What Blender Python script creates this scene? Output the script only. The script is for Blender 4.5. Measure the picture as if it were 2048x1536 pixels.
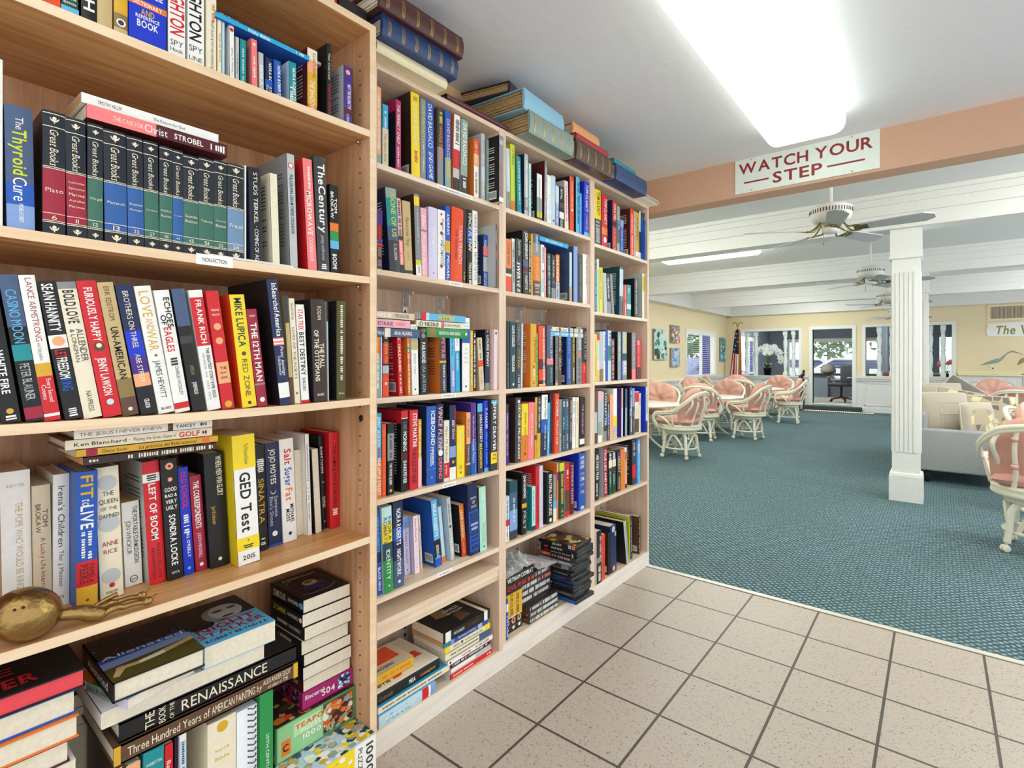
import bpy, bmesh, math, random
from mathutils import Vector, Matrix

for _o in list(bpy.data.objects):
    bpy.data.objects.remove(_o)
SC = bpy.context.scene
COL = SC.collection
random.seed(7)

# ---------------------------------------------------------------- camera, world, exposure
F = 1055.0; HV = 719.0; CX = 1024.0; CZ = 1.15         # focal length (px of a 2048 frame), horizon row, eye height
TH = math.atan2(850, 1055); SN = math.sin(TH); CS = math.cos(TH)
cam_d = bpy.data.cameras.new('camera'); cam = bpy.data.objects.new('camera', cam_d); COL.objects.link(cam)
cam_d.sensor_width = 36; cam_d.lens = F / 2048 * 36; cam_d.shift_y = -(768 - HV) / 2048
cam_d.clip_start = .02; cam_d.clip_end = 300
cam.location = (0, 0, CZ); cam.rotation_euler = (math.pi / 2, 0, TH)
SC.camera = cam

W = bpy.data.worlds.new('daylight'); SC.world = W; W.use_nodes = True
W.node_tree.nodes['Background'].inputs[0].default_value = (.92, .96, 1, 1)
W.node_tree.nodes['Background'].inputs[1].default_value = 1.48
vs = SC.view_settings
vs.view_transform = 'Standard'; vs.look = 'None'; vs.gamma = 1; vs.use_curve_mapping = False
vs.exposure = 0.08
LAMP_NEAR = 2.9; LAMP_FAR = 24.0; FILL_OFFICE = 34.0
# ---------------------------------------------------------------- small helpers
def lin(h):
    h = h.lstrip('#'); r = []
    for i in (0, 2, 4):
        c = int(h[i:i+2], 16) / 255
        r.append(c / 12.92 if c <= .04045 else ((c + .055) / 1.055) ** 2.4)
    return (r[0], r[1], r[2], 1)
PAL = dict(black='1a191b', charcoal='3a3b3e', grey='85888a', palegrey='b7bbbb', white='ebe9e4', cream='e6dcc2', tan='c4aa78',
    beige='d3c3a6', brown='5e4230', darkbrown='382823', red='cc1f28', crimson='9c2038', maroon='551a22', orange='e0762a',
    redorange='e04a20', peach='eda678', salmon='ee7d7c', pink='e9aab6', palepink='ecd0d8', lavender='cfc8e2', purple='472680', magenta='ac1f5e',
    blue='2055b0', royalblue='1535c0', navy='1b2850', slate='46597a', paleblue='b9d2e0', sky='5cb0dc', cyan='2ba2d2',
    teal='1c8a90', darkteal='1e4a52', mint='a2dac2', green='2c8c4a', darkgreen='1c4636', lime='c4ce2c', olive='4e4a1c',
    yellow='ecd024', gold='d4a42c', greygreen='8fa298', aqua='bcdcd8', periwinkle='7f9cd0', bronze='8a7440', midnight='1b222c', seagreen='3a6a5c', cobalt='2c5c9e', steel='6d8cae')
WORD = dict(palegrey='pale grey', darkbrown='dark brown', redorange='red-orange', palepink='pale pink', royalblue='royal blue',
    paleblue='pale blue', sky='sky blue', darkteal='dark teal', darkgreen='dark green', greygreen='grey-green', midnight='near-black', seagreen='sea green', steel='steel blue')
def word(c): return WORD.get(c, c)
_M = {}
def M(c, rough=.5, metal=0, spec=.5, name=None):
    """plain procedural finish: base colour with a very light mottling"""
    k = (c, rough, metal, spec)
    if k in _M: return _M[k]
    h = PAL.get(c, c)
    m = bpy.data.materials.new(name or ('finish_' + str(c).strip('#'))); m.use_nodes = True
    nt = m.node_tree; b = nt.nodes['Principled BSDF']
    col = lin(h)
    nz = nt.nodes.new('ShaderNodeTexNoise'); nz.inputs['Scale'].default_value = 60; nz.inputs['Detail'].default_value = 1
    mx = nt.nodes.new('ShaderNodeMix'); mx.data_type = 'RGBA'
    mx.inputs[6].default_value = col; mx.inputs[7].default_value = tuple(min(1, x * 1.12 + .004) for x in col[:3]) + (1,)
    tc = nt.nodes.new('ShaderNodeTexCoord')
    nt.links.new(tc.outputs['Object'], nz.inputs['Vector'])
    nt.links.new(nz.outputs[0], mx.inputs[0]); nt.links.new(mx.outputs[2], b.inputs['Base Color'])
    b.inputs['Roughness'].default_value = rough; b.inputs['Metallic'].default_value = metal
    b.inputs['Specular IOR Level'].default_value = spec
    _M[k] = m; return m
def nodes(name):
    m = bpy.data.materials.new(name); m.use_nodes = True
    nt = m.node_tree; return m, nt, nt.nodes['Principled BSDF'], nt.nodes.new, nt.links.new
def glow(name, c, s):
    m, nt, b, N, L = nodes(name)
    b.inputs['Base Color'].default_value = lin(c); b.inputs['Emission Color'].default_value = lin(c); b.inputs['Emission Strength'].default_value = s
    return m
def wood(name, c1, c2, axis, scale=1.0, rough=.42):
    m, nt, b, N, L = nodes(name)
    tc = N('ShaderNodeTexCoord'); mp = N('ShaderNodeMapping')
    s = [14, 14, 14]; s[axis] = .9
    mp.inputs['Scale'].default_value = [x * scale for x in s]
    n1 = N('ShaderNodeTexNoise'); n1.inputs['Scale'].default_value = 2.2; n1.inputs['Detail'].default_value = 5; n1.inputs['Distortion'].default_value = .8
    n2 = N('ShaderNodeTexNoise'); n2.inputs['Scale'].default_value = 22; n2.inputs['Detail'].default_value = 2
    mx = N('ShaderNodeMix'); mx.data_type = 'RGBA'; mx.inputs[6].default_value = lin(c1); mx.inputs[7].default_value = lin(c2)
    rp = N('ShaderNodeValToRGB'); rp.color_ramp.elements[0].position = .36; rp.color_ramp.elements[1].position = .68
    ad = N('ShaderNodeMath'); ad.operation = 'MULTIPLY_ADD'; ad.inputs[1].default_value = .35
    L(tc.outputs['Object'], mp.inputs[0]); L(mp.outputs[0], n1.inputs['Vector']); L(mp.outputs[0], n2.inputs['Vector'])
    L(n2.outputs[0], ad.inputs[0]); L(n1.outputs[0], ad.inputs[2]); ad.inputs[1].default_value = .3
    sb = N('ShaderNodeMath'); sb.operation = 'SUBTRACT'; sb.inputs[1].default_value = .15
    L(ad.outputs[0], sb.inputs[0]); L(sb.outputs[0], rp.inputs[0]); L(rp.outputs[0], mx.inputs[0]); L(mx.outputs[2], b.inputs['Base Color'])
    b.inputs['Roughness'].default_value = rough
    return m
def bumpy(name, c, scale, strength, rough=.85, c2=None, detail=3):
    m, nt, b, N, L = nodes(name)
    tc = N('ShaderNodeTexCoord'); n = N('ShaderNodeTexNoise'); n.inputs['Scale'].default_value = scale; n.inputs['Detail'].default_value = detail
    bp = N('ShaderNodeBump'); bp.inputs['Strength'].default_value = strength; bp.inputs['Distance'].default_value = .01
    L(tc.outputs['Object'], n.inputs['Vector']); L(n.outputs[0], bp.inputs['Height']); L(bp.outputs[0], b.inputs['Normal'])
    if c2:
        mx = N('ShaderNodeMix'); mx.data_type = 'RGBA'; mx.inputs[6].default_value = lin(c); mx.inputs[7].default_value = lin(c2)
        rp = N('ShaderNodeValToRGB'); rp.color_ramp.elements[0].position = .38; rp.color_ramp.elements[1].position = .62
        L(n.outputs[0], rp.inputs[0]); L(rp.outputs[0], mx.inputs[0]); L(mx.outputs[2], b.inputs['Base Color'])
    else: b.inputs['Base Color'].default_value = lin(c)
    b.inputs['Roughness'].default_value = rough
    return m

class MB:
    """collects geometry for ONE mesh object, several finishes allowed"""
    def __init__(s): s.v = []; s.f = []; s.mi = []; s.mats = []; s.sm = []
    def mat(s, m):
        if m not in s.mats: s.mats.append(m)
        return s.mats.index(m)
    def add(s, vs, fs, m, smooth=False):
        o = len(s.v); k = s.mat(m); s.v += [tuple(p) for p in vs]
        for f in fs: s.f.append([i + o for i in f]); s.mi.append(k); s.sm.append(smooth)
    def box(s, x0, x1, y0, y1, z0, z1, m, mtx=None):
        p = [(x0,y0,z0),(x1,y0,z0),(x1,y1,z0),(x0,y1,z0),(x0,y0,z1),(x1,y0,z1),(x1,y1,z1),(x0,y1,z1)]
        if mtx is not None: p = [mtx @ Vector(q) for q in p]
        s.add(p, [(3,2,1,0),(4,5,6,7),(0,1,5,4),(1,2,6,5),(2,3,7,6),(3,0,4,7)], m)
    def bevbox(s, x0, x1, y0, y1, z0, z1, m, bev=.01, seg=2, mtx=None, puff=0):
        bm = bmesh.new(); bmesh.ops.create_cube(bm, size=1)
        for v in bm.verts: v.co = Vector(((x0+x1)/2+v.co.x*(x1-x0), (y0+y1)/2+v.co.y*(y1-y0), (z0+z1)/2+v.co.z*(z1-z0)))
        bmesh.ops.bevel(bm, geom=bm.edges[:], offset=bev, segments=seg, affect='EDGES', profile=.5, clamp_overlap=True)
        s.bm(bm, m, mtx, True)
    def bm(s, bm, m, mtx=None, smooth=False):
        bm.verts.ensure_lookup_table(); bm.verts.index_update()
        s.add([(mtx @ v.co if mtx is not None else v.co) for v in bm.verts], [[v.index for v in f.verts] for f in bm.faces], m, smooth); bm.free()
    def quad(s, a, b, c, d, m): s.add([a, b, c, d], [(0,1,2,3)], m)
    def prism(s, pts, z0, z1, m, mtx=None):
        n = len(pts); p = [(x,y,z0) for x,y in pts] + [(x,y,z1) for x,y in pts]
        if mtx is not None: p = [mtx @ Vector(q) for q in p]
        s.add(p, [list(range(n))[::-1], list(range(n, 2*n))] + [(i, (i+1)%n, (i+1)%n+n, i+n) for i in range(n)], m)
    def lathe(s, prof, m, n=20, mtx=None, a0=0, a1=2*math.pi, smooth=True):
        full = abs(a1-a0-2*math.pi) < 1e-6; k = n if full else n+1; p = []; f = []
        for r, z in prof:
            for i in range(k):
                t = a0+(a1-a0)*i/n; p.append(Vector((r*math.cos(t), r*math.sin(t), z)))
        for j in range(len(prof)-1):
            for i in range(n):
                a = j*k+i; b = j*k+(i+1)%k; f.append((a, b, b+k, a+k))
        if full:
            if prof[0][0] > 1e-6: f.append(list(range(k))[::-1])
            if prof[-1][0] > 1e-6: f.append(list(range((len(prof)-1)*k, len(prof)*k)))
        if mtx is not None: p = [mtx @ q for q in p]
        s.add(p, f, m, smooth)
    def tube(s, pts, r, m, n=8, closed=False, mtx=None):
        pts = [Vector(p) for p in pts]; N = len(pts); rr = r if isinstance(r, (list, tuple)) else [r]*N; p = []; f = []
        up = None
        for i in range(N):
            a = pts[(i-1) % N] if (closed or i) else pts[0]; b = pts[(i+1) % N] if (closed or i < N-1) else pts[-1]
            t = (b-a).normalized()
            if up is None: up = Vector((0,0,1)) if abs(t.z) < .9 else Vector((1,0,0))
            x = t.cross(up).normalized(); up = x.cross(t).normalized()
            for k in range(n):
                g = 2*math.pi*k/n; p.append(pts[i]+rr[i]*(math.cos(g)*x+math.sin(g)*up))
        for i in range(N if closed else N-1):
            for k in range(n):
                a = i*n+k; b = i*n+(k+1)%n; c = ((i+1)%N)*n; f.append((a, b, c+(k+1)%n, c+k))
        if not closed: f += [list(range(n))[::-1], list(range((N-1)*n, N*n))]
        if mtx is not None: p = [mtx @ q for q in p]
        s.add(p, f, m, True)
    def ball(s, c, r, m, mtx=None, n=14, k=8):
        rx, ry, rz = r if isinstance(r, (tuple, list)) else (r, r, r)
        pr = [(math.sin(math.pi*j/k), -math.cos(math.pi*j/k)) for j in range(k+1)]
        g = Matrix.Translation(c) @ Matrix.Diagonal((rx, ry, rz, 1))
        if mtx is not None: g = mtx @ g
        s.lathe([(max(a, 1e-4), b) for a, b in pr], m, n, g)
    def build(s, name, parent=None, loc=None, rot=None, **tags):
        me = bpy.data.meshes.new(name); me.from_pydata(s.v, [], s.f)
        for m in s.mats: me.materials.append(m)
        me.polygons.foreach_set('material_index', s.mi); me.polygons.foreach_set('use_smooth', s.sm); me.update()
        o = bpy.data.objects.new(name, me); COL.objects.link(o)
        if parent: o.parent = parent
        if loc is not None: o.location = loc
        if rot is not None: o.rotation_euler = rot
        tag(o, **tags); return o
def tag(o, label=None, cat=None, group=None, kind=None):
    if label: o['label'] = label
    if cat: o['category'] = cat
    if group: o['group'] = group
    if kind: o['kind'] = kind
    return o
def empty(name, loc=(0,0,0), rz=0, label=None, cat=None, group=None):
    o = bpy.data.objects.new(name, None); COL.objects.link(o); o.empty_display_size = .05
    o.location = loc; o.rotation_euler = (0, 0, rz); return tag(o, label, cat, group)
KIDS = {}
def copy_tree(o, loc=None, rz=None, label=None, parent=None):
    c = o.copy(); COL.objects.link(c)
    if parent: c.parent = parent; c.matrix_parent_inverse = o.matrix_parent_inverse
    if loc is not None: c.location = loc
    if rz is not None: c.rotation_euler = (0, 0, rz)
    if label: c['label'] = label
    for ch in list(o.children): copy_tree(ch, parent=c)
    return c
def smooth_path(pts, n=6, closed=False):
    P = [Vector(p) for p in pts]; out = []; N = len(P)
    rng = range(N if closed else N-1)
    for i in rng:
        g = (lambda j: P[j % N]) if closed else (lambda j: P[max(0, min(N-1, j))])
        a, b, c, d = g(i-1), g(i), g(i+1), g(i+2)
        for k in range(n):
            t = k/n
            out.append(.5*((2*b)+(c-a)*t+(2*a-5*b+4*c-d)*t*t+(3*b-a-3*c+d)*t**3))
    if not closed: out.append(P[-1])
    return out
def ray(u, v):
    a = (u-CX)/F; return a*CS-SN, a*SN+CS, (HV-v)/F
def onx(u, v, x):                    # point of the vertical plane x seen at a measured photo pixel
    d = ray(u, v); t = x/d[0]; return x, t*d[1], CZ+t*d[2]
def ony(u, v, y):
    d = ray(u, v); t = y/d[1]; return t*d[0], y, CZ+t*d[2]
def onz(u, v, z):
    d = ray(u, v); t = (z-CZ)/d[2]; return t*d[0], t*d[1], z

# ---------------------------------------------------------------- lettering (built-in font turned into glyph meshes once)
_G = {}
def glyphs(chars, bold):
    cu = bpy.data.curves.new('g', 'FONT'); cu.resolution_u = 3; cu.offset = .02 if bold else 0
    ob = bpy.data.objects.new('g', cu); COL.objects.link(ob)
    for ch in chars:
        cu.body = ch; bpy.context.view_layer.update()
        dg = bpy.context.evaluated_depsgraph_get(); me = bpy.data.meshes.new_from_object(ob.evaluated_get(dg))
        vs = [(v.co.x, v.co.y) for v in me.vertices]; fs = [tuple(p.vertices) for p in me.polygons]
        if vs:
            x0 = min(p[0] for p in vs); x1 = max(p[0] for p in vs)
            _G[ch, bold] = ([(a-x0, b) for a, b in vs], fs, x1-x0)
        else: _G[ch, bold] = ([], [], .22)
        bpy.data.meshes.remove(me)
    bpy.data.objects.remove(ob); bpy.data.curves.remove(cu)
CH = 'ABCDEFGHIJKLMNOPQRSTUVWXYZabcdefghijklmnopqrstuvwxyz0123456789.,!?&-·\'’*:/()éáØøè '
glyphs(CH, False); glyphs(CH, True)
def letters(mb, text, m, org, ux, uy, length, height, bold=False, italic=False, conform=None, align='c', maxr=1.5):
    """lay text in the plane (ux, uy) from org (left end of its baseline box), fitted to length x cap height"""
    x = 0; items = []
    for ch in text:
        g = _G.get((ch, bold)) or _G[('.', bold)]
        if ch == ' ': x += .26; continue
        items.append((x, g)); x += g[2]+(.1 if bold else .085)
    if not items: return
    L = x-.085; sx = length/L; sy = height/.73
    if sx > maxr*sy: sx = maxr*sy
    off = (length-sx*L)/2 if align == 'c' else 0
    org = Vector(org); ux = Vector(ux); uy = Vector(uy); n = ux.cross(uy)
    for x0, g in items:
        vs = []
        for a, b in g[0]:
            p = org+ux*(off+sx*(x0+a+(.2*b if italic else 0)))+uy*(sy*b)
            if conform: p = p+n*conform(p)
            vs.append(p)
        mb.add(vs, g[1], m)
# ---------------------------------------------------------------- the setting
FZ = -0.15                                   # carpeted room lies one step down
WX = -4.69; WY = 15.6; FC = 2.67; NC = 2.254 # far left wall, far back wall, far ceiling, near ceiling
m_white = M('e6e5e3', .45); m_trim = M('eaeae9', .4); m_cream = M('e8d8b6', .8, 0, .2)
m_peach = M('d0a88e', .8, 0, .2); m_wallnear = M('d8b486', .8, 0, .2)
m_ceil = bumpy('near_ceiling_plaster', 'e9e9ec', 26, .22, .9); m_pop = bumpy('popcorn_ceiling', 'f0efee', 150, .6, .95)
def tile_mat():
    m, nt, b, N, L = nodes('speckled_floor_tile')
    p = .2806; g = .0085
    geo = N('ShaderNodeNewGeometry'); sp = N('ShaderNodeSeparateXYZ'); L(geo.outputs['Position'], sp.inputs[0])
    outs = []
    for i, off in ((0, -.981), (1, .224)):
        a = N('ShaderNodeMath'); a.operation = 'SUBTRACT'; a.inputs[1].default_value = off-40*p-g/2; L(sp.outputs[i], a.inputs[0])
        md = N('ShaderNodeMath'); md.operation = 'MODULO'; md.inputs[1].default_value = p; L(a.outputs[0], md.inputs[0])
        lt = N('ShaderNodeMath'); lt.operation = 'LESS_THAN'; lt.inputs[1].default_value = g; L(md.outputs[0], lt.inputs[0]); outs.append(lt)
    mxm = N('ShaderNodeMath'); mxm.operation = 'MAXIMUM'; L(outs[0].outputs[0], mxm.inputs[0]); L(outs[1].outputs[0], mxm.inputs[1])
    mp = N('ShaderNodeMapping'); mp.inputs['Scale'].default_value = (1, 1, 1); L(geo.outputs['Position'], mp.inputs[0])
    n1 = N('ShaderNodeTexNoise'); n1.inputs['Scale'].default_value = 150; n1.inputs['Detail'].default_value = 1.5; n1.inputs['Distortion'].default_value = 1.6; L(mp.outputs[0], n1.inputs['Vector'])
    r1 = N('ShaderNodeValToRGB'); e = r1.color_ramp.elements
    e[0].position = .335; e[0].color = lin('7b6f64'); e[1].position = .39; e[1].color = lin('beb0a2'); L(n1.outputs[0], r1.inputs[0])
    n2 = N('ShaderNodeTexNoise'); n2.inputs['Scale'].default_value = 5; L(geo.outputs['Position'], n2.inputs['Vector'])
    m1 = N('ShaderNodeMix'); m1.data_type = 'RGBA'; m1.blend_type = 'MULTIPLY'; m1.inputs[0].default_value = .25; L(r1.outputs[0], m1.inputs[6]); L(n2.outputs[1], m1.inputs[7])
    m2 = N('ShaderNodeMix'); m2.data_type = 'RGBA'; m2.inputs[7].default_value = lin('4f453c'); L(mxm.outputs[0], m2.inputs[0]); L(r1.outputs[0], m2.inputs[6]); L(m2.outputs[2], b.inputs['Base Color'])
    bp = N('ShaderNodeBump'); bp.inputs['Strength'].default_value = .5; bp.inputs['Distance'].default_value = .004; bp.invert = True; L(mxm.outputs[0], bp.inputs['Height']); L(bp.outputs[0], b.inputs['Normal'])
    b.inputs['Roughness'].default_value = .45
    return m
def carpet_mat():
    m, nt, b, N, L = nodes('teal_loop_carpet')
    geo = N('ShaderNodeNewGeometry'); mp = N('ShaderNodeMapping'); L(geo.outputs['Position'], mp.inputs[0])
    mp.inputs['Rotation'].default_value = (0, 0, math.radians(45))
    nw = N('ShaderNodeTexNoise'); nw.inputs['Scale'].default_value = 30; nw.inputs['Detail'].default_value = 1; L(geo.outputs['Position'], nw.inputs['Vector'])
    ad = N('ShaderNodeVectorMath'); ad.operation = 'MULTIPLY_ADD'; ad.inputs[1].default_value = (.02, .02, 0); L(nw.outputs[1], ad.inputs[0]); L(mp.outputs[0], ad.inputs[2])
    w1 = N('ShaderNodeTexWave'); w1.inputs['Scale'].default_value = 11; w1.bands_direction = 'X'; w1.inputs['Distortion'].default_value = 0; L(ad.outputs[0], w1.inputs['Vector'])
    w2 = N('ShaderNodeTexWave'); w2.inputs['Scale'].default_value = 11; w2.bands_direction = 'Y'; L(ad.outputs[0], w2.inputs['Vector'])
    mu = N('ShaderNodeMath'); mu.operation = 'MULTIPLY'; L(w1.outputs[1], mu.inputs[0]); L(w2.outputs[1], mu.inputs[1])
    n = N('ShaderNodeTexNoise'); n.inputs['Scale'].default_value = 260; n.inputs['Detail'].default_value = 2; L(geo.outputs['Position'], n.inputs['Vector'])
    n3 = N('ShaderNodeTexNoise'); n3.inputs['Scale'].default_value = 1.1; n3.inputs['Detail'].default_value = 2; L(geo.outputs['Position'], n3.inputs['Vector'])
    mix = N('ShaderNodeMath'); mix.operation = 'MULTIPLY_ADD'; mix.inputs[1].default_value = .55; L(n.outputs[0], mix.inputs[0]); L(mu.outputs[0], mix.inputs[2])
    r = N('ShaderNodeValToRGB'); e = r.color_ramp.elements; e[0].position = .22; e[0].color = lin('374c54'); e[1].position = 1.0; e[1].color = lin('90aab1')
    L(mix.outputs[0], r.inputs[0])
    m1 = N('ShaderNodeMix'); m1.data_type = 'RGBA'; m1.inputs[7].default_value = lin('5a6f66'); rr = N('ShaderNodeMapRange'); rr.inputs[1].default_value = .45; rr.inputs[2].default_value = .8; rr.inputs[4].default_value = .45
    L(n3.outputs[0], rr.inputs[0]); L(rr.outputs[0], m1.inputs[0]); L(r.outputs[0], m1.inputs[6]); L(m1.outputs[2], b.inputs['Base Color'])
    bp = N('ShaderNodeBump'); bp.inputs['Strength'].default_value = .7; bp.inputs['Distance'].default_value = .006; L(mix.outputs[0], bp.inputs['Height']); L(bp.outputs[0], b.inputs['Normal'])
    b.inputs['Roughness'].default_value = .95; b.inputs['Specular IOR Level'].default_value = .1
    return m
def struct(name, fn, kind='structure'):
    mb = MB(); fn(mb); return mb.build(name, kind=kind)
YS = 2.752                                   # where the tiles end
m_tile = tile_mat(); m_carp = carpet_mat()
struct('floor', lambda b: b.box(-1.53, 1.5, -1.1, YS, -.15, 0, m_tile))
struct('floor_carpet', lambda b: b.box(-4.8, 3.0, YS+.03, WY, -.3, FZ, m_carp))
m_strip = M('d6d0c4', .35, 0, .5)
struct('trim_1', lambda b: (b.box(-1.53, 1.5, YS, YS+.03, -.16, .003, m_strip)))
struct('ceiling', lambda b: b.box(-1.53, 1.6, -1.2, 3.07, NC, NC+.12, m_ceil))
struct('ceiling_far', lambda b: b.box(-4.8, 3.0, 3.07, WY+.1, FC, FC+.1, m_pop))
struct('wall_left', lambda b: b.box(-1.65, -1.53, -1.2, 3.2, -.15, NC, m_wallnear))
struct('wall_partition', lambda b: b.box(-4.8, -1.53, 3.07, 3.2, FZ, FC, m_cream))
def beam0(b):
    b.box(-1.53, 3.0, 3.07, 3.2, 2.052, 2.67, m_peach)
struct('trim_beam', beam0)
# far left wall with window, and back wall with two openings and a doorway
def wl(b):
    t = .14; x0, x1 = WX-t, WX
    b.box(x0, x1, 3.2, 12.42, FZ, 2.37, m_cream); b.box(x0, x1, 14.62, 15.6, FZ, 2.37, m_cream)
    b.box(x0, x1, 12.42, 14.62, FZ, .74, m_cream); b.box(x0, x1, 12.42, 14.62, 1.86, 2.37, m_cream)
struct('wall_far_left', wl)
OP1 = (-4.38, -2.84, .70, 1.92); DOOR = (-2.52, -1.65, 0, 1.925); OP2 = (-1.37, .265, .745, 1.945)
def wb(b):
    y0, y1 = WY, WY+.15
    xs = [-4.83, OP1[0], OP1[1], DOOR[0], DOOR[1], OP2[0], OP2[1], 3.0]
    for i in (0, 2, 4, 6): b.box(xs[i], xs[i+1], y0, y1, FZ, 2.37, m_cream)
    for o in (OP1, OP2): b.box(o[0], o[1], y0, y1, FZ, o[2], m_cream); b.box(o[0], o[1], y0, y1, o[3], 2.37, m_cream)
    b.box(DOOR[0], DOOR[1], y0, y1, FZ, -.01, m_cream); b.box(DOOR[0], DOOR[1], y0, y1, DOOR[3], 2.37, m_cream)
struct('wall_back', wb)
def soffit(b):
    b.box(WX, WX+.16, 3.2, WY, 2.365, FC, m_white); b.box(WX, 3.0, WY-.14, WY+.15, 2.365, FC, m_white); b.box(WX-.14, WX, 3.2, WY, 2.37, FC, m_white)
struct('trim_2', soffit)
for i, y in enumerate((5.97, 9.24, 12.46)):
    def bm_(b, y=y):
        b.box(WX+.16, 3.0, y, y+.24, 2.352, FC, m_white)
        for s, yy in ((-1, y), (1, y+.24)):
            for k, (d, z) in enumerate(((.018, 2.47), (.035, 2.56), (.06, 2.62))):
                b.box(WX+.16, 3.0, min(yy, yy+s*d), max(yy, yy+s*d), z+.012, FC, m_white)
    struct('trim_%d' % (i+3), bm_)
# wainscot, chair rail, frames
def rail(b):
    b.box(WX, WX+.012, 3.2, WY, FZ, .66, m_white); b.box(WX, WX+.05, 3.2, WY, .655, .685, m_trim); b.box(WX, WX+.03, 3.2, WY, .62, .655, m_trim)
    b.box(WX, WX+.025, 3.2, WY, FZ, FZ+.12, m_trim)
    for k in range(13):
        y = 3.5+k*.92
        for a, c, e, f in ((0, .7, .52, .54), (0, .7, .05, .07), (0, .02, .05, .54), (.68, .7, .05, .54)): b.box(WX+.01, WX+.024, y+a, y+c, e, f, m_trim)
struct('baseboard_left', rail)
def rail2(b):
    for x0, x1 in ((-4.69, DOOR[0]-.08), (DOOR[1]+.08, .36)):
        b.box(x0, x1, WY-.012, WY, FZ, .63, m_white); b.box(x0, x1, WY-.1, WY, .685, .715, m_trim); b.box(x0, x1, WY-.06, WY, .625, .685, m_trim); b.box(x0, x1, WY-.025, WY, FZ, FZ+.12, m_trim)
    for x0, x1 in ((-4.5, -3.7), (-3.55, -2.72), (-1.40, -.55), (-.42, .3)):
        for a, c, e, f in ((x0, x1, .56, .58), (x0, x1, .02, .04), (x0, x0+.02, .02, .58), (x1-.02, x1, .02, .58)): b.box(a, c, WY-.026, WY, e, f, m_trim)
struct('baseboard_back', rail2)
for i, (o, nm) in enumerate(((OP1, 'window_1'), (OP2, 'window_2'))):
    def fr(b, o=o):
        x0, x1, z0, z1 = o; w = .07; y0, y1 = WY-.025, WY+.17
        b.box(x0-w, x0, y0, y1, z0, z1+w, m_trim); b.box(x1, x1+w, y0, y1, z0, z1+w, m_trim); b.box(x0, x1, y0, y1, z1, z1+w, m_trim)
        b.box(x0-w, x1+w, WY-.03, y1, z0-.015, z0, m_trim)
    struct(nm, fr)
def drf(b):
    x0, x1, z0, z1 = DOOR; w = .08
    b.box(x0-w, x0, WY-.03, WY+.17, FZ, z1+w, m_trim); b.box(x1, x1+w, WY-.03, WY+.17, FZ, z1+w, m_trim); b.box(x0, x1, WY-.03, WY+.17, z1, z1+w, m_trim)
    b.box(x0, x1, WY, WY+.17, -.02, .012, m_trim)
struct('door_1', drf)
# rooms seen through the openings
m_office = M('8a92a0', .8, 0, .2); m_offfl = bumpy('grey_office_carpet', '8b8784', 9, .3, .95, 'b9b4ae')
struct('floor_office', lambda b: b.box(-4.85, 2.2, WY+.15, 20.85, -.1, 0, m_offfl))
struct('ceiling_office', lambda b: b.box(-4.85, 2.2, WY+.15, 20.85, 2.3, 2.4, m_white))
def offw(b):
    for y0, y1, z0, z1 in ((WY+.15, 16.9, 0, 2.3), (18.95, 20.85, 0, 2.3), (16.9, 18.95, 0, .68), (16.9, 18.95, 1.86, 2.3)): b.box(-4.85, -4.7, y0, y1, z0, z1, m_office)
struct('wall_office_left', offw)
OW = (-4.12, -1.35, .45, 1.86)
def offb(b):
    b.box(-4.7, OW[0], 20.7, 20.85, 0, 2.3, m_office); b.box(OW[1], 2.2, 20.7, 20.85, 0, 2.3, m_office)
    b.box(OW[0], OW[1], 20.7, 20.85, 0, OW[2], m_office); b.box(OW[0], OW[1], 20.7, 20.85, OW[3], 2.3, m_office)
struct('wall_office_back', offb)
struct('wall_office_divider', lambda b: (b.box(-1.2, -1.08, 17.6, 20.7, 0, 2.3, m_office), b.box(.9, 1.02, WY+.15, 20.7, 0, 2.3, m_office)))
def blind(b, horiz, x0, x1, z0, z1, y, m):       # horizontal slats; horiz 'x' spans x, 'y' spans y
    n = int((z1-z0)/.052)
    for k in range(n):
        z = z0+.03+k*(z1-z0-.05)/n
        if horiz == 'x': b.add([(x0,y-.018,z-.002),(x1,y-.018,z-.002),(x1,y+.018,z+.002),(x0,y+.018,z+.002),(x0,y-.018,z+.001),(x1,y-.018,z+.001),(x1,y+.018,z+.005),(x0,y+.018,z+.005)], [(0,1,2,3),(4,7,6,5),(0,4,5,1),(1,5,6,2),(2,6,7,3),(3,7,4,0)], m)
        else: b.add([(y-.018,x0,z-.002),(y-.018,x1,z-.002),(y+.018,x1,z+.002),(y+.018,x0,z+.002),(y-.018,x0,z+.001),(y-.018,x1,z+.001),(y+.018,x1,z+.005),(y+.018,x0,z+.005)], [(3,2,1,0),(5,6,7,4),(1,5,4,0),(2,6,5,1),(3,7,6,2),(0,4,7,3)], m)
m_blind = M('f4f4f6', .5)
def glass():
    m, nt, b, N, L = nodes('window_glass'); t = N('ShaderNodeBsdfTransparent'); g = N('ShaderNodeBsdfGlossy'); g.inputs['Roughness'].default_value = .02
    mx = N('ShaderNodeMixShader'); mx.inputs[0].default_value = .05; L(t.outputs[0], mx.inputs[1]); L(g.outputs[0], mx.inputs[2]); L(mx.outputs[0], nt.nodes['Material Output'].inputs[0]); nt.nodes.remove(b); return m
m_glass = glass()
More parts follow.
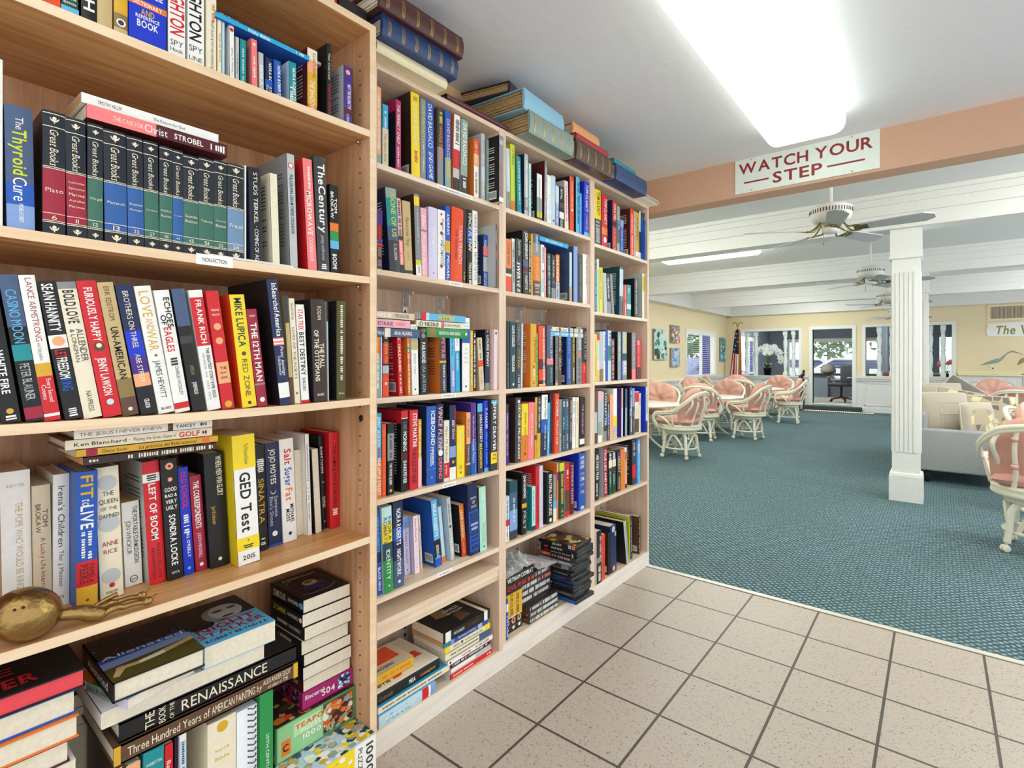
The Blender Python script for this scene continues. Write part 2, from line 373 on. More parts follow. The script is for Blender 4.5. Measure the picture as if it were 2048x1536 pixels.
def window(name, along, a0, a1, z0, z1, c, split, n):
    root = MB(); w = .05
    def bx(p0, p1, d0, d1, q0, q1, m):
        if along == 'x': root.box(p0, p1, c+d0, c+d1, q0, q1, m)
        else: root.box(c+d0, c+d1, p0, p1, q0, q1, m)
    for (p0, p1, q0, q1) in ((a0-.06, a0, z0-.06, z1+.06), (a1, a1+.06, z0-.06, z1+.06), (a0, a1, z1, z1+.06), (a0, a1, z0-.06, z0)): bx(p0, p1, -.1, .03, q0, q1, m_trim)
    bx(split-.03, split+.03, -.1, -.04, z0, z1, m_trim)
    o = root.build(name, kind='structure')
    g = MB()
    if along == 'x': g.box(a0, a1, c-.075, c-.07, z0, z1, m_glass)
    else: g.box(c-.075, c-.07, a0, a1, z0, z1, m_glass)
    g.build('pane', o)
    b = MB(); blind(b, along, a0+.01, a1-.01, z0, z1, c-.01, m_blind)
    if along == 'x': b.box(a0, a1, c-.04, c+.02, z1-.05, z1, m_blind)
    else: b.box(c-.04, c+.02, a0, a1, z1-.05, z1, m_blind)
    b.build('blind', o); return o
window('window_3', 'y', 12.48, 14.56, .76, 1.83, WX+.0, 13.7, 0)
window('window_4', 'x', OW[0]+.06, OW[1]-.06, OW[2]+.06, OW[3]-.06, 20.71, -1.85, 0)
window('window_5', 'y', 16.96, 18.89, .74, 1.80, -4.7, 18.2, 0)
# ---------------------------------------------------------------- the four bookcases
XB = -1.095*CZ; XA = -1.03*CZ            # fronts of the pale cases and of the deeper oak case
oak_h = wood('honey_oak_boards', 'c48a50', 'e0b07a', 1); oak_v = wood('honey_oak_uprights', 'c79369', 'deb28b', 2)
oak_e = wood('honey_oak_edge_band', 'e8c7a0', 'f2d8b6', 1)
pale_h = wood('pale_maple_boards', 'e0c3a6', 'efdcc6', 1); pale_v = wood('pale_maple_uprights', 'dcbca2', 'ebd3bd', 2); pale_k = wood('whitewashed_kick', 'e2d8cd', 'efe8df', 1)
m_steel = M('c9ccd0', .3, 1); m_dark = M('141416', .6)
m_label = M('f6f4ee', .6); m_ink = M('2a2a2a', .6)
AZ = [.06, .675, 1.047, 1.372, 1.766]; ATOP = 2.052
BZ = [.073, .388, .457, .743, 1.038, 1.412, 1.72]; CZS = [.09, .455, .747, 1.038, 1.407, 1.72]; DZ = [.078, .472, .746, 1.043, 1.377, 1.70]; TOP = 2.008
SAG = .006
def sag(y): return SAG*(1-((y-.42)/.45)**2) if .0 < y < .87 else 0
def case_a():
    r = empty('bookcase', (XA, .42, 0), 0, 'honey oak bookcase nearest the camera, deeper and taller than the pale ones', 'bookcase')
    ox, oy = XA, .42; xb = -1.515
    def part(n, fn):
        b = MB(); fn(b); b.v = [(x-ox, y-oy, z) for x, y, z in b.v]; return b.build(n, r)
    def side(y0, y1, holes):
        def f(b):
            b.box(xb, XA-.002, y0, y1, 0, ATOP, oak_v); b.box(XA-.002, XA, y0, y1, 0, ATOP, oak_e)
            if holes:
                for k in range(48):
                    z = .14+k*.032*1.25
                    if z < ATOP-.06:
                        for x in (XA-.045,): b.lathe([(.0026, 0), (.0026, .0008)], m_dark, 8, Matrix.Translation((x, y0, z)) @ Matrix.Rotation(math.pi/2, 4, 'X'))
        return f
    part('side_panel', side(-.045, -.027, False)); part('side_panel', side(.8635, .8825, True))
    part('back_panel', lambda b: b.box(xb-.006, xb, -.045, .8825, .0, ATOP, oak_v))
    part('top_board', lambda b: (b.box(xb, XA-.002, -.027, .8635, ATOP-.019, ATOP, oak_h), b.box(XA-.002, XA, -.027, .8635, ATOP-.019, ATOP, oak_e)))
    for k, z in enumerate(AZ):
        def f(b, z=z, k=k):
            n = 12
            for i in range(n):
                y0 = -.027+.8905*i/n; y1 = -.027+.8905*(i+1)/n; s0, s1 = (sag(y0), sag(y1)) if k else (0, 0)
                for x0, x1, m in ((xb, XA-.004, oak_h), (XA-.004, XA-.002, oak_e)):
                    p = [(x0,y0,z-.018-s0),(x1,y0,z-.018-s0),(x1,y1,z-.018-s1),(x0,y1,z-.018-s1),(x0,y0,z-s0),(x1,y0,z-s0),(x1,y1,z-s1),(x0,y1,z-s1)]
                    b.add(p, [(3,2,1,0),(4,5,6,7),(1,2,6,5),(3,0,4,7)], m)
        s = part('shelf', f)
        if k and k != 2:
            pb = MB(); pb.lathe([(.004, 0), (.004, .011)], m_steel, 10, Matrix.Translation((XA-.045-ox, .8635-oy, z-.023)) @ Matrix.Rotation(math.pi/2, 4, 'X'))
            pb.build('shelf_pin', s)
    cb = MB(); cb.lathe([(.009, 0), (.008, .002)], m_dark, 14, Matrix.Translation((XA-.04-ox, .8635-oy, .99)) @ Matrix.Rotation(math.pi/2, 4, 'X')); cb.build('cam_lock_cover', r)
    lb = MB(); y0 = onx(393, 520, XA)[1]; y1 = onx(466, 528, XA)[1]; zc = AZ[3]-sag(.5)-.008; fx = XA-.0014
    lb.box(fx-.001-ox, fx-ox, y0-oy, y1-oy, zc-.011, zc+.011, m_label)
    letters(lb, 'NON-FICTION', m_ink, (fx+.0004-ox, y0+.012-oy, zc-.0045), (0,1,0), (0,0,1), y1-y0-.024, .009)
    lb.build('shelf_label', r)
case_a()
def case(name, y0, y1, zs, label, thick=None, labels={}):
    r = empty('bookcase', (XB, (y0+y1)/2, 0), 0, label, 'bookcase', 'pale bookcases standing side by side'); ox, oy = XB, (y0+y1)/2; xb = -1.515
    def part(n, fn, par=None):
        b = MB(); fn(b); b.v = [(x-ox, y-oy, z) for x, y, z in b.v]; return b.build(n, par or r)
    t = .0195
    for a in (y0, y1-t): part('side_panel', lambda b: b.box(xb, XB, a, a+t, 0, TOP, pale_v))
    part('back_panel', lambda b: b.box(xb-.006, xb, y0, y1, 0, TOP, pale_v))
    part('top_board', lambda b: b.box(xb, XB-.001, y0+t, y1-t, TOP-.016, TOP, pale_h))
    part('kick_board', lambda b: b.box(XB-.02, XB+.001, y0, y1, 0, zs[0]-.004, pale_k))
    for i, a in enumerate((y1-t-.065, y1-t-.235)):
        def st(b):
            b.box(xb, xb+.006, a-.011, a+.011, zs[0]+.02, TOP-.03, M('dfdfdd', .35, .3))
            z = zs[0]+.04
            while z < TOP-.05: b.box(xb+.006, xb+.0065, a-.004, a+.004, z, z+.012, m_dark); z += .028
        part('shelf_standard', st)
    for k, z in enumerate(zs):
        th = .016
        s = part('shelf', lambda b: (b.box(xb, XB-.001, y0+t, y1-t, z-th, z, pale_h) if (thick != k) else (b.box(xb, XB-.001, y0+t, y1-t, z-.017, z, pale_h), b.box(xb, XB-.004, y0+t, y1-t, z-.036, z-.0175, pale_h), b.box(xb, XB-.006, y0+t, y1-t, z-.054, z-.0365, pale_h))))
        if k in labels:
            (u0, u1), tx = labels[k]
            def lb(b):
                a, c = onx(u0, HV, XB)[1], onx(u1, HV, XB)[1]; fx = XB-.0004
                b.box(fx-.001, fx, a, c, z-.0145, z-.0015, m_label)
                letters(b, tx, m_ink, (fx+.0004, a+.006, z-.0115), (0,1,0), (0,0,1), c-a-.012, .0065)
            part('shelf_label', lb, s)
        if k > 2:
            for a in (y1-t-.065, y1-t-.235):
                part('bracket', lambda b: (b.box(xb+.006, xb+.05, a-.003, a+.003, z-.03, z-.0165, M('e6e6e2', .4)), b.box(xb+.006, xb+.03, a-.003, a+.003, z-.07, z-.03, M('e6e6e2', .4))), s)
case('left', .922, 1.507, BZ, 'pale bookcase right beside the oak one, the left of the three pale cases', 1,
     {6: ((875, 945), 'Fiction filed alphabetically by Author A-C'), 5: ((899, 925), 'FICTION D-F'), 4: ((885, 912), 'FICTION G-K'), 3: ((886, 912), 'FICTION L-P'), 2: ((876, 904), 'FICTION R-Z')})
case('mid', 1.507, 2.165, CZS, 'pale bookcase in the middle, with the discs and tapes at its foot')
case('far', 2.165, 2.787, DZ, 'pale bookcase at the end of the row, next to the carpet edge')
# ---------------------------------------------------------------- books
m_page = bumpy('page_edges', 'e9dfca', 120, .12, .8, 'e2d6bf'); m_pageo = bumpy('old_page_edges', 'd0a672', 120, .12, .8, 'c69b66')
def cover(c): return M(c, .38, 0, .35)
BOOKS = []
def look_of(kind, col, inks):
    s = word(col)+' '+{'h': 'hardback', 'p': 'paperback', 'n': 'book'}[kind]
    inks = [i for i in inks if i != col]
    if kind == 'n': s = 'cream page edges of a book turned inward' if False else word(col)+' book with its page edges outward'
    elif inks: s += ' with '+word(inks[0])+' lettering'
    return s
def decorate(b, items, t, h, r, bulge):
    """bands and lettering on a spine that spans y 0..t, z 0..h with its face at x = bulge"""
    for q_, it in enumerate(items):
        p = it.split(None); k = p[0]; lift = .00022+q_*.00005
        cf = lambda p, e=lift: bulge+e
        if k == 'B':
            a, c = float(p[1]), float(p[2]); m = cover(p[3]); z0, z1 = h*(1-c), h*(1-a); n = 6 if bulge else 1
            for i in range(n):
                ya, yb = t*i/n, t*(i+1)/n; fa, fb = [(bulge*(1-((y-t/2)/(t/2))**2) if bulge else 0)+lift for y in (ya, yb)]
                b.quad((fa, ya, z0), (fb, yb, z0), (fb, yb, z1), (fa, ya, z1), m)
        elif k in 'TUVWIJ':            # T down, U up, V bold down, I italic down, W bold italic
            a, c, col, w, off = float(p[1]), float(p[2]), p[3], float(p[4]), float(p[5]); tx = ' '.join(p[6:])
            hh = w*t; bold = k in 'VW'; it_ = k in 'IW'
            if k == 'U': letters(b, tx, cover(col), (0, t/2-off*t+hh/2, h*(1-c)), (0,0,1), (0,-1,0), h*(c-a), hh, bold, it_, cf)
            else: letters(b, tx, cover(col), (0, t/2+off*t-hh/2, h*(1-a)), (0,0,-1), (0,1,0), h*(c-a), hh, bold, it_, cf)
        elif k in 'HK':                # horizontal words, H regular K bold
            z, col, w = float(p[1]), p[2], float(p[3]); tx = ' '.join(p[4:]); L = w*t
            hh = min(L/max(2, len(tx))*1.55, .9*t)
            letters(b, tx, cover(col), (0, t/2-L/2, h*(1-z)-hh/2), (0,1,0), (0,0,1), L, hh, k == 'K', False, cf)
        elif k == 'O':                 # small round device
            z, col, w = float(p[1]), p[2], float(p[3]); q = []
            for i in range(12):
                g = 2*math.pi*i/12; y = t/2+w*t/2*math.cos(g); zz = h*(1-z)+w*t/2*math.sin(g); q.append((cf(Vector((0,y,zz))), y, zz))
            b.add(q, [list(range(12))], cover(col))
        elif k == 'D':                 # lettering too small to read: a run of tiny strokes
            a, c, col, w = float(p[1]), float(p[2]), p[3], float(p[4]); off = float(p[5]) if len(p) > 5 else 0; z = h*(1-a); e = h*(1-c); m = cover(col)
            while z > e:
                s = r.uniform(.002, .0042); q = w*t*r.uniform(.7, 1)
                if r.random() > .14:
                    y0 = t/2+off*t-q/2; y1 = y0+q
                    b.quad((cf(Vector((0,y0,z))), y0, z-s), (cf(Vector((0,y1,z))), y1, z-s), (cf(Vector((0,y1,z))), y1, z), (cf(Vector((0,y0,z))), y0, z), m)
                z -= s+.0017
        elif k == 'G':                 # gilt emblem of a set
            z = float(p[1]); w = t*.42; zz = h*(1-z); m = cover('cream'); f = bulge+lift
            pts = [(.0,-.5),(.1,-.2),(.32,-.12),(.5,.18),(.48,.34),(.3,.12),(.2,.1),(.24,.3),(.12,.46),(0,.5)]
            q = [(f, t/2+a*w, zz+c*w) for a, c in pts]+[(f, t/2-a*w, zz+c*w) for a, c in reversed(pts[1:-1])]
            n = len(q); b.add([(f, t/2, zz)]+q, [(0, i+1, (i+1) % n+1) for i in range(n)], m)
def make_book(t, h, d, kind, col, side, items, seed, sidefx=''):
    """local frame: origin at the left front foot, spine face towards +x, thickness along +y"""
    r = random.Random(seed); b = MB(); m = cover(col); ms = cover(side); c = .0026 if kind == 'h' else .0009; fl = .003 if kind == 'h' else .0004
    bulge = min(.0024, t*.09) if kind == 'h' else 0; n = 8 if bulge else 1
    if kind == 'n':                              # turned round: page edges face out
        b.box(-d, 0, 0, c, 0, h, ms); b.box(-d, 0, t-c, t, 0, h, ms); b.box(-d, -d+.003, c, t-c, 0, h, m)
        o = b.build('book'); g = MB(); g.box(-d+.003, -.002, c, t-c, fl, h-fl, m_page); g.build('page_block', o); return o
    pr = [((bulge*(1-((t*i/n-t/2)/(t/2))**2) if bulge else 0), t*i/n) for i in range(n+1)]
    k = n+1; v = [(x, y, 0) for x, y in pr]+[(x, y, h) for x, y in pr]+[(-.004, y, 0) for x, y in pr]+[(-.004, y, h) for x, y in pr]
    f = [(i, i+1, k+i+1, k+i) for i in range(n)]+[(k+i, k+i+1, 3*k+i+1, 3*k+i) for i in range(n)]+[(i+1, i, 2*k+i, 2*k+i+1) for i in range(n)]+[(2*k+i+1, 2*k+i, 3*k+i, 3*k+i+1) for i in range(n)]
    b.add(v, f, m, False)
    b.box(-d, 0, 0, c, 0, h, ms); b.box(-d, 0, t-c, t, 0, h, ms)
    decorate(b, items, t, h, r, bulge)
    y = -.0003; sidefx, _, head = sidefx.partition('t')
    if 'w' in sidefx or 'k' in sidefx:          # blurb lines on the visible cover
        mi = cover('white' if 'w' in sidefx else 'charcoal'); z = h*.86
        while z > h*.2:
            if r.random() > .22:
                x = -.022; L = r.uniform(.05, .085)*min(1, d/.14)
                while L > 0:
                    s = r.uniform(.004, .012); b.quad((x-s, y, z), (x, y, z), (x, y, z+.0028), (x-s, y, z+.0028), mi); x -= s+.002; L -= s
            z -= .0085
    if 'b' in sidefx:                            # bar code panel
        b.quad((-.05, y, .012), (-.012, y, .012), (-.012, y, .042), (-.05, y, .042), cover('white')); x = -.047
        while x < -.016: s = r.uniform(.0008, .002); b.quad((x, y-.0002, .017), (x+s, y-.0002, .017), (x+s, y-.0002, .038), (x, y-.0002, .038), cover('black')); x += s+.0014
    if head:                                     # coloured head of the cover
        b.quad((-d, y, h*.84), (0, y, h*.84), (0, y, h), (-d, y, h), cover(head))
    o = b.build('book'); g = MB()
    g.box(-d+(.004 if kind == 'h' else .0006), -.004, c, t-c, fl, h-fl, m_pageo if (kind == 'p' and r.random() < .3) else m_page); g.build('page_block', o)
    return o
def place(rec, o):
    o['category'] = 'book'; BOOKS.append((o, rec))
LIM = {'A': (-.027, .8635), 'B': (.9415, 1.4875), 'C': (1.5265, 2.1455), 'D': (2.1845, 2.7675)}
def gap(shelf, z):
    zs = {'A': AZ+[ATOP-.003], 'B': BZ+[TOP], 'C': CZS+[TOP], 'D': DZ+[TOP]}[shelf[0]]
    up = [q for q in zs if q > z+.05]; return (up[0] if up else TOP)-.0215-(SAG if shelf[0] == 'A' else 0)-z
def gilt(items):
    if 'G .075' not in items: return None
    return 'dark gilt-titled set volume numbered '+items[-1].split()[-1]+' with '+word([q for q in items if q.startswith('B .47 ')][0].split()[3])+' band'
def row(shelf, z, x, text, depth=.15, grp=None, dz=0):
    """a shelf of upright books, each measured from the photo: left, right and top of its spine"""
    cx, cy, cs = 0, 0, 1; recs = []
    for ln in text.strip().split('\n'):
        ln = ln.strip()
        if ln.startswith('@'): cx, cy, cs = [float(q) for q in ln[1:].split()]; continue
        parts = ln.split('|'); p = parts[0].split(); items = [q.strip() for q in parts[1:]]
        xl, xr = float(p[0]), float(p[1]); yt = p[2]; dx = float(p[3]); kind = p[4]; col = p[5]; side = col; ins = .018; fx = ''; dep = depth
        for q in p[6:]:
            if q[0] == 's': side = q[1:]
            elif q[0] == 'i': ins = float(q[1:])
            elif q[0] == 'f': fx = q[1:]
            elif q[0] == 'd': dep = float(q[1:])
            elif q[0] == 'y':
                u = cx+xl/cs; v = cy+float(q[1:])/cs; ins = max(-.01, min(.16, x-onz(u, v, z)[0]))
        X = x-ins
        y0 = onx(cx+xl/cs, HV, X)[1]; y1 = onx(cx+xr/cs, HV, X)[1]
        if yt[0] == '=': h = float(yt[1:]); ty = y0
        else:
            ut = cx+(xl+dx)/cs; q = onx(ut, cy+float(yt)/cs, X); ty = q[1]; h = q[2]-z
        recs.append([y0, y1, h, ty-y0, kind, col, side, fx, ins, dep, items])
    lo, hi = LIM[shelf[0]]
    for r in recs:                               # keep clear of the uprights: slide the book along the measured sight line
        for k in range(3):
            top = max(r[1], r[1]+r[3]); bot = min(r[0], r[0]+r[3]); X = x-r[8]; X2 = X
            if top > hi-.001: X2 = X*(hi-.001)/top
            elif bot < lo+.001 and bot > lo-.05: X2 = X*(lo+.001)/bot
            if X2 != X and abs(X2-X) < .08:
                q = X2/X; r[0] *= q; r[1] *= q; r[3] *= q; r[2] = CZ+(z+r[2]-CZ)*q-z; r[8] = x-X2
    recs.sort(key=lambda r: r[0])
    for a, b in zip(recs, recs[1:]):
        if a[1] > b[0]-.0006: a[1] = b[0]-.0006
        hm = min(a[2], b[2]); sa, sb_ = a[3]/a[2], b[3]/b[2]; need = sa-(b[0]-.0012-a[1])/hm
        if sb_ < need: b[3] = need*b[2]
    for i, r in enumerate(recs):
        y0, y1, h, ty, kind, col, side, fx, ins, dep, items = r
        t = max(.005, y1-y0); an = math.atan2(-ty, h); hh = min(math.hypot(h, ty), gap(shelf, z))
        if abs(an) < .012: an = 0
        o = make_book(t*math.cos(an), hh, dep, kind, col, side, items, hash((shelf, i)) & 0xffff if False else (len(BOOKS)*7+3), fx)
        zs = z-(sag((y0+y1)/2) if x == XA else 0)+.0004+dz
        if an >= 0: o.location = (x-ins, y0, zs); o.rotation_euler = (an, 0, 0)
        else:                                    # leans right: pivot on the right foot
            tt = t*math.cos(an); o.location = (x-ins, y0+t-tt*math.cos(an), zs-tt*math.sin(an)); o.rotation_euler = (an, 0, 0)
        place(dict(shelf=shelf, y=y0, kind=kind, col=col, inks=[q.split()[3 if q[0] in 'TUVWID' else 2] for q in items if q and q[0] in 'TUVWIHKD'], grp=grp, lean=abs(an) > .09, tall=hh, fix=gilt(items)), o)
def lying(shelf, x, cx, cy, cs, xl, xr, yb, yt, kind, col, items=(), depth=.15, side=None, ul=None, grp=None, zfix=None, edges=False):
    """a book on its side, spine outward; measured at its left end (foot yb, top yt) and right end xr"""
    a = onx(cx+xl/cs, cy+yb/cs, x); c = onx(cx+xl/cs, cy+yt/cs, x); e = onx(cx+xr/cs, HV, x)
    z0 = a[2] if zfix is None else zfix; t = (c[2]-a[2]); L = e[1]-a[1]
    return lay(shelf, x, a[1], L, z0, t, kind, col, items, depth, side, grp)
def lay(shelf, x, y0, L, z0, t, kind, col, items=(), depth=.15, side=None, grp=None, rz=0, fx='', word_=None):
    o = make_book(t-.0006, L, depth, kind, col, side or col, items, len(BOOKS)*7+3, fx)
    # spine runs along +y, its reading direction too: local -z -> +y, local +y -> +z
    R = Matrix(((1,0,0,0),(0,0,-1,0),(0,1,0,0),(0,0,0,1)))
    o.matrix_world = Matrix.Translation((x, y0, z0+.0003)) @ Matrix.Rotation(rz, 4, 'Z') @ Matrix.Translation((0, L, 0)) @ R
    place(dict(shelf=shelf, y=y0, kind=kind, col=col, inks=[q.split()[3 if q[0] in 'TUVWID' else 2] for q in items if q and q[0] in 'TUVWIHKD'], grp=grp, flat=True, lean=False, tall=L, fix=word_), o)
    return o
GB = '|B .02 .026 cream|B .125 .131 cream|B .45 .455 cream|B .462 .468 cream|B .47 .885 %s|B .825 .83 cream|B .885 .89 cream|B .897 .903 cream|G .075|G .955|I .15 .44 cream .4 0 Great Books%s|H .86 cream .34 %s'
def gb(c, names, n):
    s = ''; k = len(names)
    for i, w in enumerate(names): s += '|H %.3f cream .78 %s' % (.64+(i-(k-1)/2)*.05, w)
    return GB % (c, s, n)
row('A1', AZ[4], XA, '''
@ 0 0 5.297
380 452 =.19 0 p darkbrown | D .2 .9 gold .5
455 638 =.18 0 p orange | B .86 1 redorange | D .1 .9 cream .3
645 835 =.23 0 p darkgreen | K .86 white .7 SIXTH | K .9 white .7 EDITION | B .93 1 sky
860 1025 =.235 0 h black | B 0 .04 white | V .45 .97 white .72 0 CASH
1030 1190 =.235 0 h tan | I .2 .97 brown .5 0 Italian?
1205 1360 =.21 0 h bronze | B .0 .8 gold | O .88 white .7 | O .88 charcoal .45 | B .93 1 tan
1355 1765 =.235 0 p royalblue | K .55 white .8 PUZZLE | B .63 .68 orange | K .655 white .75 DICTIONARY | K .72 gold .35 AND | K .765 white .62 REFERENCE | K .82 white .55 BOOK
1775 1968 =.20 0 p white spaleblue | V .2 .76 red .8 .05 DEIGHTON | H .84 charcoal .7 SPY | H .91 charcoal .7 Hook
@ 370 0 5.251
20 205 =.2 -4 p white | V .05 .74 black .7 0 DEIGHTON | H .82 charcoal .75 SPY | H .92 charcoal .75 LINE
215 333 =.225 -4 p cream | D .35 .5 orange .3 .2 | U .5 .97 charcoal .3 -.05 Dictionnaire des cons & autres génies
340 384 150 -8 p yellow | B .0 1 cream | U .05 .97 charcoal .55 0 Contes et récits
386 420 185 -8 p paleblue
468 525 215 -8 p white | O .1 red .75 | U .35 .95 charcoal .35 0 L'Amour et l'oubli
527 570 350 -10 p palegrey | U .2 .95 charcoal .4 0 Scènes de la vie
575 645 372 -8 p teal | D .2 .97 white .22
698 766 374 -8 p salmon fk | O .1 white .4 | D .35 .75 white .3
777 832 520 -6 p palegrey | V .2 .95 white .6 0 NORA
845 920 568 -6 p navy | W .12 .95 white .38 .22 NORA ROBERTS | B .6 .78 blue | T .75 .97 palegrey .4 -.2 Blue
935 1015 598 -6 p blue | W .12 .95 white .38 .2 NORA ROBERTS | O .93 peach .5
1095 1175 618 -6 p teal spaleblue | W .12 .9 white .4 .18 NORA ROBERTS | D .6 .97 white .4 -.2
1285 1388 478 -4 p orange smaroon fw | B 0 .18 cream | B .18 .38 peach | B .38 .9 gold | T .05 .45 brown .28 .2 ELIZABETH GEORGE | T .5 .97 white .5 0 THE SHADOW
1490 1535 440 -4 h black | I .12 .48 white .45 0 Their Cold Case | T .5 .98 red .5 0 THIS FATHOM
1665 1757 670 -4 p purple spalegrey fk | O .1 peach .5 | V .3 .75 white .35 .15 NOT THE KILLING TYPE | B .72 .82 maroon | T .82 .98 white .3 0 LORNA
''', grp='books on the top shelf of the oak bookcase')
lying('A1', XA-.012, 370, 0, 5.251, 320, 1305, 205, 140, 'p', 'cyan', ('V .32 .55 white .55 0 Holy Bible', 'D .84 .95 white .5'), .15, 'blue', zfix=onx(370+1190/5.251, 590/5.251, XA-.012)[2])
zb_ = onx(370+1190/5.251, 590/5.251, XA-.012)[2]
lay('A1', XA-.03, .47, .16, zb_+.0165, .012, 'p', 'charcoal', ('V .15 .4 white .5 0 TEACH US',), .13)
lay('A1', XA-.035, .64, .10, zb_+.0165, .009, 'p', 'palegrey', ('D .1 .9 white .5',), .13)
row('A2', AZ[3], XA, '''
@ 0 180 4.518
-75 24 -320 0 h white | D .3 .9 palegrey .3
62 316 95 -26 h slate | B 0 .55 slate | B .62 .8 blue | B .8 1 periwinkle | T .09 .19 white .3 .02 The | V .19 .56 lime .52 .02 Thyroid | T .58 .77 white .52 0 Cure | V .79 .94 white .16 .02 MICHELLE COREY
384 590 140 -16 h midnight '''+gb('crimson', ['Plato'], '6')+'''
606 786 212 -18 h midnight '''+gb('crimson', ['Lucretius', 'Epictetus', 'Marcus', 'Aurelius', 'Plotinus'], '11')+'''
790 930 262 -16 h midnight '''+gb('seagreen', ['Virgil'], '12')+'''
948 1150 318 -16 h midnight '''+gb('cobalt', ['Plutarch'], '13')+'''
1158 1302 382 -16 h midnight '''+gb('cobalt', ['Erasmus', 'Montaigne'], '23')+'''
1308 1438 424 -14 h midnight '''+gb('seagreen', ['Cervantes'], '27')+'''
1440 1556 468 -14 h midnight '''+gb('seagreen', ['Molière', 'Racine'], '31')+'''
1560 1655 505 -12 h midnight '''+gb('cobalt', ['Tocqueville'], '44')+'''
@ 370 180 4.041
-15 108 490 -12 h midnight '''+gb('seagreen', ['Goethe', 'Balzac'], '45')+'''
110 231 512 -12 h midnight '''+gb('seagreen', ['Tolstoy'], '51')+'''
233 336 536 -14 h midnight '''+gb('seagreen', ['Dostoevsky', 'Ibsen'], '52')+'''
342 474 562 -12 h midnight '''+gb('steel', ['Freud'], '54')+'''
478 497 585 -14 p white
532 630 600 -20 h black snavy | T .05 .62 white .34 0 STUDS TERKEL · | T .64 .99 white .34 0 COMING OF AGE
706 770 652 -25 p cream fk
850 915 495 -32 p palegrey sgrey fk | O .1 red .7 | O .1 white .5 | V .18 .7 navy .4 0 PHILADELPHIA CREAM CHEESE COOKBOOK
992 1070 535 -46 p salmon sred | D .05 .28 white .25 .1 | V .29 .68 white .5 0 MICROWAVE | T .7 .92 white .35 0 COOKBOOK
1076 1168 520 -38 h charcoal | V .06 .66 white .6 .08 TheCentury | I .68 .9 palegrey .3 0 Jennings and Brewster | D .93 .98 white .5
1178 1246 752 -12 p black | V .08 .38 white .33 .22 TOM | V .08 .38 white .33 -.2 BROKAW | B .43 .52 orange | B .52 .63 green | B .63 .72 sky | V .78 .95 white .5 0 BOOM!
''', grp='books on the non-fiction shelf of the oak bookcase')
za_ = onx(188, 211, XA-.012)[2]
lay('A2', XA-.022, .262, .245, onx(188, 238, XA-.02)[2], .026, 'p', 'maroon', ('B 0 .45 salmon', 'T .16 .36 cream .35 0 THE CASE FOR', 'T .37 .53 white .6 0 Christ', 'V .58 .8 white .45 0 STROBEL', 'D .86 .97 white .6'), .14)
lay('A2', XA-.028, .256, .235, onx(188, 238, XA-.02)[2]+.0262, .021, 'p', 'white', ('T .1 .26 charcoal .35 0 TIMOTHY KELLER', 'T .48 .72 charcoal .3 0 The Reason for God'), .14)
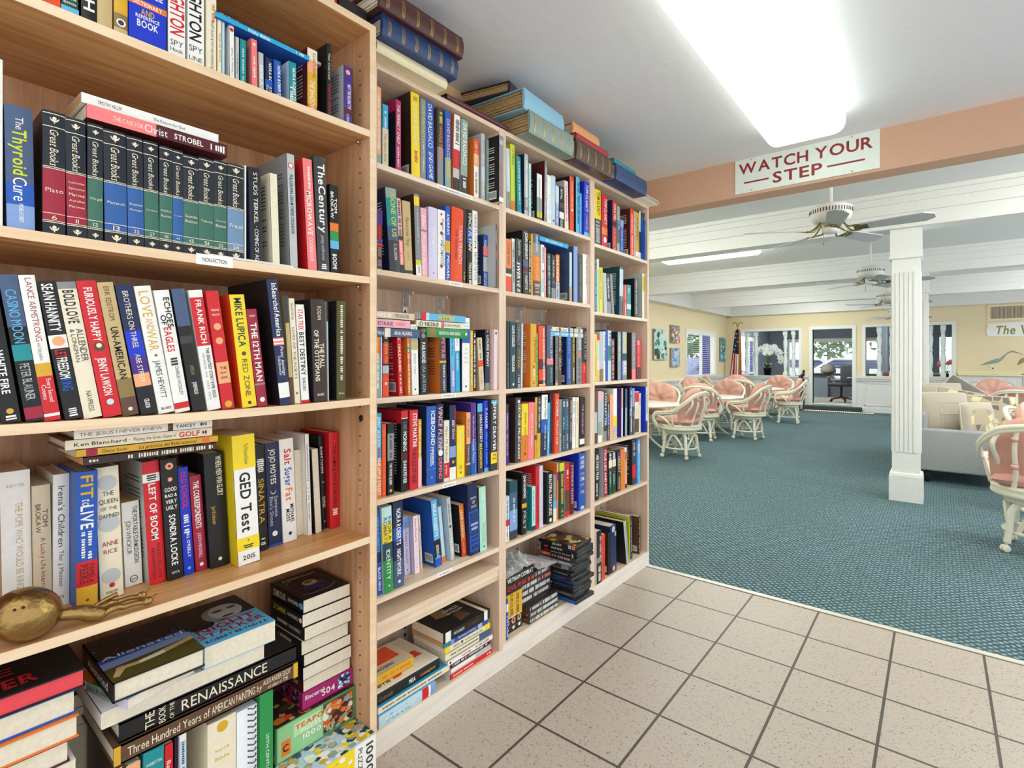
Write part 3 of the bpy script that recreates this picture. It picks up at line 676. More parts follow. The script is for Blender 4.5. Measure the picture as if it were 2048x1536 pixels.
row('A3', AZ[2], XA, '''
@ 0 520 4.518
20 196 120 -255 h black | V .5 .8 white .45 0 WHITE FIRE | O .92 gold .4 | D .95 .98 white .6
236 402 110 -258 h black | B 0 .35 slate | B .47 .58 teal | T .1 .46 sky .6 0 CASINO MOON | T .6 .85 palegrey .55 0 PETER BLAUNER | B .9 .98 crimson
408 552 108 -302 h cream | B 0 1 white | T .02 .45 crimson .42 .05 LANCE ARMSTRONG | T .46 .58 charcoal .25 0 with Sally Jenkins | B .6 .69 gold | B .69 1 red | T .71 .87 white .3 .17 Every Second | T .75 .85 white .3 -.2 Counts | B .95 .97 white
590 752 165 -288 h black | V .02 .36 white .62 0 SEAN HANNITY | B .385 .48 white | O .43 peach .7 | V .49 .55 red .6 0 LET | V .55 .7 white .6 0 FREEDOM | V .7 .79 blue .6 0 RING | D .92 .97 white .5
762 926 172 -288 h cream | B 0 .05 grey | V .06 .3 black .6 0 BOLD LOVE | T .34 .58 charcoal .4 .2 ALLENDER | T .34 .58 charcoal .25 -.2 & LONGMAN | T .8 .95 charcoal .3 0 NAVPRESS
936 1106 162 -270 h red | V .05 .44 white .45 0 FURIOUSLY HAPPY | O .48 brown .6 | O .47 cream .3 | V .56 .84 white .45 0 JENNY LAWSON | O .89 aqua .4
1118 1258 176 -265 h tan | B .72 .86 bronze | B .86 1 brown | T .03 .28 brown .35 0 ERIK EDSTROM | V .33 .72 black .48 0 UN-AMERICAN | O .95 cream .3
1276 1422 198 -240 h navy | B 0 .35 navy | B .35 .55 royalblue | B .55 .68 purple | B .68 .78 peach | B .78 1 black | T .05 .48 cream .36 0 BROTHERS ON THREE | T .53 .75 cream .34 0 ABE STREEP | V .88 .95 white .3 0 CELADON
1436 1580 212 -228 h white | T .04 .24 gold .62 0 LOVE | T .25 .34 gold .45 0 AND | T .34 .5 gold .62 0 WAR | O .54 bronze .2 | T .58 .88 charcoal .38 0 JAMES HEWITT | K .96 black .6 BLAKE
1586 1720 250 -200 h white | V .06 .3 black .4 .2 ECHOES | V .2 .28 black .35 -.2 OF | V .3 .5 red .5 -.05 EAGLES | D .55 .6 charcoal .5 | T .62 .86 charcoal .25 .1 CHARLES WOOLLEY | B .92 .97 red
@ 370 520 4.518
72 188 238 -200 h black | B .0 .3 slate | B .38 .44 charcoal | V .62 .7 bronze .3 0 AMERICAN | V .76 .86 white .3 0 JOSEPH ELLIS
206 326 250 -178 h white | B .06 .46 red | V .08 .44 white .42 .05 FRANK RICH | V .48 .9 charcoal .25 .16 THE GREATEST STORY EVER SOLD | D .52 .9 palegrey .2 -.18
340 450 256 -156 h red | K .16 cream .6 SUSAN | K .2 cream .6 ORLEAN | O .3 peach .6 | O .42 peach .6 | B .6 .78 peach | K .65 maroon .5 THE | K .69 maroon .6 LIBRARY | K .73 maroon .5 BOOK | O .96 gold .6
520 650 292 -122 h yellow sredorange | V .03 .46 darkgreen .5 0 MIKE LUPICA | O .52 brown .3 | T .57 .9 brown .38 0 RED ZONE | O .96 charcoal .25
658 748 424 -118 h crimson | K .07 white .6 SCOTT | V .14 .74 white .6 0 THE 12TH MAN | B .76 .78 grey | O .93 white .5
862 956 158 -128 h navy sblack i.004 d.2 | V .03 .45 white .5 .1 InSearchofAmerica | B .46 .52 salmon | B .47 .485 white | B .5 .51 white | I .53 .76 white .28 .18 Peter Jennings | I .6 .76 white .28 -.16 Todd Brewster | B .82 .94 white
952 986 305 -60 h tan | B 0 .25 charcoal | B .75 1 brown
990 1046 330 -66 p cream | T .04 .2 charcoal .4 0 THE DOCTOR ON | T .24 .8 charcoal .42 0 LIVES OF THE POETS | O .9 bronze .4
1050 1126 388 -52 p white | B .04 .26 white | V .05 .26 red .62 0 STAR TREK | V .28 .72 black .55 0 BEST DESTINY | V .74 .88 charcoal .35 0 DIANE CAREY | B .97 1 red
1166 1284 342 -34 h darkbrown sblack | T .07 .2 cream .3 .1 ROGAN | V .43 .67 cream .34 .2 THE FALL | V .3 .8 cream .34 -.18 OF THE OTTOMANS | K .93 cream .5 BASIC
1287 1304 365 -12 p palegrey | B 0 .2 black
1370 1450 362 -6 h olive sblack | D .04 .8 cream .3 | K .93 cream .6 Burton
''', grp='books on the middle shelf of the oak bookcase')
row('A4', AZ[1], XA, '''
@ 0 830 3.339
18 224 372 -22 h cream y1325 | B 0 1 white | K .1 palegrey .6 KERTZER | T .22 .82 tan .26 .1 THE POPE WHO WOULD BE KING
229 352 462 -24 h beige y1300 | T .15 .38 brown .3 .18 TOM | T .15 .38 brown .3 -.2 BROKAW | T .42 .92 crimson .3 .05 A Lucky Life Interrupted
355 495 388 -30 h white y1270 | T .09 .55 charcoal .42 0 Irena's Children | T .58 .85 charcoal .28 0 Tilar J. Mazzeo | H .93 charcoal .3 G
510 652 372 -42 h blue y1290 | B .655 .84 red | B .84 1 gold | V .03 .2 gold .6 0 FIT | I .2 .25 white .5 0 to | V .25 .42 white .62 0 LIVE | D .44 .63 white .2 .12 | D .44 .63 white .2 -.2 | T .68 .82 maroon .3 .2 PAMELA | T .68 .82 maroon .4 -.14 PEEKE | O .94 brown .15
672 826 340 -44 h cream y1225 | O .12 palegrey .8 | O .43 palegrey .9 | O .83 palegrey .8 | H .2 charcoal .5 THE | H .26 charcoal .8 QUEEN | H .315 charcoal .7 OF THE | H .37 charcoal .86 DAMNED | H .58 crimson .7 ANNE | H .64 crimson .6 RICE | O .9 red .25 | H .95 charcoal .5 KNOPF
834 956 574 -28 p white y1138 | V .06 .74 charcoal .26 .22 THE PORTABLE CURMUDGEON | T .22 .62 charcoal .28 -.15 JON WINOKUR | O .92 black .45 | O .92 white .36 | K .92 black .3 NAL
998 1110 300 -54 h red spalegrey fk y1122 | B .1 .17 white | D .11 .16 black .7 | V .18 .64 white .42 0 LEFT OF BOOM | T .68 .96 maroon .22 .16 DOUGLAS LAUX | T .7 .96 maroon .22 -.16 AND RALPH PEZZULLO
1120 1226 285 -54 h black y1094 | O .06 peach .5 | O .06 brown .2 | O .17 peach .3 | K .25 white .75 GOOD | K .3 white .75 BAD & | K .35 white .7 VERY | K .4 white .7 UGLY | V .46 .88 white .4 0 SONDRA LOCKE | H .94 white .5 VIVA
@ 370 830 4.151
-5 78 422 -58 h royalblue y1313 | V .04 .38 red .6 0 OLD SCHOOL | D .44 .6 white .6 | V .6 .84 white .3 .1 BILL O'REILLY | O .94 sky .35
92 186 490 -58 h crimson y1285 | V .06 .55 white .5 0 THE CORRESPONDENTS | T .6 .86 palepink .3 0 JUDITH MACKRELL | O .93 white .35
212 372 312 -62 h black y1262 | V .03 .38 cream .3 .22 WHERE MEN WIN GLORY | B .0 .01 black | T .46 .62 gold .22 -.15 Jon Krakauer | O .93 cream .2
442 626 162 -56 p white syellow y1245 | B 0 .26 yellow | B .79 .89 yellow | T .07 .23 black .2 .1 The Princeton Review | V .29 .75 black .48 0 GED Test | K .815 black .12 2 | D .85 .87 charcoal .5 | K .945 charcoal .55 2015
606 690 238 -32 h black y1124 | D .1 .25 white .7 | T .32 .74 gold .55 0 SINATRA | D .86 .94 white .5
696 806 228 -36 p navy y1090 | V .06 .4 cream .4 .05 JOJO MOYES | O .47 cream .4 | O .465 navy .36 | T .52 .72 palegrey .28 .2 Someone | T .52 .8 palegrey .28 -.16 Else's Shoes | O .88 white .4 | B .98 1 blue
816 930 196 -36 h white y1055 | V .1 .25 red .5 .04 Salt | V .28 .46 blue .5 .04 Sugar | V .48 .6 orange .5 .04 Fat | V .64 .82 black .26 .2 MICHAEL | V .68 .8 black .26 -.1 MOSS | O .92 charcoal .25
932 1006 288 -26 n cream scream y1000
1020 1056 158 -50 p white i.14 | D .1 .9 grey .3
1082 1140 284 -34 n cream sblack y985
1146 1196 172 -38 h black y945 | V .12 .4 white .5 0 DARKTOWN | O .5 grey .5 | V .62 .8 white .3 .2 THOMAS | V .62 .8 white .3 -.2 MULLEN | O .92 palegrey .35
1206 1284 148 -12 h red y925 | K .08 white .3 + | V .14 .78 maroon .36 0 THE AMBULANCE DRIVERS | D .8 .9 white .6
''', grp='books on the fourth shelf of the oak bookcase')
xq = XA-.055
z_ = AZ[1]+.2755
for (uL, uR, vb, th, k, c, it, sd) in (
    (167, 432, 927, .018, 'p', 'darkbrown', ('D .02 .1 cream .3', 'D .3 .97 cream .55'), 'darkbrown'),
    (152, 436, 909, .0165, 'p', 'gold', ('B .06 .13 crimson', 'T .16 .32 brown .45 0 Diane Stein', 'I .4 .82 black .5 0 La práctica del Reiki esencial', 'B .87 .93 orange'), 'beige'),
    (130, 424, 893, .0195, 'h', 'cream', ('V .05 .4 charcoal .38 0 Ken Blanchard ·', 'T .42 .72 charcoal .38 0 Playing the Great Game of', 'V .74 .9 red .6 0 GOLF', 'D .92 .96 black .4'), 'brown'),
    (148, 424, 866, .018, 'h', 'white', ('T .03 .6 bronze .4 0 THE JESUS I NEVER KNEW', 'B .64 .68 brown', 'V .7 .86 charcoal .42 0 YANCEY', 'D .9 .95 black .4'), 'brown')):
    a = onx(uL, vb, xq); e = onx(uR, vb, xq); th *= .93; lay('A4', xq, a[1], e[1]-a[1], z_, th, k, c, it, .14, sd, None); z_ += th+.0004
row('B1', BZ[6], XB, '''
@ 745 150 5.689
36 98 122 0 h peach | D .1 .8 cream .5 | B .86 1 greygreen
112 180 322 -4 p cyan | B .38 1 beige | D .1 .4 white .3 | I .45 .9 brown .35 0 The Open Girls
262 326 268 -4 p magenta sblack ftmagenta | I .06 .6 white .5 .05 THE PERFECT CHILD | V .65 .93 white .3 0 LUCINDA BERRY
443 541 185 -10 h yellow sdarkbrown fb | T .04 .1 bronze .5 0 II | T .13 .6 cream .5 0 DAVID BALDACCI | D .66 .82 red .4
545 606 256 -8 h grey | T .04 .5 lime .5 0 DAVID BALDACCI | T .52 .9 white .3 0 A MINUTE TO MIDNIGHT
618 706 290 -14 h blue sblue | T .03 .56 white .55 0 DAVID BALDACCI | I .62 .94 white .5 0 END GAME
738 806 362 -6 h charcoal sbrown | B .5 1 grey | V .1 .65 orange .5 0 THE WHOLE TRUTH | D .05 .2 lime .5
824 892 400 -4 h blue | B .6 1 greygreen | V .1 .6 pink .5 0 DAVID BALDACCI | T .62 .85 yellow .6 0 ONE GOOD
912 982 446 18 h white sorange | B .45 .7 red | B .7 .82 palegrey | B .82 1 darkbrown | D .04 .4 charcoal .6
1002 1076 500 10 h greygreen | V .05 .6 white .6 0 DAVID BALDACCI | B .75 1 charcoal | D .78 .9 white .5
1152 1210 722 4 p white sorange | B 0 .25 redorange | B .25 .45 peach | T .05 .4 cream .4 0 LEE CHILD | D .55 .9 bronze .4
1238 1281 664 4 h palegrey | B .5 .7 paleblue | D .3 .9 white .4
1298 1346 730 0 h greygreen | I .1 .5 cream .5 0 STEVE BERRY | D .6 .9 cream .4
1440 1488 682 2 p grey sblack fwb i-.03 | T .45 .9 red .5 0 LINE OF VISION | O .1 palegrey .8 | B .93 1 white
''', grp='books on the top shelf of the left pale bookcase')
row('B2', BZ[5], XB, '''
@ 745 360 6.678
58 132 392 6 p maroon | B 0 .25 purple | D .25 .5 red .6 | B .5 .53 blue | B .55 .6 red | D .62 .98 grey .7
232 372 95 -64 h teal snavy fw | B 0 .12 greygreen | B .62 1 charcoal | B .45 .62 slate | V .13 .58 lime .44 .1 ONE OF US | T .05 .13 lime .4 .1 AS | T .66 .85 white .26 .1 C. ELLISON
374 426 240 -54 p charcoal | B 0 .5 pink | D .03 .5 charcoal .7 | B .55 .88 salmon | D .56 .87 white .4
430 541 270 -38 p tan sgold | I .22 .6 charcoal .4 .05 Fierce Little Thing | D .7 .8 bronze .15 | B .94 .98 charcoal
584 656 182 -34 h grey sdarkbrown | B .03 .14 yellow | D .18 .6 palegrey .25 | B .8 .86 lime | B .86 1 white | D .88 .95 charcoal .3
656 741 365 -18 p pink | I .05 .3 white .5 0 Elle | B .31 .34 grey | I .36 .95 white .5 0 the lake house
750 863 352 -6 h lavender | T .1 .8 white .35 .1 Margot | O .92 charcoal .12
868 972 388 6 p white | O .06 red .25 | O .2 crimson .3 | O .33 crimson .35 | O .5 maroon .2 | O .62 charcoal .2 | O .8 crimson .35 | I .12 .4 charcoal .3 .2 Sweet Girl | T .42 .8 darkteal .5 .15 WITCHWOOD
974 1036 345 0 h blue | V .1 .38 white .55 0 ANDREWS | B .46 .62 gold | V .66 .98 white .5 0 MICHAEL
1040 1196 356 20 h redorange | T .22 .74 palepink .28 .25 TANA FRENCH | T .3 .7 maroon .16 -.1 THE TRESPASSER | O .92 orange .1
1200 1242 382 0 h darkbrown | D .85 .97 gold .5
1264 1332 386 -16 h black | B .25 .45 blue | W .03 .54 cream .6 0 VINCE FLYNN | V .7 .92 cream .5 0 TREASON | D .94 .98 white .5
1334 1402 404 -8 h white | T .04 .46 charcoal .4 0 VINCE FLYNN | O .49 black .3 | T .55 .93 black .4 0 ENEMY OF THE STATE
1480 1537 726 0 p blue snavy fwb | I .1 .22 white .6 0 RISE | B .22 .4 salmon | B .42 .7 palegrey | I .72 .97 white .6 0 SEIZE
1548 1602 756 4 p grey | B 0 .2 tan | D .3 .9 palegrey .25 | B .85 .9 purple
1645 1708 592 4 h charcoal spalegrey i-.02 | B 0 .2 maroon | B .42 .55 redorange | V .03 .38 white .6 0 TESS GERRITSEN | B .7 1 darkbrown | V .58 .88 red .6 0 GARDENS
''', grp='books on the second shelf of the left pale bookcase')
row('B3', BZ[4], XB, '''
@ 745 570 6.678
40 104 520 -4 p orange | I .02 .35 yellow .5 0 Two Kings | B .45 1 greygreen | D .4 .9 white .4
104 130 692 0 p paleblue | D .1 .9 white .5
132 216 600 0 h black | D .02 .12 white .5 | B .2 .5 red | V .18 .5 gold .5 0 DIE FOR YOU | B .53 .65 palegrey | B .66 1 redorange | O .8 cream .4
350 412 680 -28 p red sred fwb | K .05 white .5 C | V .14 .6 cream .45 0 UNLEASHED | D .65 .95 white .3
470 516 492 -20 p orange sorange fk | B .33 .4 green | B .5 .58 red | D .3 .95 cream .4
528 621 526 -20 p white | K .05 grey .6 THE | B .13 .24 greygreen | B .24 .36 tan | H .42 grey .4 me | D .45 .7 palegrey .3 | O .92 black .2
640 746 636 -14 p black | O .05 grey .5 | V .16 .5 white .46 0 PARANOID | T .53 .96 palegrey .4 0 LISA JACKSON | B .0 .0 grey
903 991 436 -18 h charcoal sorange fk | V .03 .54 salmon .46 0 NICK PETRIE | B .57 .6 gold | V .62 .97 white .3 .06 THE PRICE YOU PAY
1044 1106 540 -14 h sky snavy fw | I .1 .5 navy .4 0 Lisa Grey | B .6 1 periwinkle | D .66 .9 white .4
1110 1171 540 -14 p cyan | B 0 .38 white | D .05 .32 periwinkle .3 | V .42 .68 white .35 0 GREER HENDRICKS
1194 1300 436 -6 p white snavy | H .07 grey .7 PATRICK | H .11 grey .6 TAYLOR | B .15 .34 blue | H .42 charcoal .2 An | H .48 charcoal .3 Irish | H .54 charcoal .4 Country | H .6 charcoal .5 Christmas | O .93 black .2
1303 1346 606 -4 p gold | V .04 .4 cream .5 0 SHARI LAPENA | V .43 .9 cream .5 0 THE END OF HER
1350 1381 610 0 p black | D .05 .95 white .6
1430 1496 706 -34 p beige stan fk | D .05 .4 charcoal .3 | B .43 .55 redorange | D .6 .9 tan .4
1504 1562 594 6 h navy sblack | O .03 white .2 | V .1 .62 white .5 0 LOUISE PENNY | B .88 1 grey
1565 1606 602 4 p tan | D .1 .9 bronze .4
1615 1671 596 -4 p palepink | O .06 charcoal .4 | D .2 .9 palepink .4
''', grp='books on the third shelf of the left pale bookcase')
xs = XB-.016
def stk(shelf, z, lst, grp, x=xs, c=(745, 570, 6.678), dep=.14):
    for (l, r_, yb, yt, k, col, it, sd) in lst:
        a = onx(c[0]+l/c[2], c[1]+yb/c[2], x); e = onx(c[0]+r_/c[2], HV, x); tt = abs(onx(c[0]+l/c[2], c[1]+yt/c[2], x)[2]-a[2])
        lay(shelf, x, a[1], e[1]-a[1], z, tt, k, col, it, dep, sd, grp); z += tt+.0004
stk('B3', BZ[4]+.179, ((20, 630, 470, 345, 'p', 'slate', ('I .05 .2 white .5 0 Hate', 'B .22 .34 cream', 'V .42 .82 white .45 0 ANA HUANG'), None),
    (20, 505, 345, 225, 'p', 'pink', ('V .1 .5 navy .45 0 ROYAL BLUE', 'D .6 .85 salmon .4'), None),
    (20, 560, 225, 120, 'p', 'beige', ('D .05 .4 white .6', 'T .5 .85 charcoal .5 0 THE PAGAN STONE'), None)), None)
stk('B3', BZ[4]+.184, ((720, 1268, 420, 290, 'h', 'green', ('O .05 brown .1', 'B .05 .2 bronze', 'V .28 .8 white .35 0 HICHOTOA KING RISING', 'O .95 white .3'), None),
    (588, 1210, 278, 185, 'p', 'cream', ('V .03 .45 black .62 0 JO NESBØ', 'T .52 .93 charcoal .5 0 THE SNOWMAN'), None),
    (622, 1242, 180, 75, 'p', 'sky', ('B .02 .14 red', 'B .14 .2 paleblue', 'B .4 .72 greygreen', 'V .4 .74 lime .5 0 SUMMER'), 'beige')), None)
row('B4', BZ[3], XB, '''
@ 745 780 6.678
52 122 316 -6 p cyan fw | V .04 .4 white .55 0 JENNY JACKSON | D .42 .52 red .5 | B .55 1 orange | V .53 .97 white .55 0 PINEAPPLE STREET
126 183 462 0 p redorange | D .05 .95 orange .6
200 287 452 0 p black | B .14 .52 grey | D .17 .48 charcoal .4 | V .56 .86 white .36 0 THE WHITE QUEEN | O .94 gold .4
383 471 280 0 h black sblack fwtred | B 0 .1 red | B .09 .1 cream | V .26 .5 white .55 0 MONING | T .14 .24 grey .5 0 KAREN | B .52 .62 maroon | V .62 .9 white .5 0 DARKFEVER
498 607 274 4 h red | V .04 .46 white .5 .05 STEVE MARTINI | V .48 .92 maroon .5 0 THE RULE OF NINE
610 656 398 0 p gold | B .56 1 pink | D .05 .95 cream .4
722 850 224 0 h blue snavy | V .06 .5 white .4 .12 ICEBOUND | D .52 .75 white .2 .1 | D .52 .75 white .12 -.1 | B .8 .801 white | T .84 .97 white .12 0 lll
858 946 196 0 h navy | B .4 .6 slate | W .02 .6 pink .6 0 VINCE FLYNN | O .62 white .7 | V .68 .95 salmon .5 0 DEFEND
954 1028 412 0 p cream | B .7 .95 red | I .1 .68 bronze .5 0 Meet Mr Mulliner | T .72 .9 white .4 0 you
1030 1112 208 6 h navy sblack | V .2 .46 white .36 0 DEBT TO PAY | D .05 .5 crimson .3 .3 | B .55 .7 periwinkle | O .76 gold .4 | B .83 1 white
1124 1232 486 4 p yellow | I .06 .5 cream .3 0 Tourist Season | O .8 gold .4 | O .9 brown .2
1252 1311 306 -6 p peach sorange fk | V .1 .4 brown .4 0 DELIA OWENS | B .5 .8 charcoal | T .52 .8 cream .4 0 STRANGE SALLY | B .83 1 darkteal
1318 1391 178 -8 p purple spurple | B .55 1 blue | T .18 .48 white .25 0 The Berry Pickers | T .5 .84 white .4 0 Amanda Peters | D .02 .98 lavender .05 .3
1410 1477 184 -10 h charcoal sblack | B 0 .12 sky | V .16 .56 white .5 .1 SARA PARETSKY | V .58 .93 yellow .5 0 BREAKDOWN
1494 1576 148 -8 h royalblue | V .1 .4 white .5 0 T. PARKER | D .45 .9 sky .3 | B .95 1 sky
1580 1661 140 8 h charcoal | B 0 .05 sky | V .02 .72 white .5 0 JEFFERY DEAVER | B .74 .9 yellow | K .78 olive .5 THE | K .83 olive .6 NEVER
''', grp='books on the fourth shelf of the left pale bookcase')
row('B5', BZ[2], XB, '''
@ 745 950 5.689
56 121 398 -30 h blue | B .5 .62 navy | V .1 .5 sky .5 0 NORA ROBERTS | V .68 .95 white .5 0 BLACK HILLS
130 241 380 -28 h aqua y1360 | B .2 .42 yellow | B .42 .62 darkteal | B .62 1 green | T .12 .4 darkteal .36 .22 NORA | T .12 .42 darkteal .36 -.2 ROBERTS | T .5 .85 white .42 0 IDENTITY | O .92 white .15
246 357 320 -14 h navy y1300 | B .3 .45 blue | B .68 1 slate | V .08 .5 white .45 0 NORA ROBERTS | V .55 .86 white .4 0 NIGHTWORK | O .93 white .25
364 436 490 -24 p lavender y1150 | B 0 .2 periwinkle | I .1 .5 slate .4 0 Nora Roberts | I .55 .8 slate .3 0 Chasing Fire | O .92 charcoal .2
480 541 480 -34 p palepink slavender y1135 | I .05 .45 purple .3 0 Nora Roberts | D .5 .85 lavender .3 | O .9 charcoal .15
546 572 462 -30 p cream y1080 | D .2 .95 brown .2
722 792 300 -62 p sky sblue fb y1055 | V .06 .55 white .5 0 NORA ROBERTS | B .6 .86 black | V .68 .86 white .4 0 SHELTER IN PLACE | B .88 1 blue
794 836 372 -54 p paleblue y1000 | I .15 .8 white .4 0 Irish Rose | B .9 1 orange
890 938 270 -54 p palegrey spaleblue fk y980 | V .1 .4 charcoal .34 0 the silent sister | O .46 charcoal .5 | D .55 .9 white .3
1020 1082 348 -40 p orange sblack fb y935 | B .7 1 redorange | V .1 .65 cream .5 0 JANE HARPER | D .7 .95 peach .3
1114 1222 118 -34 h navy y925 | K .2 palegrey .6 BRIDGE | K .26 palegrey .3 OF | K .32 palegrey .55 SIGHS | B .38 .95 blue | D .4 .95 navy .9 | K .57 white .7 RICHARD | K .63 white .6 RUSSO
1226 1303 148 -18 h mint smaroon y880 | T .06 .55 white .42 .1 RAINBOW ROWELL | O .6 salmon .25 | T .64 .88 palegrey .5 0 FANGIRL | O .93 charcoal .2
''', grp='books on the fifth shelf of the left pale bookcase')
xk = XB-.006; b1 = [(745, 1140, 4.517)]
def stk2(shelf, lst, grp, zb):
    z = zb; up = ['lowest', 'second up', 'third up', 'fourth up', 'fifth up', 'sixth up', 'seventh up', 'topmost']
    for i, (y0, y1, t, k, col, it, sd, x, dep) in enumerate(lst):
        lay(shelf, x, y0, y1-y0, z, t, k, col, it, dep, sd, grp, 0, '', word(col)+' '+('hardback' if k == 'h' else 'paperback')+', '+('small one topping' if len(lst) == 1 else up[7 if i == len(lst)-1 and len(lst) > 3 else i]+' in')+(' the right pile' if len(lst) > 3 else ' the left pile')); z += t+.0004
stk2('B7', ((.952, 1.175, .036, 'h', 'paleblue', ('I .1 .55 sky .6 0 Attic', 'D .1 .6 white .2', 'B .74 .86 red', 'B .86 .9 white', 'B .9 1 periwinkle'), 'sky', XB-.006, .2),
    (.955, 1.245, .022, 'p', 'cream', ('D .05 .9 charcoal .3', 'B 0 .0 cyan'), 'cyan', XB-.012, .22),
    (.945, 1.205, .035, 'h', 'black', ('I .06 .26 bronze .4 0 Cruzando', 'V .5 .6 white .4 0 MEIA', 'T .68 .92 gold .3 0 Lessingham'), 'white', XB-.02, .2)), None, BZ[0])
stk2('B7', ((.946, 1.121, .032, 'p', 'gold', ('D .3 .95 orange .4', 'B .05 .15 cream'), 'beige', XB-.05, .125),), None, BZ[0]+.0945)
stk2('B7', ((1.25, 1.462, .019, 'h', 'red', ('D .05 .5 cream .3', 'D .86 .95 white .4'), 'white', XB-.012, .18),
    (1.255, 1.455, .016, 'p', 'white', ('B .6 1 palegrey',), 'white', XB-.014, .17), (1.24, 1.452, .016, 'p', 'maroon', ('D .1 .95 white .5',), 'beige', XB-.014, .17),
    (1.235, 1.462, .018, 'p', 'white', ('V .3 .48 red .4 0 REDUM', 'D .6 .9 charcoal .4', 'O .05 charcoal .5'), 'beige', XB-.01, .17),
    (1.228, 1.458, .024, 'p', 'cream', ('D .1 .7 charcoal .3', 'B .72 1 slate'), 'tan', XB-.014, .16),
    (1.225, 1.452, .022, 'p', 'cream', ('B 0 .1 yellow', 'B .88 1 yellow', 'T .18 .3 charcoal .4 0 GEORGIA HUNTER', 'O .36 brown .5', 'T .42 .82 charcoal .4 0 We Were the Lucky Ones'), 'tan', XB-.014, .16),
    (1.22, 1.44, .019, 'p', 'blue', ('B 0 .12 teal', 'B .14 .22 periwinkle', 'I .3 .7 white .5 0 The Power of the Dog', 'B .76 .86 palegrey'), 'tan', XB-.014, .16),
    (1.215, 1.445, .034, 'p', 'black', ('B .03 .14 white', 'T .2 .42 white .3 0 MARTA HARNECKER', 'V .5 .75 brown .3 0 SUZANNE HART', 'B .86 .94 white'), 'black', XB-.008, .16)), None, BZ[0])
def cover_print(o, fn):
    b = MB(); fn(b); b.build('cover_print', o)
def fb(book, t, L, d, draw):             # draw on the upper cover of a book laid by lay(): u along the spine from its left end, v away from the spine
    def P(pts, col, dz=0): B_.add([(-v, t-.0006+.0004+dz, L-u) for u, v in pts], [list(range(len(pts)))], cover(col))
    def T(tx, col, u0, u1, v, hgt): letters(B_, tx, cover(col), (-v, t+.0006, L-u0), (0,0,-1), (-1,0,0), u1-u0, hgt, True)
    B_ = MB(); draw(P, T); B_.build('cover_print', book)
bk = {r_['fix']: o for o, r_ in BOOKS if r_['shelf'] == 'B7'}
fb(bk['black hardback, third up in the left pile'], .035, .26, .2, lambda P, T: (P([(.01,.01),(.25,.01),(.25,.19),(.01,.19)], 'cream'), P([(.09,.02),(.12,.02),(.16,.07),(.24,.06),(.235,.1),(.13,.1),(.1,.06)], 'redorange', .0002), P([(.12,.1),(.2,.1),(.2,.15),(.14,.16)], 'redorange', .0002), T('Carrie', 'charcoal', .015, .08, .02, .02)))
fb(bk['gold paperback, small one topping the left pile'], .032, .175, .125, lambda P, T: (P([(.005,.005),(.17,.005),(.17,.12),(.005,.12)], 'beige'), P([(.03,.04),(.15,.04),(.15,.115),(.03,.115)], 'redorange', .0002), T('REGALO DE PAZ', 'charcoal', .03, .11, .012, .014)))
fb(bk['black paperback, topmost in the right pile'], .034, .23, .16, lambda P, T: (P([(.10,.02),(.16,.03),(.15,.08),(.11,.07)], 'brown'), P([(.05,.09),(.1,.08),(.12,.13),(.06,.14)], 'bronze', .0001), P([(.198,0),(.214,0),(.214,.16),(.198,.16)], 'cream', .0001), T('DANCES', 'white', .1, .17, .1, .016), T('IN THE RAIN', 'white', .1, .17, .08, .012)))
row('C1', CZS[5], XB, '''
@ 1000 260 6.98
92 142 250 -8 h paleblue | D .1 .6 white .5 | B .7 1 greygreen | D .7 .95 brown .3
150 212 192 -8 h lime | T .07 .3 brown .35 0 A PIECE | B .3 .8 lime | B .84 1 orange
243 302 360 -16 h teal | V .08 .85 white .3 0 BARBARA DELINSKY | B .95 1 cyan
340 392 326 -6 h palegrey snavy | D .1 .85 white .5 | B .7 .9 grey
400 436 462 0 p aqua | D .1 .9 teal .3
514 587 600 0 p white sblack fwb | B .5 .8 greygreen | B .8 .95 lime | D .1 .9 grey .25 | B .92 1 charcoal
615 650 428 10 h grey smaroon | D .1 .9 palepink .4
655 712 626 4 h white | D .4 .9 paleblue .3
713 768 632 4 h paleblue | O .9 red .4 | D .4 .85 white .3
775 822 770 0 p periwinkle | B 0 .4 paleblue | D .05 .9 white .4
828 892 782 0 p black | T .05 .3 white .5 0 RIVAL | B .38 .5 brown | B .6 .75 white | T .76 .96 white .5 0 DUELING
905 957 700 -8 p palepink spalegrey | D .1 .95 red .3 | B .8 1 cream
972 1031 638 -4 h redorange sblack | T .08 .55 cream .4 0 THOMAS CAMERON | O .6 white .4
1060 1112 650 4 h sky sdarkbrown | D .1 .8 navy .4 | O .54 gold .3
1116 1168 880 0 p cyan | B 0 1 sky | D .1 .9 white .3
1172 1238 712 6 h royalblue | W .05 .55 white .5 0 TOM CLANCY | T .6 .88 peach .4 0 LOCKED ON | B .93 1 sky
''', grp='books on the top shelf of the middle pale bookcase')
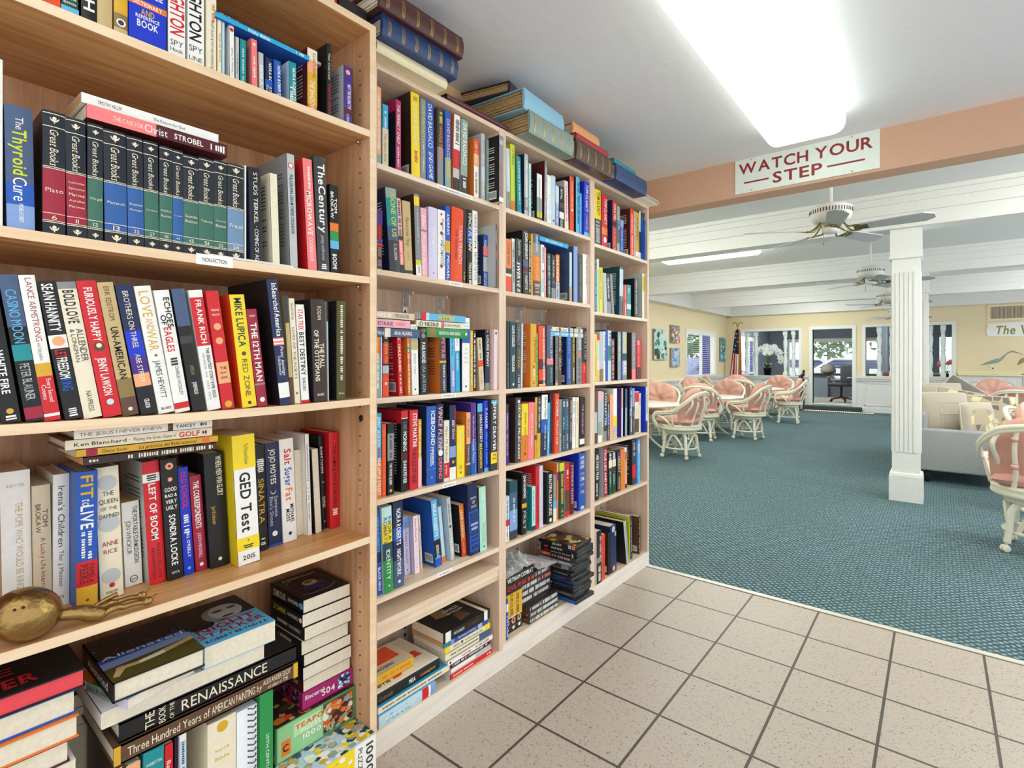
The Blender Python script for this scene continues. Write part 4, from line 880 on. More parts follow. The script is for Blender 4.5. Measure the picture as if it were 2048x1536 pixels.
row('C2', CZS[4], XB, '''
@ 1000 430 8.085
94 186 378 -4 p orange | D .05 .5 brown .4 | B .55 .65 black | B .65 .7 cream | B .7 1 redorange
198 246 378 -8 p palegrey | B 0 .06 cream | D .2 .8 charcoal .4
250 352 370 0 p black sblack | W .02 .3 palegrey .4 .15 Dead or Alive | W .42 .95 white .5 0 SWERVE II
374 466 242 -10 h charcoal sblack | V .03 .44 white .5 .1 JOHN GRISHAM | B .46 .66 slate | B .56 .64 maroon | V .7 .92 cream .4 0 FUGITIVE
468 498 395 -4 p black | D .03 .97 white .7
502 530 300 -6 h gold | D .3 .9 bronze .3
538 652 292 -8 h orange | B 0 .15 slate | B .15 .35 grey | B .55 .75 orange | B .75 1 brown | D .02 .3 palegrey .4 | V .38 .75 gold .5 .1 DANGER | D .8 1 palegrey .8
664 716 478 0 h white | D .05 .35 charcoal .5 | O .5 red .5 | B .65 .9 aqua | D .4 .9 grey .3
717 746 520 0 p salmon | D .1 .9 white .4
768 826 622 -6 p darkteal | B .3 .6 charcoal | D .05 .95 palegrey .4
832 898 640 0 p black | T .1 .5 white .3 0 THE FUTURE | B .6 .63 blue | B .75 1 grey
904 962 632 -6 p orange sblack | V .05 .6 cream .6 0 LISA UNGER | B .62 1 palegrey | D .66 .95 blue .4
1122 1162 600 -2 h paleblue sperwinkle fkb | D .05 .6 white .4 | B .7 1 tan
1190 1256 500 -4 h periwinkle sslate | O .06 white .12 | D .02 .03 white .2
1264 1336 628 -2 h charcoal | D .1 .85 grey .25
1340 1412 628 0 h white | T .06 .6 brown .25 .2 THE GREAT AGE | O .93 black .12
'''.replace('sperwinkle', 'sslate'), grp='books on the second shelf of the middle pale bookcase')
lay('C2', XB-.012, onx(1079, HV, XB-.012)[1], .215, CZS[4]+.232, .02, 'h', 'cyan', ('T .18 .8 white .5 0 Elin Hilderbrand',), .14, 'blue')
row('C3', CZS[3], XB, '''
@ 1000 610 8.535
104 162 275 -4 h darkbrown | D .6 .98 grey .3
172 266 282 8 h darkteal | V .06 .38 white .45 0 CLIVE CUSSLER | V .5 .75 white .45 0 TREASURE | O .94 white .3
274 352 300 4 h charcoal | V .02 .35 grey .6 0 CONNELLY | T .4 .7 gold .5 0 CITY OF BONES | D .8 1 palegrey .5
355 382 318 14 h paleblue | D .1 .9 white .4
520 622 318 0 h gold sorange fw | B 0 1 yellow | B 0 1 gold | T .2 .62 brown .34 .2 T. JEFFERSON PARKER | O .68 brown .25 | D .72 .88 cream .4 | O .94 brown .2
622 648 480 0 p green | D .02 .98 lime .6
664 778 354 -8 h redorange | B .55 .72 maroon | B .72 .9 redorange | B .9 .96 black | B .96 1 peach | D .04 .95 cream .25 .2
798 907 344 0 h slate | B .55 .65 salmon | B .65 1 darkteal | T .06 .58 cream .3 .15 RANDALL SILVIS | T .7 .94 palegrey .25 .15 MICHAEL KORYTA
944 985 520 -2 p grey sblack | D .02 .9 charcoal .6 | B .95 1 peach
986 1047 384 -6 h grey | B 0 1 brown | V .06 .42 palegrey .5 0 THE RIVAL | T .52 .75 palegrey .5 0 GRAY
1138 1212 374 -4 h periwinkle snavy fwb | B 0 1 slate | B .05 .95 blue | T .1 .45 sky .5 0 BREACH | T .55 .9 palegrey .36 0 THE WHISTLER
1220 1282 400 -4 h olive | D .06 .6 gold .4 | D .7 .95 cream .3
1302 1392 376 -6 h charcoal sblack | B 0 1 grey | T .1 .4 white .5 .1 TESS SEARCH | O .48 orange .5 | D .56 .95 charcoal .4
1395 1472 392 2 h black | B .62 1 red | T .06 .56 palegrey .4 .2 VINCE FLYNN | D .68 .8 gold .4
''', grp='books on the third shelf of the middle pale bookcase')
stk('C3', CZS[3]+.212, ((880, 1420, 345, 262, 'p', 'paleblue', ('B 0 .5 sky', 'D .1 .9 white .4'), 'tan'), (890, 1410, 255, 175, 'p', 'cream', ('I .12 .45 charcoal .6 0 A Piano Song', 'D .55 .85 grey .35'), 'tan')), None, XB-.016, (1000, 610, 8.535))
row('C4', CZS[2], XB, '''
@ 1000 770 8.535
100 152 330 0 p darkbrown | B .15 1 purple | D .15 .85 tan .4
254 346 222 14 h charcoal sdarkbrown | V .1 .95 white .4 .15 GEORGE PELECANOS | O .06 white .4
362 472 328 12 h yellow | B .55 1 orange | D .15 .8 bronze .25 | O .88 brown .3
478 578 305 18 h salmon | D .2 .8 palepink .2
588 626 215 8 h gold sblack | B .62 .7 brown | D .1 .95 bronze .2
627 686 205 4 h charcoal sblack | D .02 .5 palegrey .5 | B .6 1 gold
695 798 176 18 h white sblack | B .4 .62 blue | B .62 1 navy | T .04 .42 charcoal .36 .1 Elmore Mallory | T .5 .9 white .25 .1 LEAVE HER ALONE
800 842 310 4 p sky | T .1 .45 teal .5 0 HILDEBRAND | D .55 .85 white .3
845 930 152 -4 h navy sblack i.03 | D .1 .8 slate .3
932 1002 152 8 h redorange | V .1 .38 white .5 0 CATCHING | T .45 .85 white .4 0 THE LAST ALIBI
1004 1046 250 4 h tan | B 0 1 grey | T .2 .6 bronze .5 0 FOLLETT | D .65 .95 cream .3
1050 1108 240 4 h darkteal | D .05 .15 cream .5 | T .35 .6 palegrey .5 0 SHELL | D .68 .95 palegrey .4
1112 1172 240 4 h slate | D .05 .15 cream .5 | T .33 .6 sky .5 0 LOST | D .68 .95 palegrey .4
1176 1226 224 8 h charcoal | D .05 .4 tan .5 | T .45 .85 cream .4 0 WILDE MALIBU
1230 1286 216 8 p white | D .08 .3 grey .4 | T .35 .8 redorange .3 0 The Woman
1290 1342 216 8 p cream | B 0 .0 red | D .1 .5 gold .3
1358 1440 215 10 h black | T .15 .75 pink .36 0 THE SECOND HIT | B .84 .95 white
''', grp='books on the fourth shelf of the middle pale bookcase')
row('C5', CZS[1], XB, '''
@ 1000 890 7.315
80 136 762 0 p white | B 0 .06 brown | B .0 .5 paleblue | B .52 .66 red | D .1 .95 slate .3
142 254 538 2 h darkteal | B .2 .5 slate | B .5 .85 periwinkle | D .3 .7 aqua .3 | B .88 1 charcoal
320 388 408 4 h black sblack | V .05 .42 white .5 0 JOHN SANDFORD | B .5 .57 gold | T .62 .92 palegrey .6 0 PREY
466 520 618 -4 p aqua steal fw | D .1 .8 teal .3 | B .9 1 navy
522 572 318 0 h red sred fw | D .3 .9 maroon .4
578 628 308 4 h lavender | D .1 .9 palegrey .3
688 776 408 -4 h black sblack | V .05 .84 white .46 0 BEAUTIFUL CREATURES | O .93 white .4
778 828 450 0 p grey | T .05 .5 gold .5 0 CARNIVAL | B .55 .72 sky | B .72 1 cream
832 856 270 4 p orange | B .15 .3 magenta | B 0 .15 peach
868 938 268 4 h darkgreen | B 0 .15 lime | D .2 .95 gold .5
950 1014 285 -4 h red spalegrey | D .1 .3 white .4 | B .5 .9 brown
1026 1080 268 -4 h maroon sred fb | V .05 .8 pink .5 0 EVIDENCE GUARD
1152 1244 128 2 h blue sroyalblue fb | K .08 white .6 LIFE | K .16 white .6 AND | K .24 white .6 HOW | D .3 .75 palepink .5 | D .93 .98 white .6
'''.replace(' | D .3 .75 palepink .5 |', ' | K .36 pink .6 LOVE | K .45 white .6 ONE | K .55 pink .6 LAST | K .68 pink .6 TIME |'), grp='books on the fifth shelf of the middle pale bookcase')
row('D1', DZ[5], XB, '''
@ 1175 340 8.086
106 218 292 -6 h yellow | V .04 .46 charcoal .42 .12 TOM CLANCY | B .53 1 charcoal | D .56 .95 palegrey .6
232 322 386 -4 h red | W .06 .55 white .42 .1 TOM CLANCY | B .62 .75 orange | O .85 white .5
403 468 480 0 h red snavy fb | W .06 .38 white .5 0 COULTER | B .42 .52 black | T .56 .98 gold .5 0 CLANCY
478 524 580 -4 h greygreen | D .1 .5 palegrey .5 | B .3 .8 slate
530 582 800 0 p blue | B 0 .2 periwinkle | D .2 .9 palegrey .4
690 758 618 -4 p salmon smaroon fwb | B 0 1 redorange | T .1 .5 palepink .5 0 DIVERGENCE | D .55 .95 palepink .3
757 778 668 0 p white | D .02 .98 charcoal .6
780 832 670 -4 p gold | D .1 .6 brown .4 | B .85 .95 white
835 872 664 0 h aqua sblack | B .42 1 charcoal | B .85 1 white
875 902 680 0 p darkteal | D .1 .9 palegrey .4
904 928 700 0 h charcoal | D .05 .9 palegrey .5
930 985 812 -2 p blue | V .05 .5 paleblue .5 0 ALI MCCARTHY
''', grp='books on the top shelf of the far pale bookcase')
row('D2', DZ[4], XB, '''
@ 1175 500 10.243
136 190 180 0 h slate | D .02 .98 palegrey .5
192 234 178 -4 h mint | B 0 .2 cream
240 312 348 -18 p yellow | T .05 .7 brown .4 0 MIDNIGHT CRUSADE
342 408 460 -60 p paleblue | B 0 1 palegrey
412 486 470 -70 p black | V .1 .62 white .4 0 THE CLAIRVOYANT | B .7 1 grey
502 552 490 -60 p grey
650 722 340 10 h periwinkle sdarkteal fw | B 0 1 slate | B .05 .6 paleblue | T .15 .7 palegrey .35 0 GHOST SOLDIERS
734 750 712 0 p orange
751 804 706 0 p red | T .05 .5 cream .4 0 HANNAH | D .55 .95 white .4
806 888 706 -2 p teal | D .1 .25 aqua .3 | B .6 .76 aqua
962 1022 580 4 h charcoal sblack | D .05 .9 palegrey .4
1120 1168 480 -2 h yellow spalegrey | B 0 1 cream | B .05 .4 lime | D .1 .35 bronze .3
''', grp='books on the second shelf of the far pale bookcase')
row('D3', DZ[3], XB, '''
@ 1175 620 9.036
116 168 436 0 p cream | B 0 1 yellow | D .1 .9 bronze .25
172 218 460 0 p beige | B 0 .1 red | B .15 .55 paleblue | B .55 .75 palepink
222 286 388 0 h palegrey | B .75 1 bronze
290 322 388 0 h white | D .05 .6 navy .5
325 368 362 0 h blue snavy
370 428 370 -4 h paleblue | B .3 .6 teal | D .05 .5 charcoal .5
430 490 518 -4 p maroon sblack ftgold | D .05 .95 pink .5
545 602 394 4 h greygreen sblack | D .05 .6 cream .4 | T .7 .9 gold .5 0 RAIN
605 634 396 0 h navy | B .6 1 royalblue
636 708 396 2 h palegrey | D .05 .4 lime .4 | B .45 .6 darkteal | D .6 .85 white .6 | B .9 1 grey
800 870 408 0 h grey sdarkbrown | T .1 .7 palegrey .5 0 HERO LIST | B .78 1 salmon
884 968 540 -4 p red | K .07 palepink .5 DR | D .15 .9 salmon .3 | B .7 1 maroon
''', grp='books on the third shelf of the far pale bookcase')
row('D4', DZ[2], XB, '''
@ 1175 750 10.243
140 196 340 0 p brown fk | B .4 .8 palegrey
212 292 338 8 p palegrey | B 0 .2 pink | B .6 .86 greygreen | B .86 1 white
295 324 345 8 h paleblue | B .7 1 tan
326 392 328 8 h charcoal | V .05 .7 white .5 0 LOVE LETTER | B .8 1 grey
398 452 560 6 p navy | B .3 .6 blue | D .05 .95 palegrey .4
456 522 400 6 p peach | B 0 1 peach | D .1 .95 tan .15 .4
528 604 282 4 h white | B .55 .75 yellow | B .75 1 palegrey
690 722 272 6 p lavender spurple | B 0 .4 tan | B .4 1 lavender
768 808 284 6 h palegrey snavy | B 0 .4 slate | B .4 1 greygreen
864 914 256 4 h slate sblack | D .05 .5 white .5 | B .45 .6 periwinkle | D .6 .95 white .5
916 962 272 4 h charcoal | B 0 .4 periwinkle | D .5 .95 tan .4
964 1050 345 6 p cream | B .02 .25 red | B .65 .98 brown | D .35 .6 peach .3
1052 1090 378 0 p cream | D .1 .3 charcoal .4
1194 1228 244 -4 h paleblue sroyalblue | B .75 1 navy | D .1 .6 charcoal .5
''', grp='books on the fourth shelf of the far pale bookcase')
row('D5', DZ[1], XB, '''
@ 1175 860 9.6
128 218 398 -4 h black | V .1 .6 white .5 .1 HER EVERY FEAR | D .65 .95 white .3
312 388 338 -10 p crimson spalegrey fk | V .05 .95 white .5 0 TRUE LIES AND FOX
408 468 450 -4 p charcoal sblack | D .02 .16 white .7 | B .18 .36 cream | B .36 .4 crimson | B .42 1 darkgreen | D .45 .8 palegrey .4
476 542 428 -4 p charcoal | D .02 .16 white .7 | B .18 .36 cream | B .42 1 darkgreen | D .45 .8 palegrey .4
566 634 398 -4 h darkbrown sblack | B .05 .15 purple | V .16 .55 cream .5 0 LEGACY | T .65 .95 cream .4 0 PATTERSON
640 716 378 -6 h orange | V .15 .95 gold .4 0 GREAT EXPOSURE
718 758 350 -6 p white | B .1 .3 orange | B .3 .9 peach | B .9 1 maroon | D .05 .95 charcoal .3
862 930 195 -8 h charcoal sblack fw | D .05 .4 palegrey .5 | B .55 .85 red
932 966 205 -2 h blue | D .05 .9 palegrey .3
968 1008 190 -2 h sky | B .1 .3 palegrey
''', grp='books on the fifth shelf of the far pale bookcase')
row('D6', DZ[0], XB, '''
@ 1175 970 7.68
140 216 735 -4 h black swhite i.002 | D .1 .5 pink .4 .2 | B .5 .6 grey | D .65 .95 white .5
220 268 770 4 p redorange i.004 | D .05 .95 maroon .3
325 340 735 -4 h charcoal sdarkbrown fb i.01
352 446 648 -10 h blue snavy i.012 | B 0 1 navy | O .08 palegrey .5 | D .15 .25 palegrey .3 .3 | O .92 peach .4
602 640 575 -52 h palegrey sblack i.004 d.24 | D .1 .95 grey .5
642 656 505 -10 p lime d.2
658 690 492 -8 p charcoal | D .1 .9 palegrey .4
790 812 490 0 p darkbrown sbrown fb d.2 | D .05 .95 tan .5
''', depth=.19, grp='books on the bottom shelf of the far pale bookcase')
# ---------------------------------------------------------------- bottom of the oak bookcase: stacks, puzzles
def flat_book(shelf, x0, x1, y0, y1, z0, z1, kind, col, spine='-y', items=(), grp=None, fixlook=None, face=None, rz=0, pc=None, sp=None):
    """a book lying flat, spine towards -y, +x or -x; 'face' paints its upper cover"""
    t = z1-z0-.0005; b = MB(); m = cover(col); ms = cover(sp or col); c = .0028 if kind == 'h' else .001; mp = pc or m_page
    ox, oy = (x0+x1)/2, (y0+y1)/2; X0, X1, Y0, Y1 = x0-ox, x1-ox, y0-oy, y1-oy; e = .003 if kind == 'h' else .0006
    b.box(X0, X1, Y0, Y1, 0, c, m); b.box(X0, X1, Y0, Y1, t-c, t, m)
    pb = [X0+e, X1-e, Y0+e, Y1-e]
    if spine == '-y': b.box(X0, X1, Y0, Y0+c, 0, t, ms); pb[2] = Y0+c
    elif spine == '+x': b.box(X1-c, X1, Y0, Y1, 0, t, ms); pb[1] = X1-c
    else: b.box(X0, X0+c, Y0, Y1, 0, t, ms); pb[0] = X0+c
    r = random.Random(len(BOOKS))
    if items:
        s = MB(); L = (X1-X0) if spine == '-y' else (Y1-Y0)
        decorate(s, items, t, L, r, 0)
        if spine == '+x': R = Matrix(((1,0,0,X1),(0,0,-1,Y1),(0,1,0,0),(0,0,0,1)))
        else: R = Matrix(((0,0,-1,X1),(-1,0,0,Y0),(0,1,0,0),(0,0,0,1)))
        o = len(b.v); b.v += [tuple(R @ Vector(p)) for p in s.v]
        for f, mi, sm in zip(s.f, s.mi, s.sm): b.f.append([i+o for i in f]); b.mi.append(b.mat(s.mats[mi])); b.sm.append(sm)
    if face: face(b, X0, X1, Y0, Y1, t+.0004)
    o = b.build('book', loc=(ox, oy, z0+.0003), rot=(0, 0, rz)); g = MB(); g.box(pb[0], pb[1], pb[2], pb[3], c, t-c, mp); g.build('page_block', o)
    place(dict(shelf=shelf, y=y0, kind=kind, col=col, inks=[], grp=grp, flat=True, lean=False, tall=.2, fix=fixlook), o)
    return o
def toward(b, X0, X1, Y0, Y1, z):         # cover text reads from the aisle: right = +y, up = -x
    def T(tx, col, y0, y1, x, hgt, bold=True, it=False): letters(b, tx, cover(col), (X1-x, Y0+y0, z+.0003), (0,1,0), (-1,0,0), y1-y0, hgt, bold, it, None, 'c', 2.5)
    def P(pts, col, dz=.0): b.add([(X1-x, Y0+y, z+dz) for y, x in pts], [list(range(len(pts)))], cover(col))
    def E(cy, cx, ry, rx, col, dz=.0001): P([(cy+ry*math.cos(k*math.pi/9), cx+rx*math.sin(k*math.pi/9)) for k in range(18)], col, dz)
    return T, P, E
KA = 1.0435
def kz(z): return CZ-(CZ-z)*KA
# left stack, THE INTRUDER on top
zt = .593
def f_intr(b, *a):
    T, P, E = toward(b, *a)
    T('THE', 'red', .05, .19, .075, .030); T('INTRUDER', 'red', .012, .215, .022, .036)
    rr = random.Random(5)
    for k in range(26): E(rr.uniform(.01, .22), rr.uniform(.01, .15), .0012, .0012, 'palegrey')
    P([(.02,.012),(.06,.03),(.05,.033),(.1,.06),(.05,.036),(.018,.016)], 'grey', .0002)
m_red_e = M('e0434c', .6)
zz = zt; yr = .259; DN = ['', 'second', 'third', 'fourth', 'fifth', 'sixth', 'seventh', 'eighth', 'ninth', 'tenth', 'eleventh']
for i, (th, k, c, sp, pc, dy, dx) in enumerate(((.034, 'h', 'black', '-x', m_red_e, 0, 0), (.043, 'h', 'blue', '-x', None, -.012, -.004), (.04, 'h', 'orange', '-x', None, -.01, .004),
        (.04, 'h', 'maroon', '-x', None, -.022, .0), (.038, 'p', 'white', '-x', None, -.014, .003), (.05, 'h', 'darkgreen', '-x', None, -.02, 0), (.05, 'h', 'grey', '-x', None, -.01, 0), (.05, 'h', 'navy', '-x', None, -.015, 0),
        (.06, 'h', 'red', '-x', None, -.01, 0), (.06, 'h', 'brown', '-x', None, -.01, 0), (.0675, 'h', 'black', '-x', None, 0, 0))):
    flat_book('A5', -1.2-.215, -1.2+dx, -.015, yr+dy, zz-th+.0002, zz, k, c, sp, (), 'books stacked at the left of the bottom shelf', ('black hardback, red page edges, topmost of left pile' if i == 0 else word(c)+' '+('hardback' if k == 'h' else 'paperback')+', '+DN[i]+' down in the left pile'), f_intr if i == 0 else None, 0, pc); zz -= th
zb0 = zz
# a second pile behind, seen between the stacks
z2 = AZ[0]
for k, (c, th) in enumerate((('grey', .10), ('slate', .09), ('darkteal', .075), ('white', .045), ('teal', .04), ('darkgreen', .03))):
    flat_book('A5', -1.49, -1.43+.002*k, .275, .285+.012*(k % 2)+.13, z2, z2+th, 'p', c, '-y', (), 'books in the pile at the back of the bottom shelf', word(c)+' paperback, '+['lowest', 'second', 'third', 'fourth', 'fifth', 'topmost'][k]+' in the pile behind'); z2 += th
# upright books under the big art books
us = AZ[0]; uh = .388-us
row('A5', us, -1.2, '''
@ 0 1130 3.784
880 948 =%.4f 0 h darkbrown i0 | D .02 .3 gold .4
955 1062 =%.4f 0 h cream i0 | B 0 .2 peach | I .02 .2 brown .5 0 Paul
1085 1240 =%.4f 0 h teal i0 | H .08 white .8 WEBSTER | V .12 .6 salmon .4 0 LAROUSSE
1244 1312 =%.4f 0 p red i0 | T .05 .3 white .5 0 Barron
1318 1352 =%.4f 0 p navy i.012
1358 1410 =%.4f 0 h white i.004 | B .04 .3 paleblue | D .05 .28 navy .4
''' % (uh, uh-.012, uh-.004, uh-.01, uh-.012, uh-.006), .2)
def spiral():
    pass
row('A5', us, -1.2, '''
@ 370 1130 3.782
170 385 =%.4f 0 h cream i.004 | B .02 .98 cream | H .2 gold .5 Sagrada | H .26 gold .5 Biblia | O .05 gold .4 | O .38 tan .35 | O .38 cream .25 | O .55 tan .35 | O .55 cream .25 | O .72 tan .35 | O .72 cream .25
560 668 =%.4f 0 p green i.0 | T .3 .98 white .22 .1 20TH CENTURY GOLF CHRONICLES
''' % (uh-.014, uh-.001), .2)
a0 = onx(370+392/3.782, HV, -1.205)[1]; a1 = onx(370+545/3.782, HV, -1.205)[1]
sb = MB(); sb.box(-.2, 0, 0, a1-a0, 0, uh-.02, M('eef0fa', .3, 0, .5)); so = sb.build('spiral_notebook', loc=(-1.205, a0, us+.0004), label='white spiral-bound notebook standing beside the green spine under the black art book', cat='notebook')
cb = MB()
for k in range(22):
    z = .02+k*.0135
    cb.tube([(.006*math.cos(g)+.001, a1-a0-.012+.009*math.sin(g), z+.003*g/6) for g in [q*math.pi/5 for q in range(10)]], .0012, m_dark, 5, True)
cb.build('wire_coil', so)
# art books lying on top of those
x_ = -1.2
flat_book('A5', x_-.27, x_+.004, .300, .664, .388, kz(.454), 'h', 'brown', '+x', ('B 0 .03 gold', 'B .97 1 gold', 'T .06 .46 cream .5 0 Three Hundred Years of', 'T .47 .72 cream .5 0 AMERICAN PAINTING', 'I .73 .76 cream .4 0 by', 'T .77 .95 cream .34 .18 ALEXANDER ELIOT', 'I .8 .93 cream .26 -.2 art editor of TIME'), None, 'wide brown art book with a gold-edged spine')
flat_book('A5', x_-.26, x_-.002, .310, .663, kz(.455), kz(.49), 'h', 'black', '+x', ('H .14 cream .9 THE', 'H .2 cream .9 BOOK', 'H .25 cream .9 OF THE', 'T .3 .8 cream .62 0 RENAISSANCE'), None, 'large black art book with tall cream capitals')
flat_book('A5', x_-.2, x_-.008, .284, .589, kz(.49), kz(.52), 'p', 'white', '-y', (), None, 'wide white softcover under the glossy hardback')
def f_rain(b, X0, X1, Y0, Y1, z): 
    T, P, E = toward(b, X0, X1, Y0, Y1, z); P([(0,0),(.12,0),(.12,.07),(0,.07)], 'periwinkle'); P([(0,.07),(.12,.07),(.12,.12),(0,.12)], 'green'); P([(0,.12),(.12,.12),(.12,.18),(0,.18)], 'orange')
flat_book('A5', -1.39, -1.195, .293, .423, kz(.52), kz(.538), 'p', 'lavender', '-y', ('B 0 .3 pink', 'B .3 .7 greygreen', 'B .7 1 lavender', 'T .05 .25 maroon .4 0 TEACH', 'I .3 .75 navy .5 0 Jane Roberts'), None, 'thin rainbow-coloured paperback', f_rain, .24)
def f_alien(b, X0, X1, Y0, Y1, z):
    T, P, E = toward(b, X0, X1, Y0, Y1, z); w = Y1-Y0; d = X1-X0
    P([(0,0),(w,0),(w,.075),(0,.06)], 'olive'); P([(0,.06),(w,.075),(w,.118),(0,.105)], 'periwinkle', .0001); P([(0,.088),(w,.10),(w,.118),(0,.105)], 'blue', .00015)
    P([(.005,.02),(.02,.055),(.05,.05),(.09,.058),(w,.075),(w,.06),(.09,.042),(.05,.038),(.03,.04),(.014,.016)], 'tan', .0002); P([(.055,.038),(.1,.044),(.1,.058),(.055,.05)], 'cream', .00025)
    rr = random.Random(9)
    for k in range(40): E(rr.uniform(0, w), rr.uniform(.12, d-.005), .0007, .0007, 'white')
    for k in range(5):
        q = .13+k*.014; P([(0,q),(.05,q+.006),(.1,q-.003),(w,q+.004),(w,q+.008),(.1,q+.002),(.05,q+.011),(0,q+.005)], 'darkbrown', .00005)
    T('Alienated', 'white', .006, w-.006, .100, .015, False)
flat_book('A5', -1.40, -1.188, .297, .4545, kz(.538), kz(.575), 'h', 'black', '-y', ('T .15 .9 white .45 0 Alienated',), None, 'glossy black hardback with field and starry sky cover', f_alien)
def f_night(b, X0, X1, Y0, Y1, z):
    T, P, E = toward(b, X0, X1, Y0, Y1, z); w = Y1-Y0; d = X1-X0
    P([(0,0),(w,0),(w,.1),(0,.1)], 'sky'); P([(.0,.1),(w,.1),(w,d),(0,d)], 'black'); E(.09, .135, .042, .045, 'grey', .0001); E(.1, .14, .036, .04, 'palegrey', .00015); E(.085, .15, .012, .006, 'black', .0002); E(.118, .15, .011, .005, 'black', .0002); E(.095, .112, .014, .005, 'darkbrown', .0002)
    rr = random.Random(3)
    for k in range(16): x = rr.uniform(.02, .095); y = rr.uniform(0, w-.03); P([(y,x),(y+.03,x+.004),(y+.028,x+.008),(y+.004,x+.003)], 'paleblue', .0001)
    E(.032, .095, .026, .013, 'black', .0003)
    for k in range(3): T('New York Times bestseller', 'cream', .012, .052, .100-k*.006, .003)
    T('THE', 'crimson', .05, .085, .091, .009); T('NIGHT', 'crimson', .012, w-.015, .062, .026); T('STALKER', 'crimson', .006, w-.006, .036, .021); T('ROBERT BRYNDZA', 'navy', .01, w-.01, .012, .013)
flat_book('A5', -1.416, -1.203, .459, .6125, kz(.522), kz(.567), 'p', 'sky', '-y', ('B .6 1 paleblue', 'D .05 .5 navy .3'), None, 'fat blue paperback with pale face and red title', f_night)
# puzzle boxes against the upright
def puzzle(name, y0, y1, z0, z1, x0, x1, col, label, art, side=None):
    r = empty('puzzle_box', ((x0+x1)/2, (y0+y1)/2, z0+.0003), 0, label, 'puzzle box'); ox, oy = r.location.x, r.location.y
    t = z1-z0-.0008; b = MB(); b.box(x0+.002-ox, x1-.002-ox, y0+.002-oy, y1-.002-oy, 0, t*.5, cover(col)); b.build('tray', r)
    b = MB(); b.box(x0-ox, x1-ox, y0-oy, y1-oy, .002, t, cover(col)); art(b, x1-ox, y0-oy, y1-oy, .002, t, x0-ox); b.build('lid', r)
def pat(b, o, ux, uy, w, h, cols, n, seed, sz):          # a jumble of small coloured shapes, as on a printed picture
    r = random.Random(seed); o = Vector(o); ux = Vector(ux); uy = Vector(uy); nn = ux.cross(uy)
    for k in range(n):
        a, c = r.uniform(0, w), r.uniform(0, h); s = r.uniform(.4, 1)*sz; q = []
        for j in range(6):
            g = j*math.pi/3+r.random()*.6; q.append(o+ux*min(w, max(0, a+s*math.cos(g)))+uy*min(h, max(0, c+s*.8*math.sin(g)))+nn*(.0001+k*.000006))
        b.add(q, [list(range(6))], cover(r.choice(cols)))
def art1(b, X, y0, y1, z0, z1, xb):
    w = y1-y0; d = X-xb
    b.quad((X, y0, z1+.0002), (X, y1, z1+.0002), (xb, y1, z1+.0002), (xb, y0, z1+.0002), cover('paleblue'))
    pat(b, (X, y0, z1+.0003), (0,1,0), (-1,0,0), w, d*.72, ['yellow', 'white', 'darkgreen', 'tan', 'gold', 'white', 'greygreen', 'slate', 'cream'], 190, 4, .016)
    letters(b, '1000', cover('charcoal'), (X+.0006, y1-.03, z1-.012), (0,0,-1), (0,1,0), z1-z0-.02, .022, True)
    letters(b, 'PUZZLE', cover('charcoal'), (X+.0006, y1-.055, z1-.012), (0,0,-1), (0,1,0), z1-z0-.02, .014)
    b.quad((X+.0003, y0, z0), (X+.0003, y1-.065, z0), (X+.0003, y1-.065, z1), (X+.0003, y0, z1), cover('yellow')); pat(b, (X+.0004, y0, z0), (0,1,0), (0,0,1), w-.07, z1-z0, ['darkgreen', 'yellow', 'white', 'tan'], 60, 6, .014)
puzzle('a', .60, .862, AZ[0], .16, -1.43, -1.158, 'white', 'wide puzzle box with a hill village picture, lowest of the boxes by the oak upright', art1)
def art2(b, X, y0, y1, z0, z1, xb):
    w = y1-y0; h = z1-z0
    b.box(X, X+.0006, y0+.004, y0+w*.57, z0+.003, z1-.003, M('8fc48c', .4)); b.quad((X+.0008, y0+w*.57, z0+.008), (X+.0008, y1-.006, z0+.008), (X+.0008, y1-.006, z1-.006), (X+.0008, y0+w*.57, z1-.006), cover('brown'))
    pat(b, (X+.0009, y0+w*.57, z0+.008), (0,1,0), (0,0,1), w*.43-.008, h-.016, ['orange', 'brown', 'cream', 'darkbrown', 'redorange', 'tan', 'greygreen', 'gold'], 90, 11, .012)
    pat(b, (X-.005, y0-.0003, z0), (-1,0,0), (0,0,1), X-xb-.01, h, ['brown', 'darkbrown', 'tan', 'olive', 'maroon'], 60, 12, .02)
    b.quad((X, y0, z1+.0002), (X, y1, z1+.0002), (xb, y1, z1+.0002), (xb, y0, z1+.0002), cover('darkbrown')); pat(b, (X, y0, z1+.0003), (0,1,0), (-1,0,0), w, X-xb, ['brown', 'orange', 'olive', 'tan', 'maroon', 'redorange'], 70, 13, .02)
    b.quad((X+.0008, y0+.014, z0+.012), (X+.0008, y0+.038, z0+.012), (X+.0008, y0+.038, z0+.05), (X+.0008, y0+.014, z0+.05), cover('orange')); letters(b, 'C', cover('black'), (X+.0012, y0+.018, z0+.022), (0,1,0), (0,0,1), .015, .018, True)
    b.box(X+.0007, X+.001, y0+.045, y0+w*.54, z1-.045, z1-.012, M('b5d9a6', .4))
    letters(b, 'TEAPOT', cover('redorange'), (X+.0014, y0+.05, z1-.029), (0,1,0), (0,0,1), w*.42, .012, True); letters(b, 'PUZZLE', cover('white'), (X+.0014, y0+.065, z1-.042), (0,1,0), (0,0,1), w*.3, .009, True); letters(b, '1000', cover('white'), (X+.0014, y0+.062, z1-.062), (0,1,0), (0,0,1), w*.3, .013, True)
puzzle('b', .637, .860, .16, .252, -1.46, -1.25, '4f8a5a', 'green jigsaw box with a teapot picture, in the pile by the oak upright', art2)
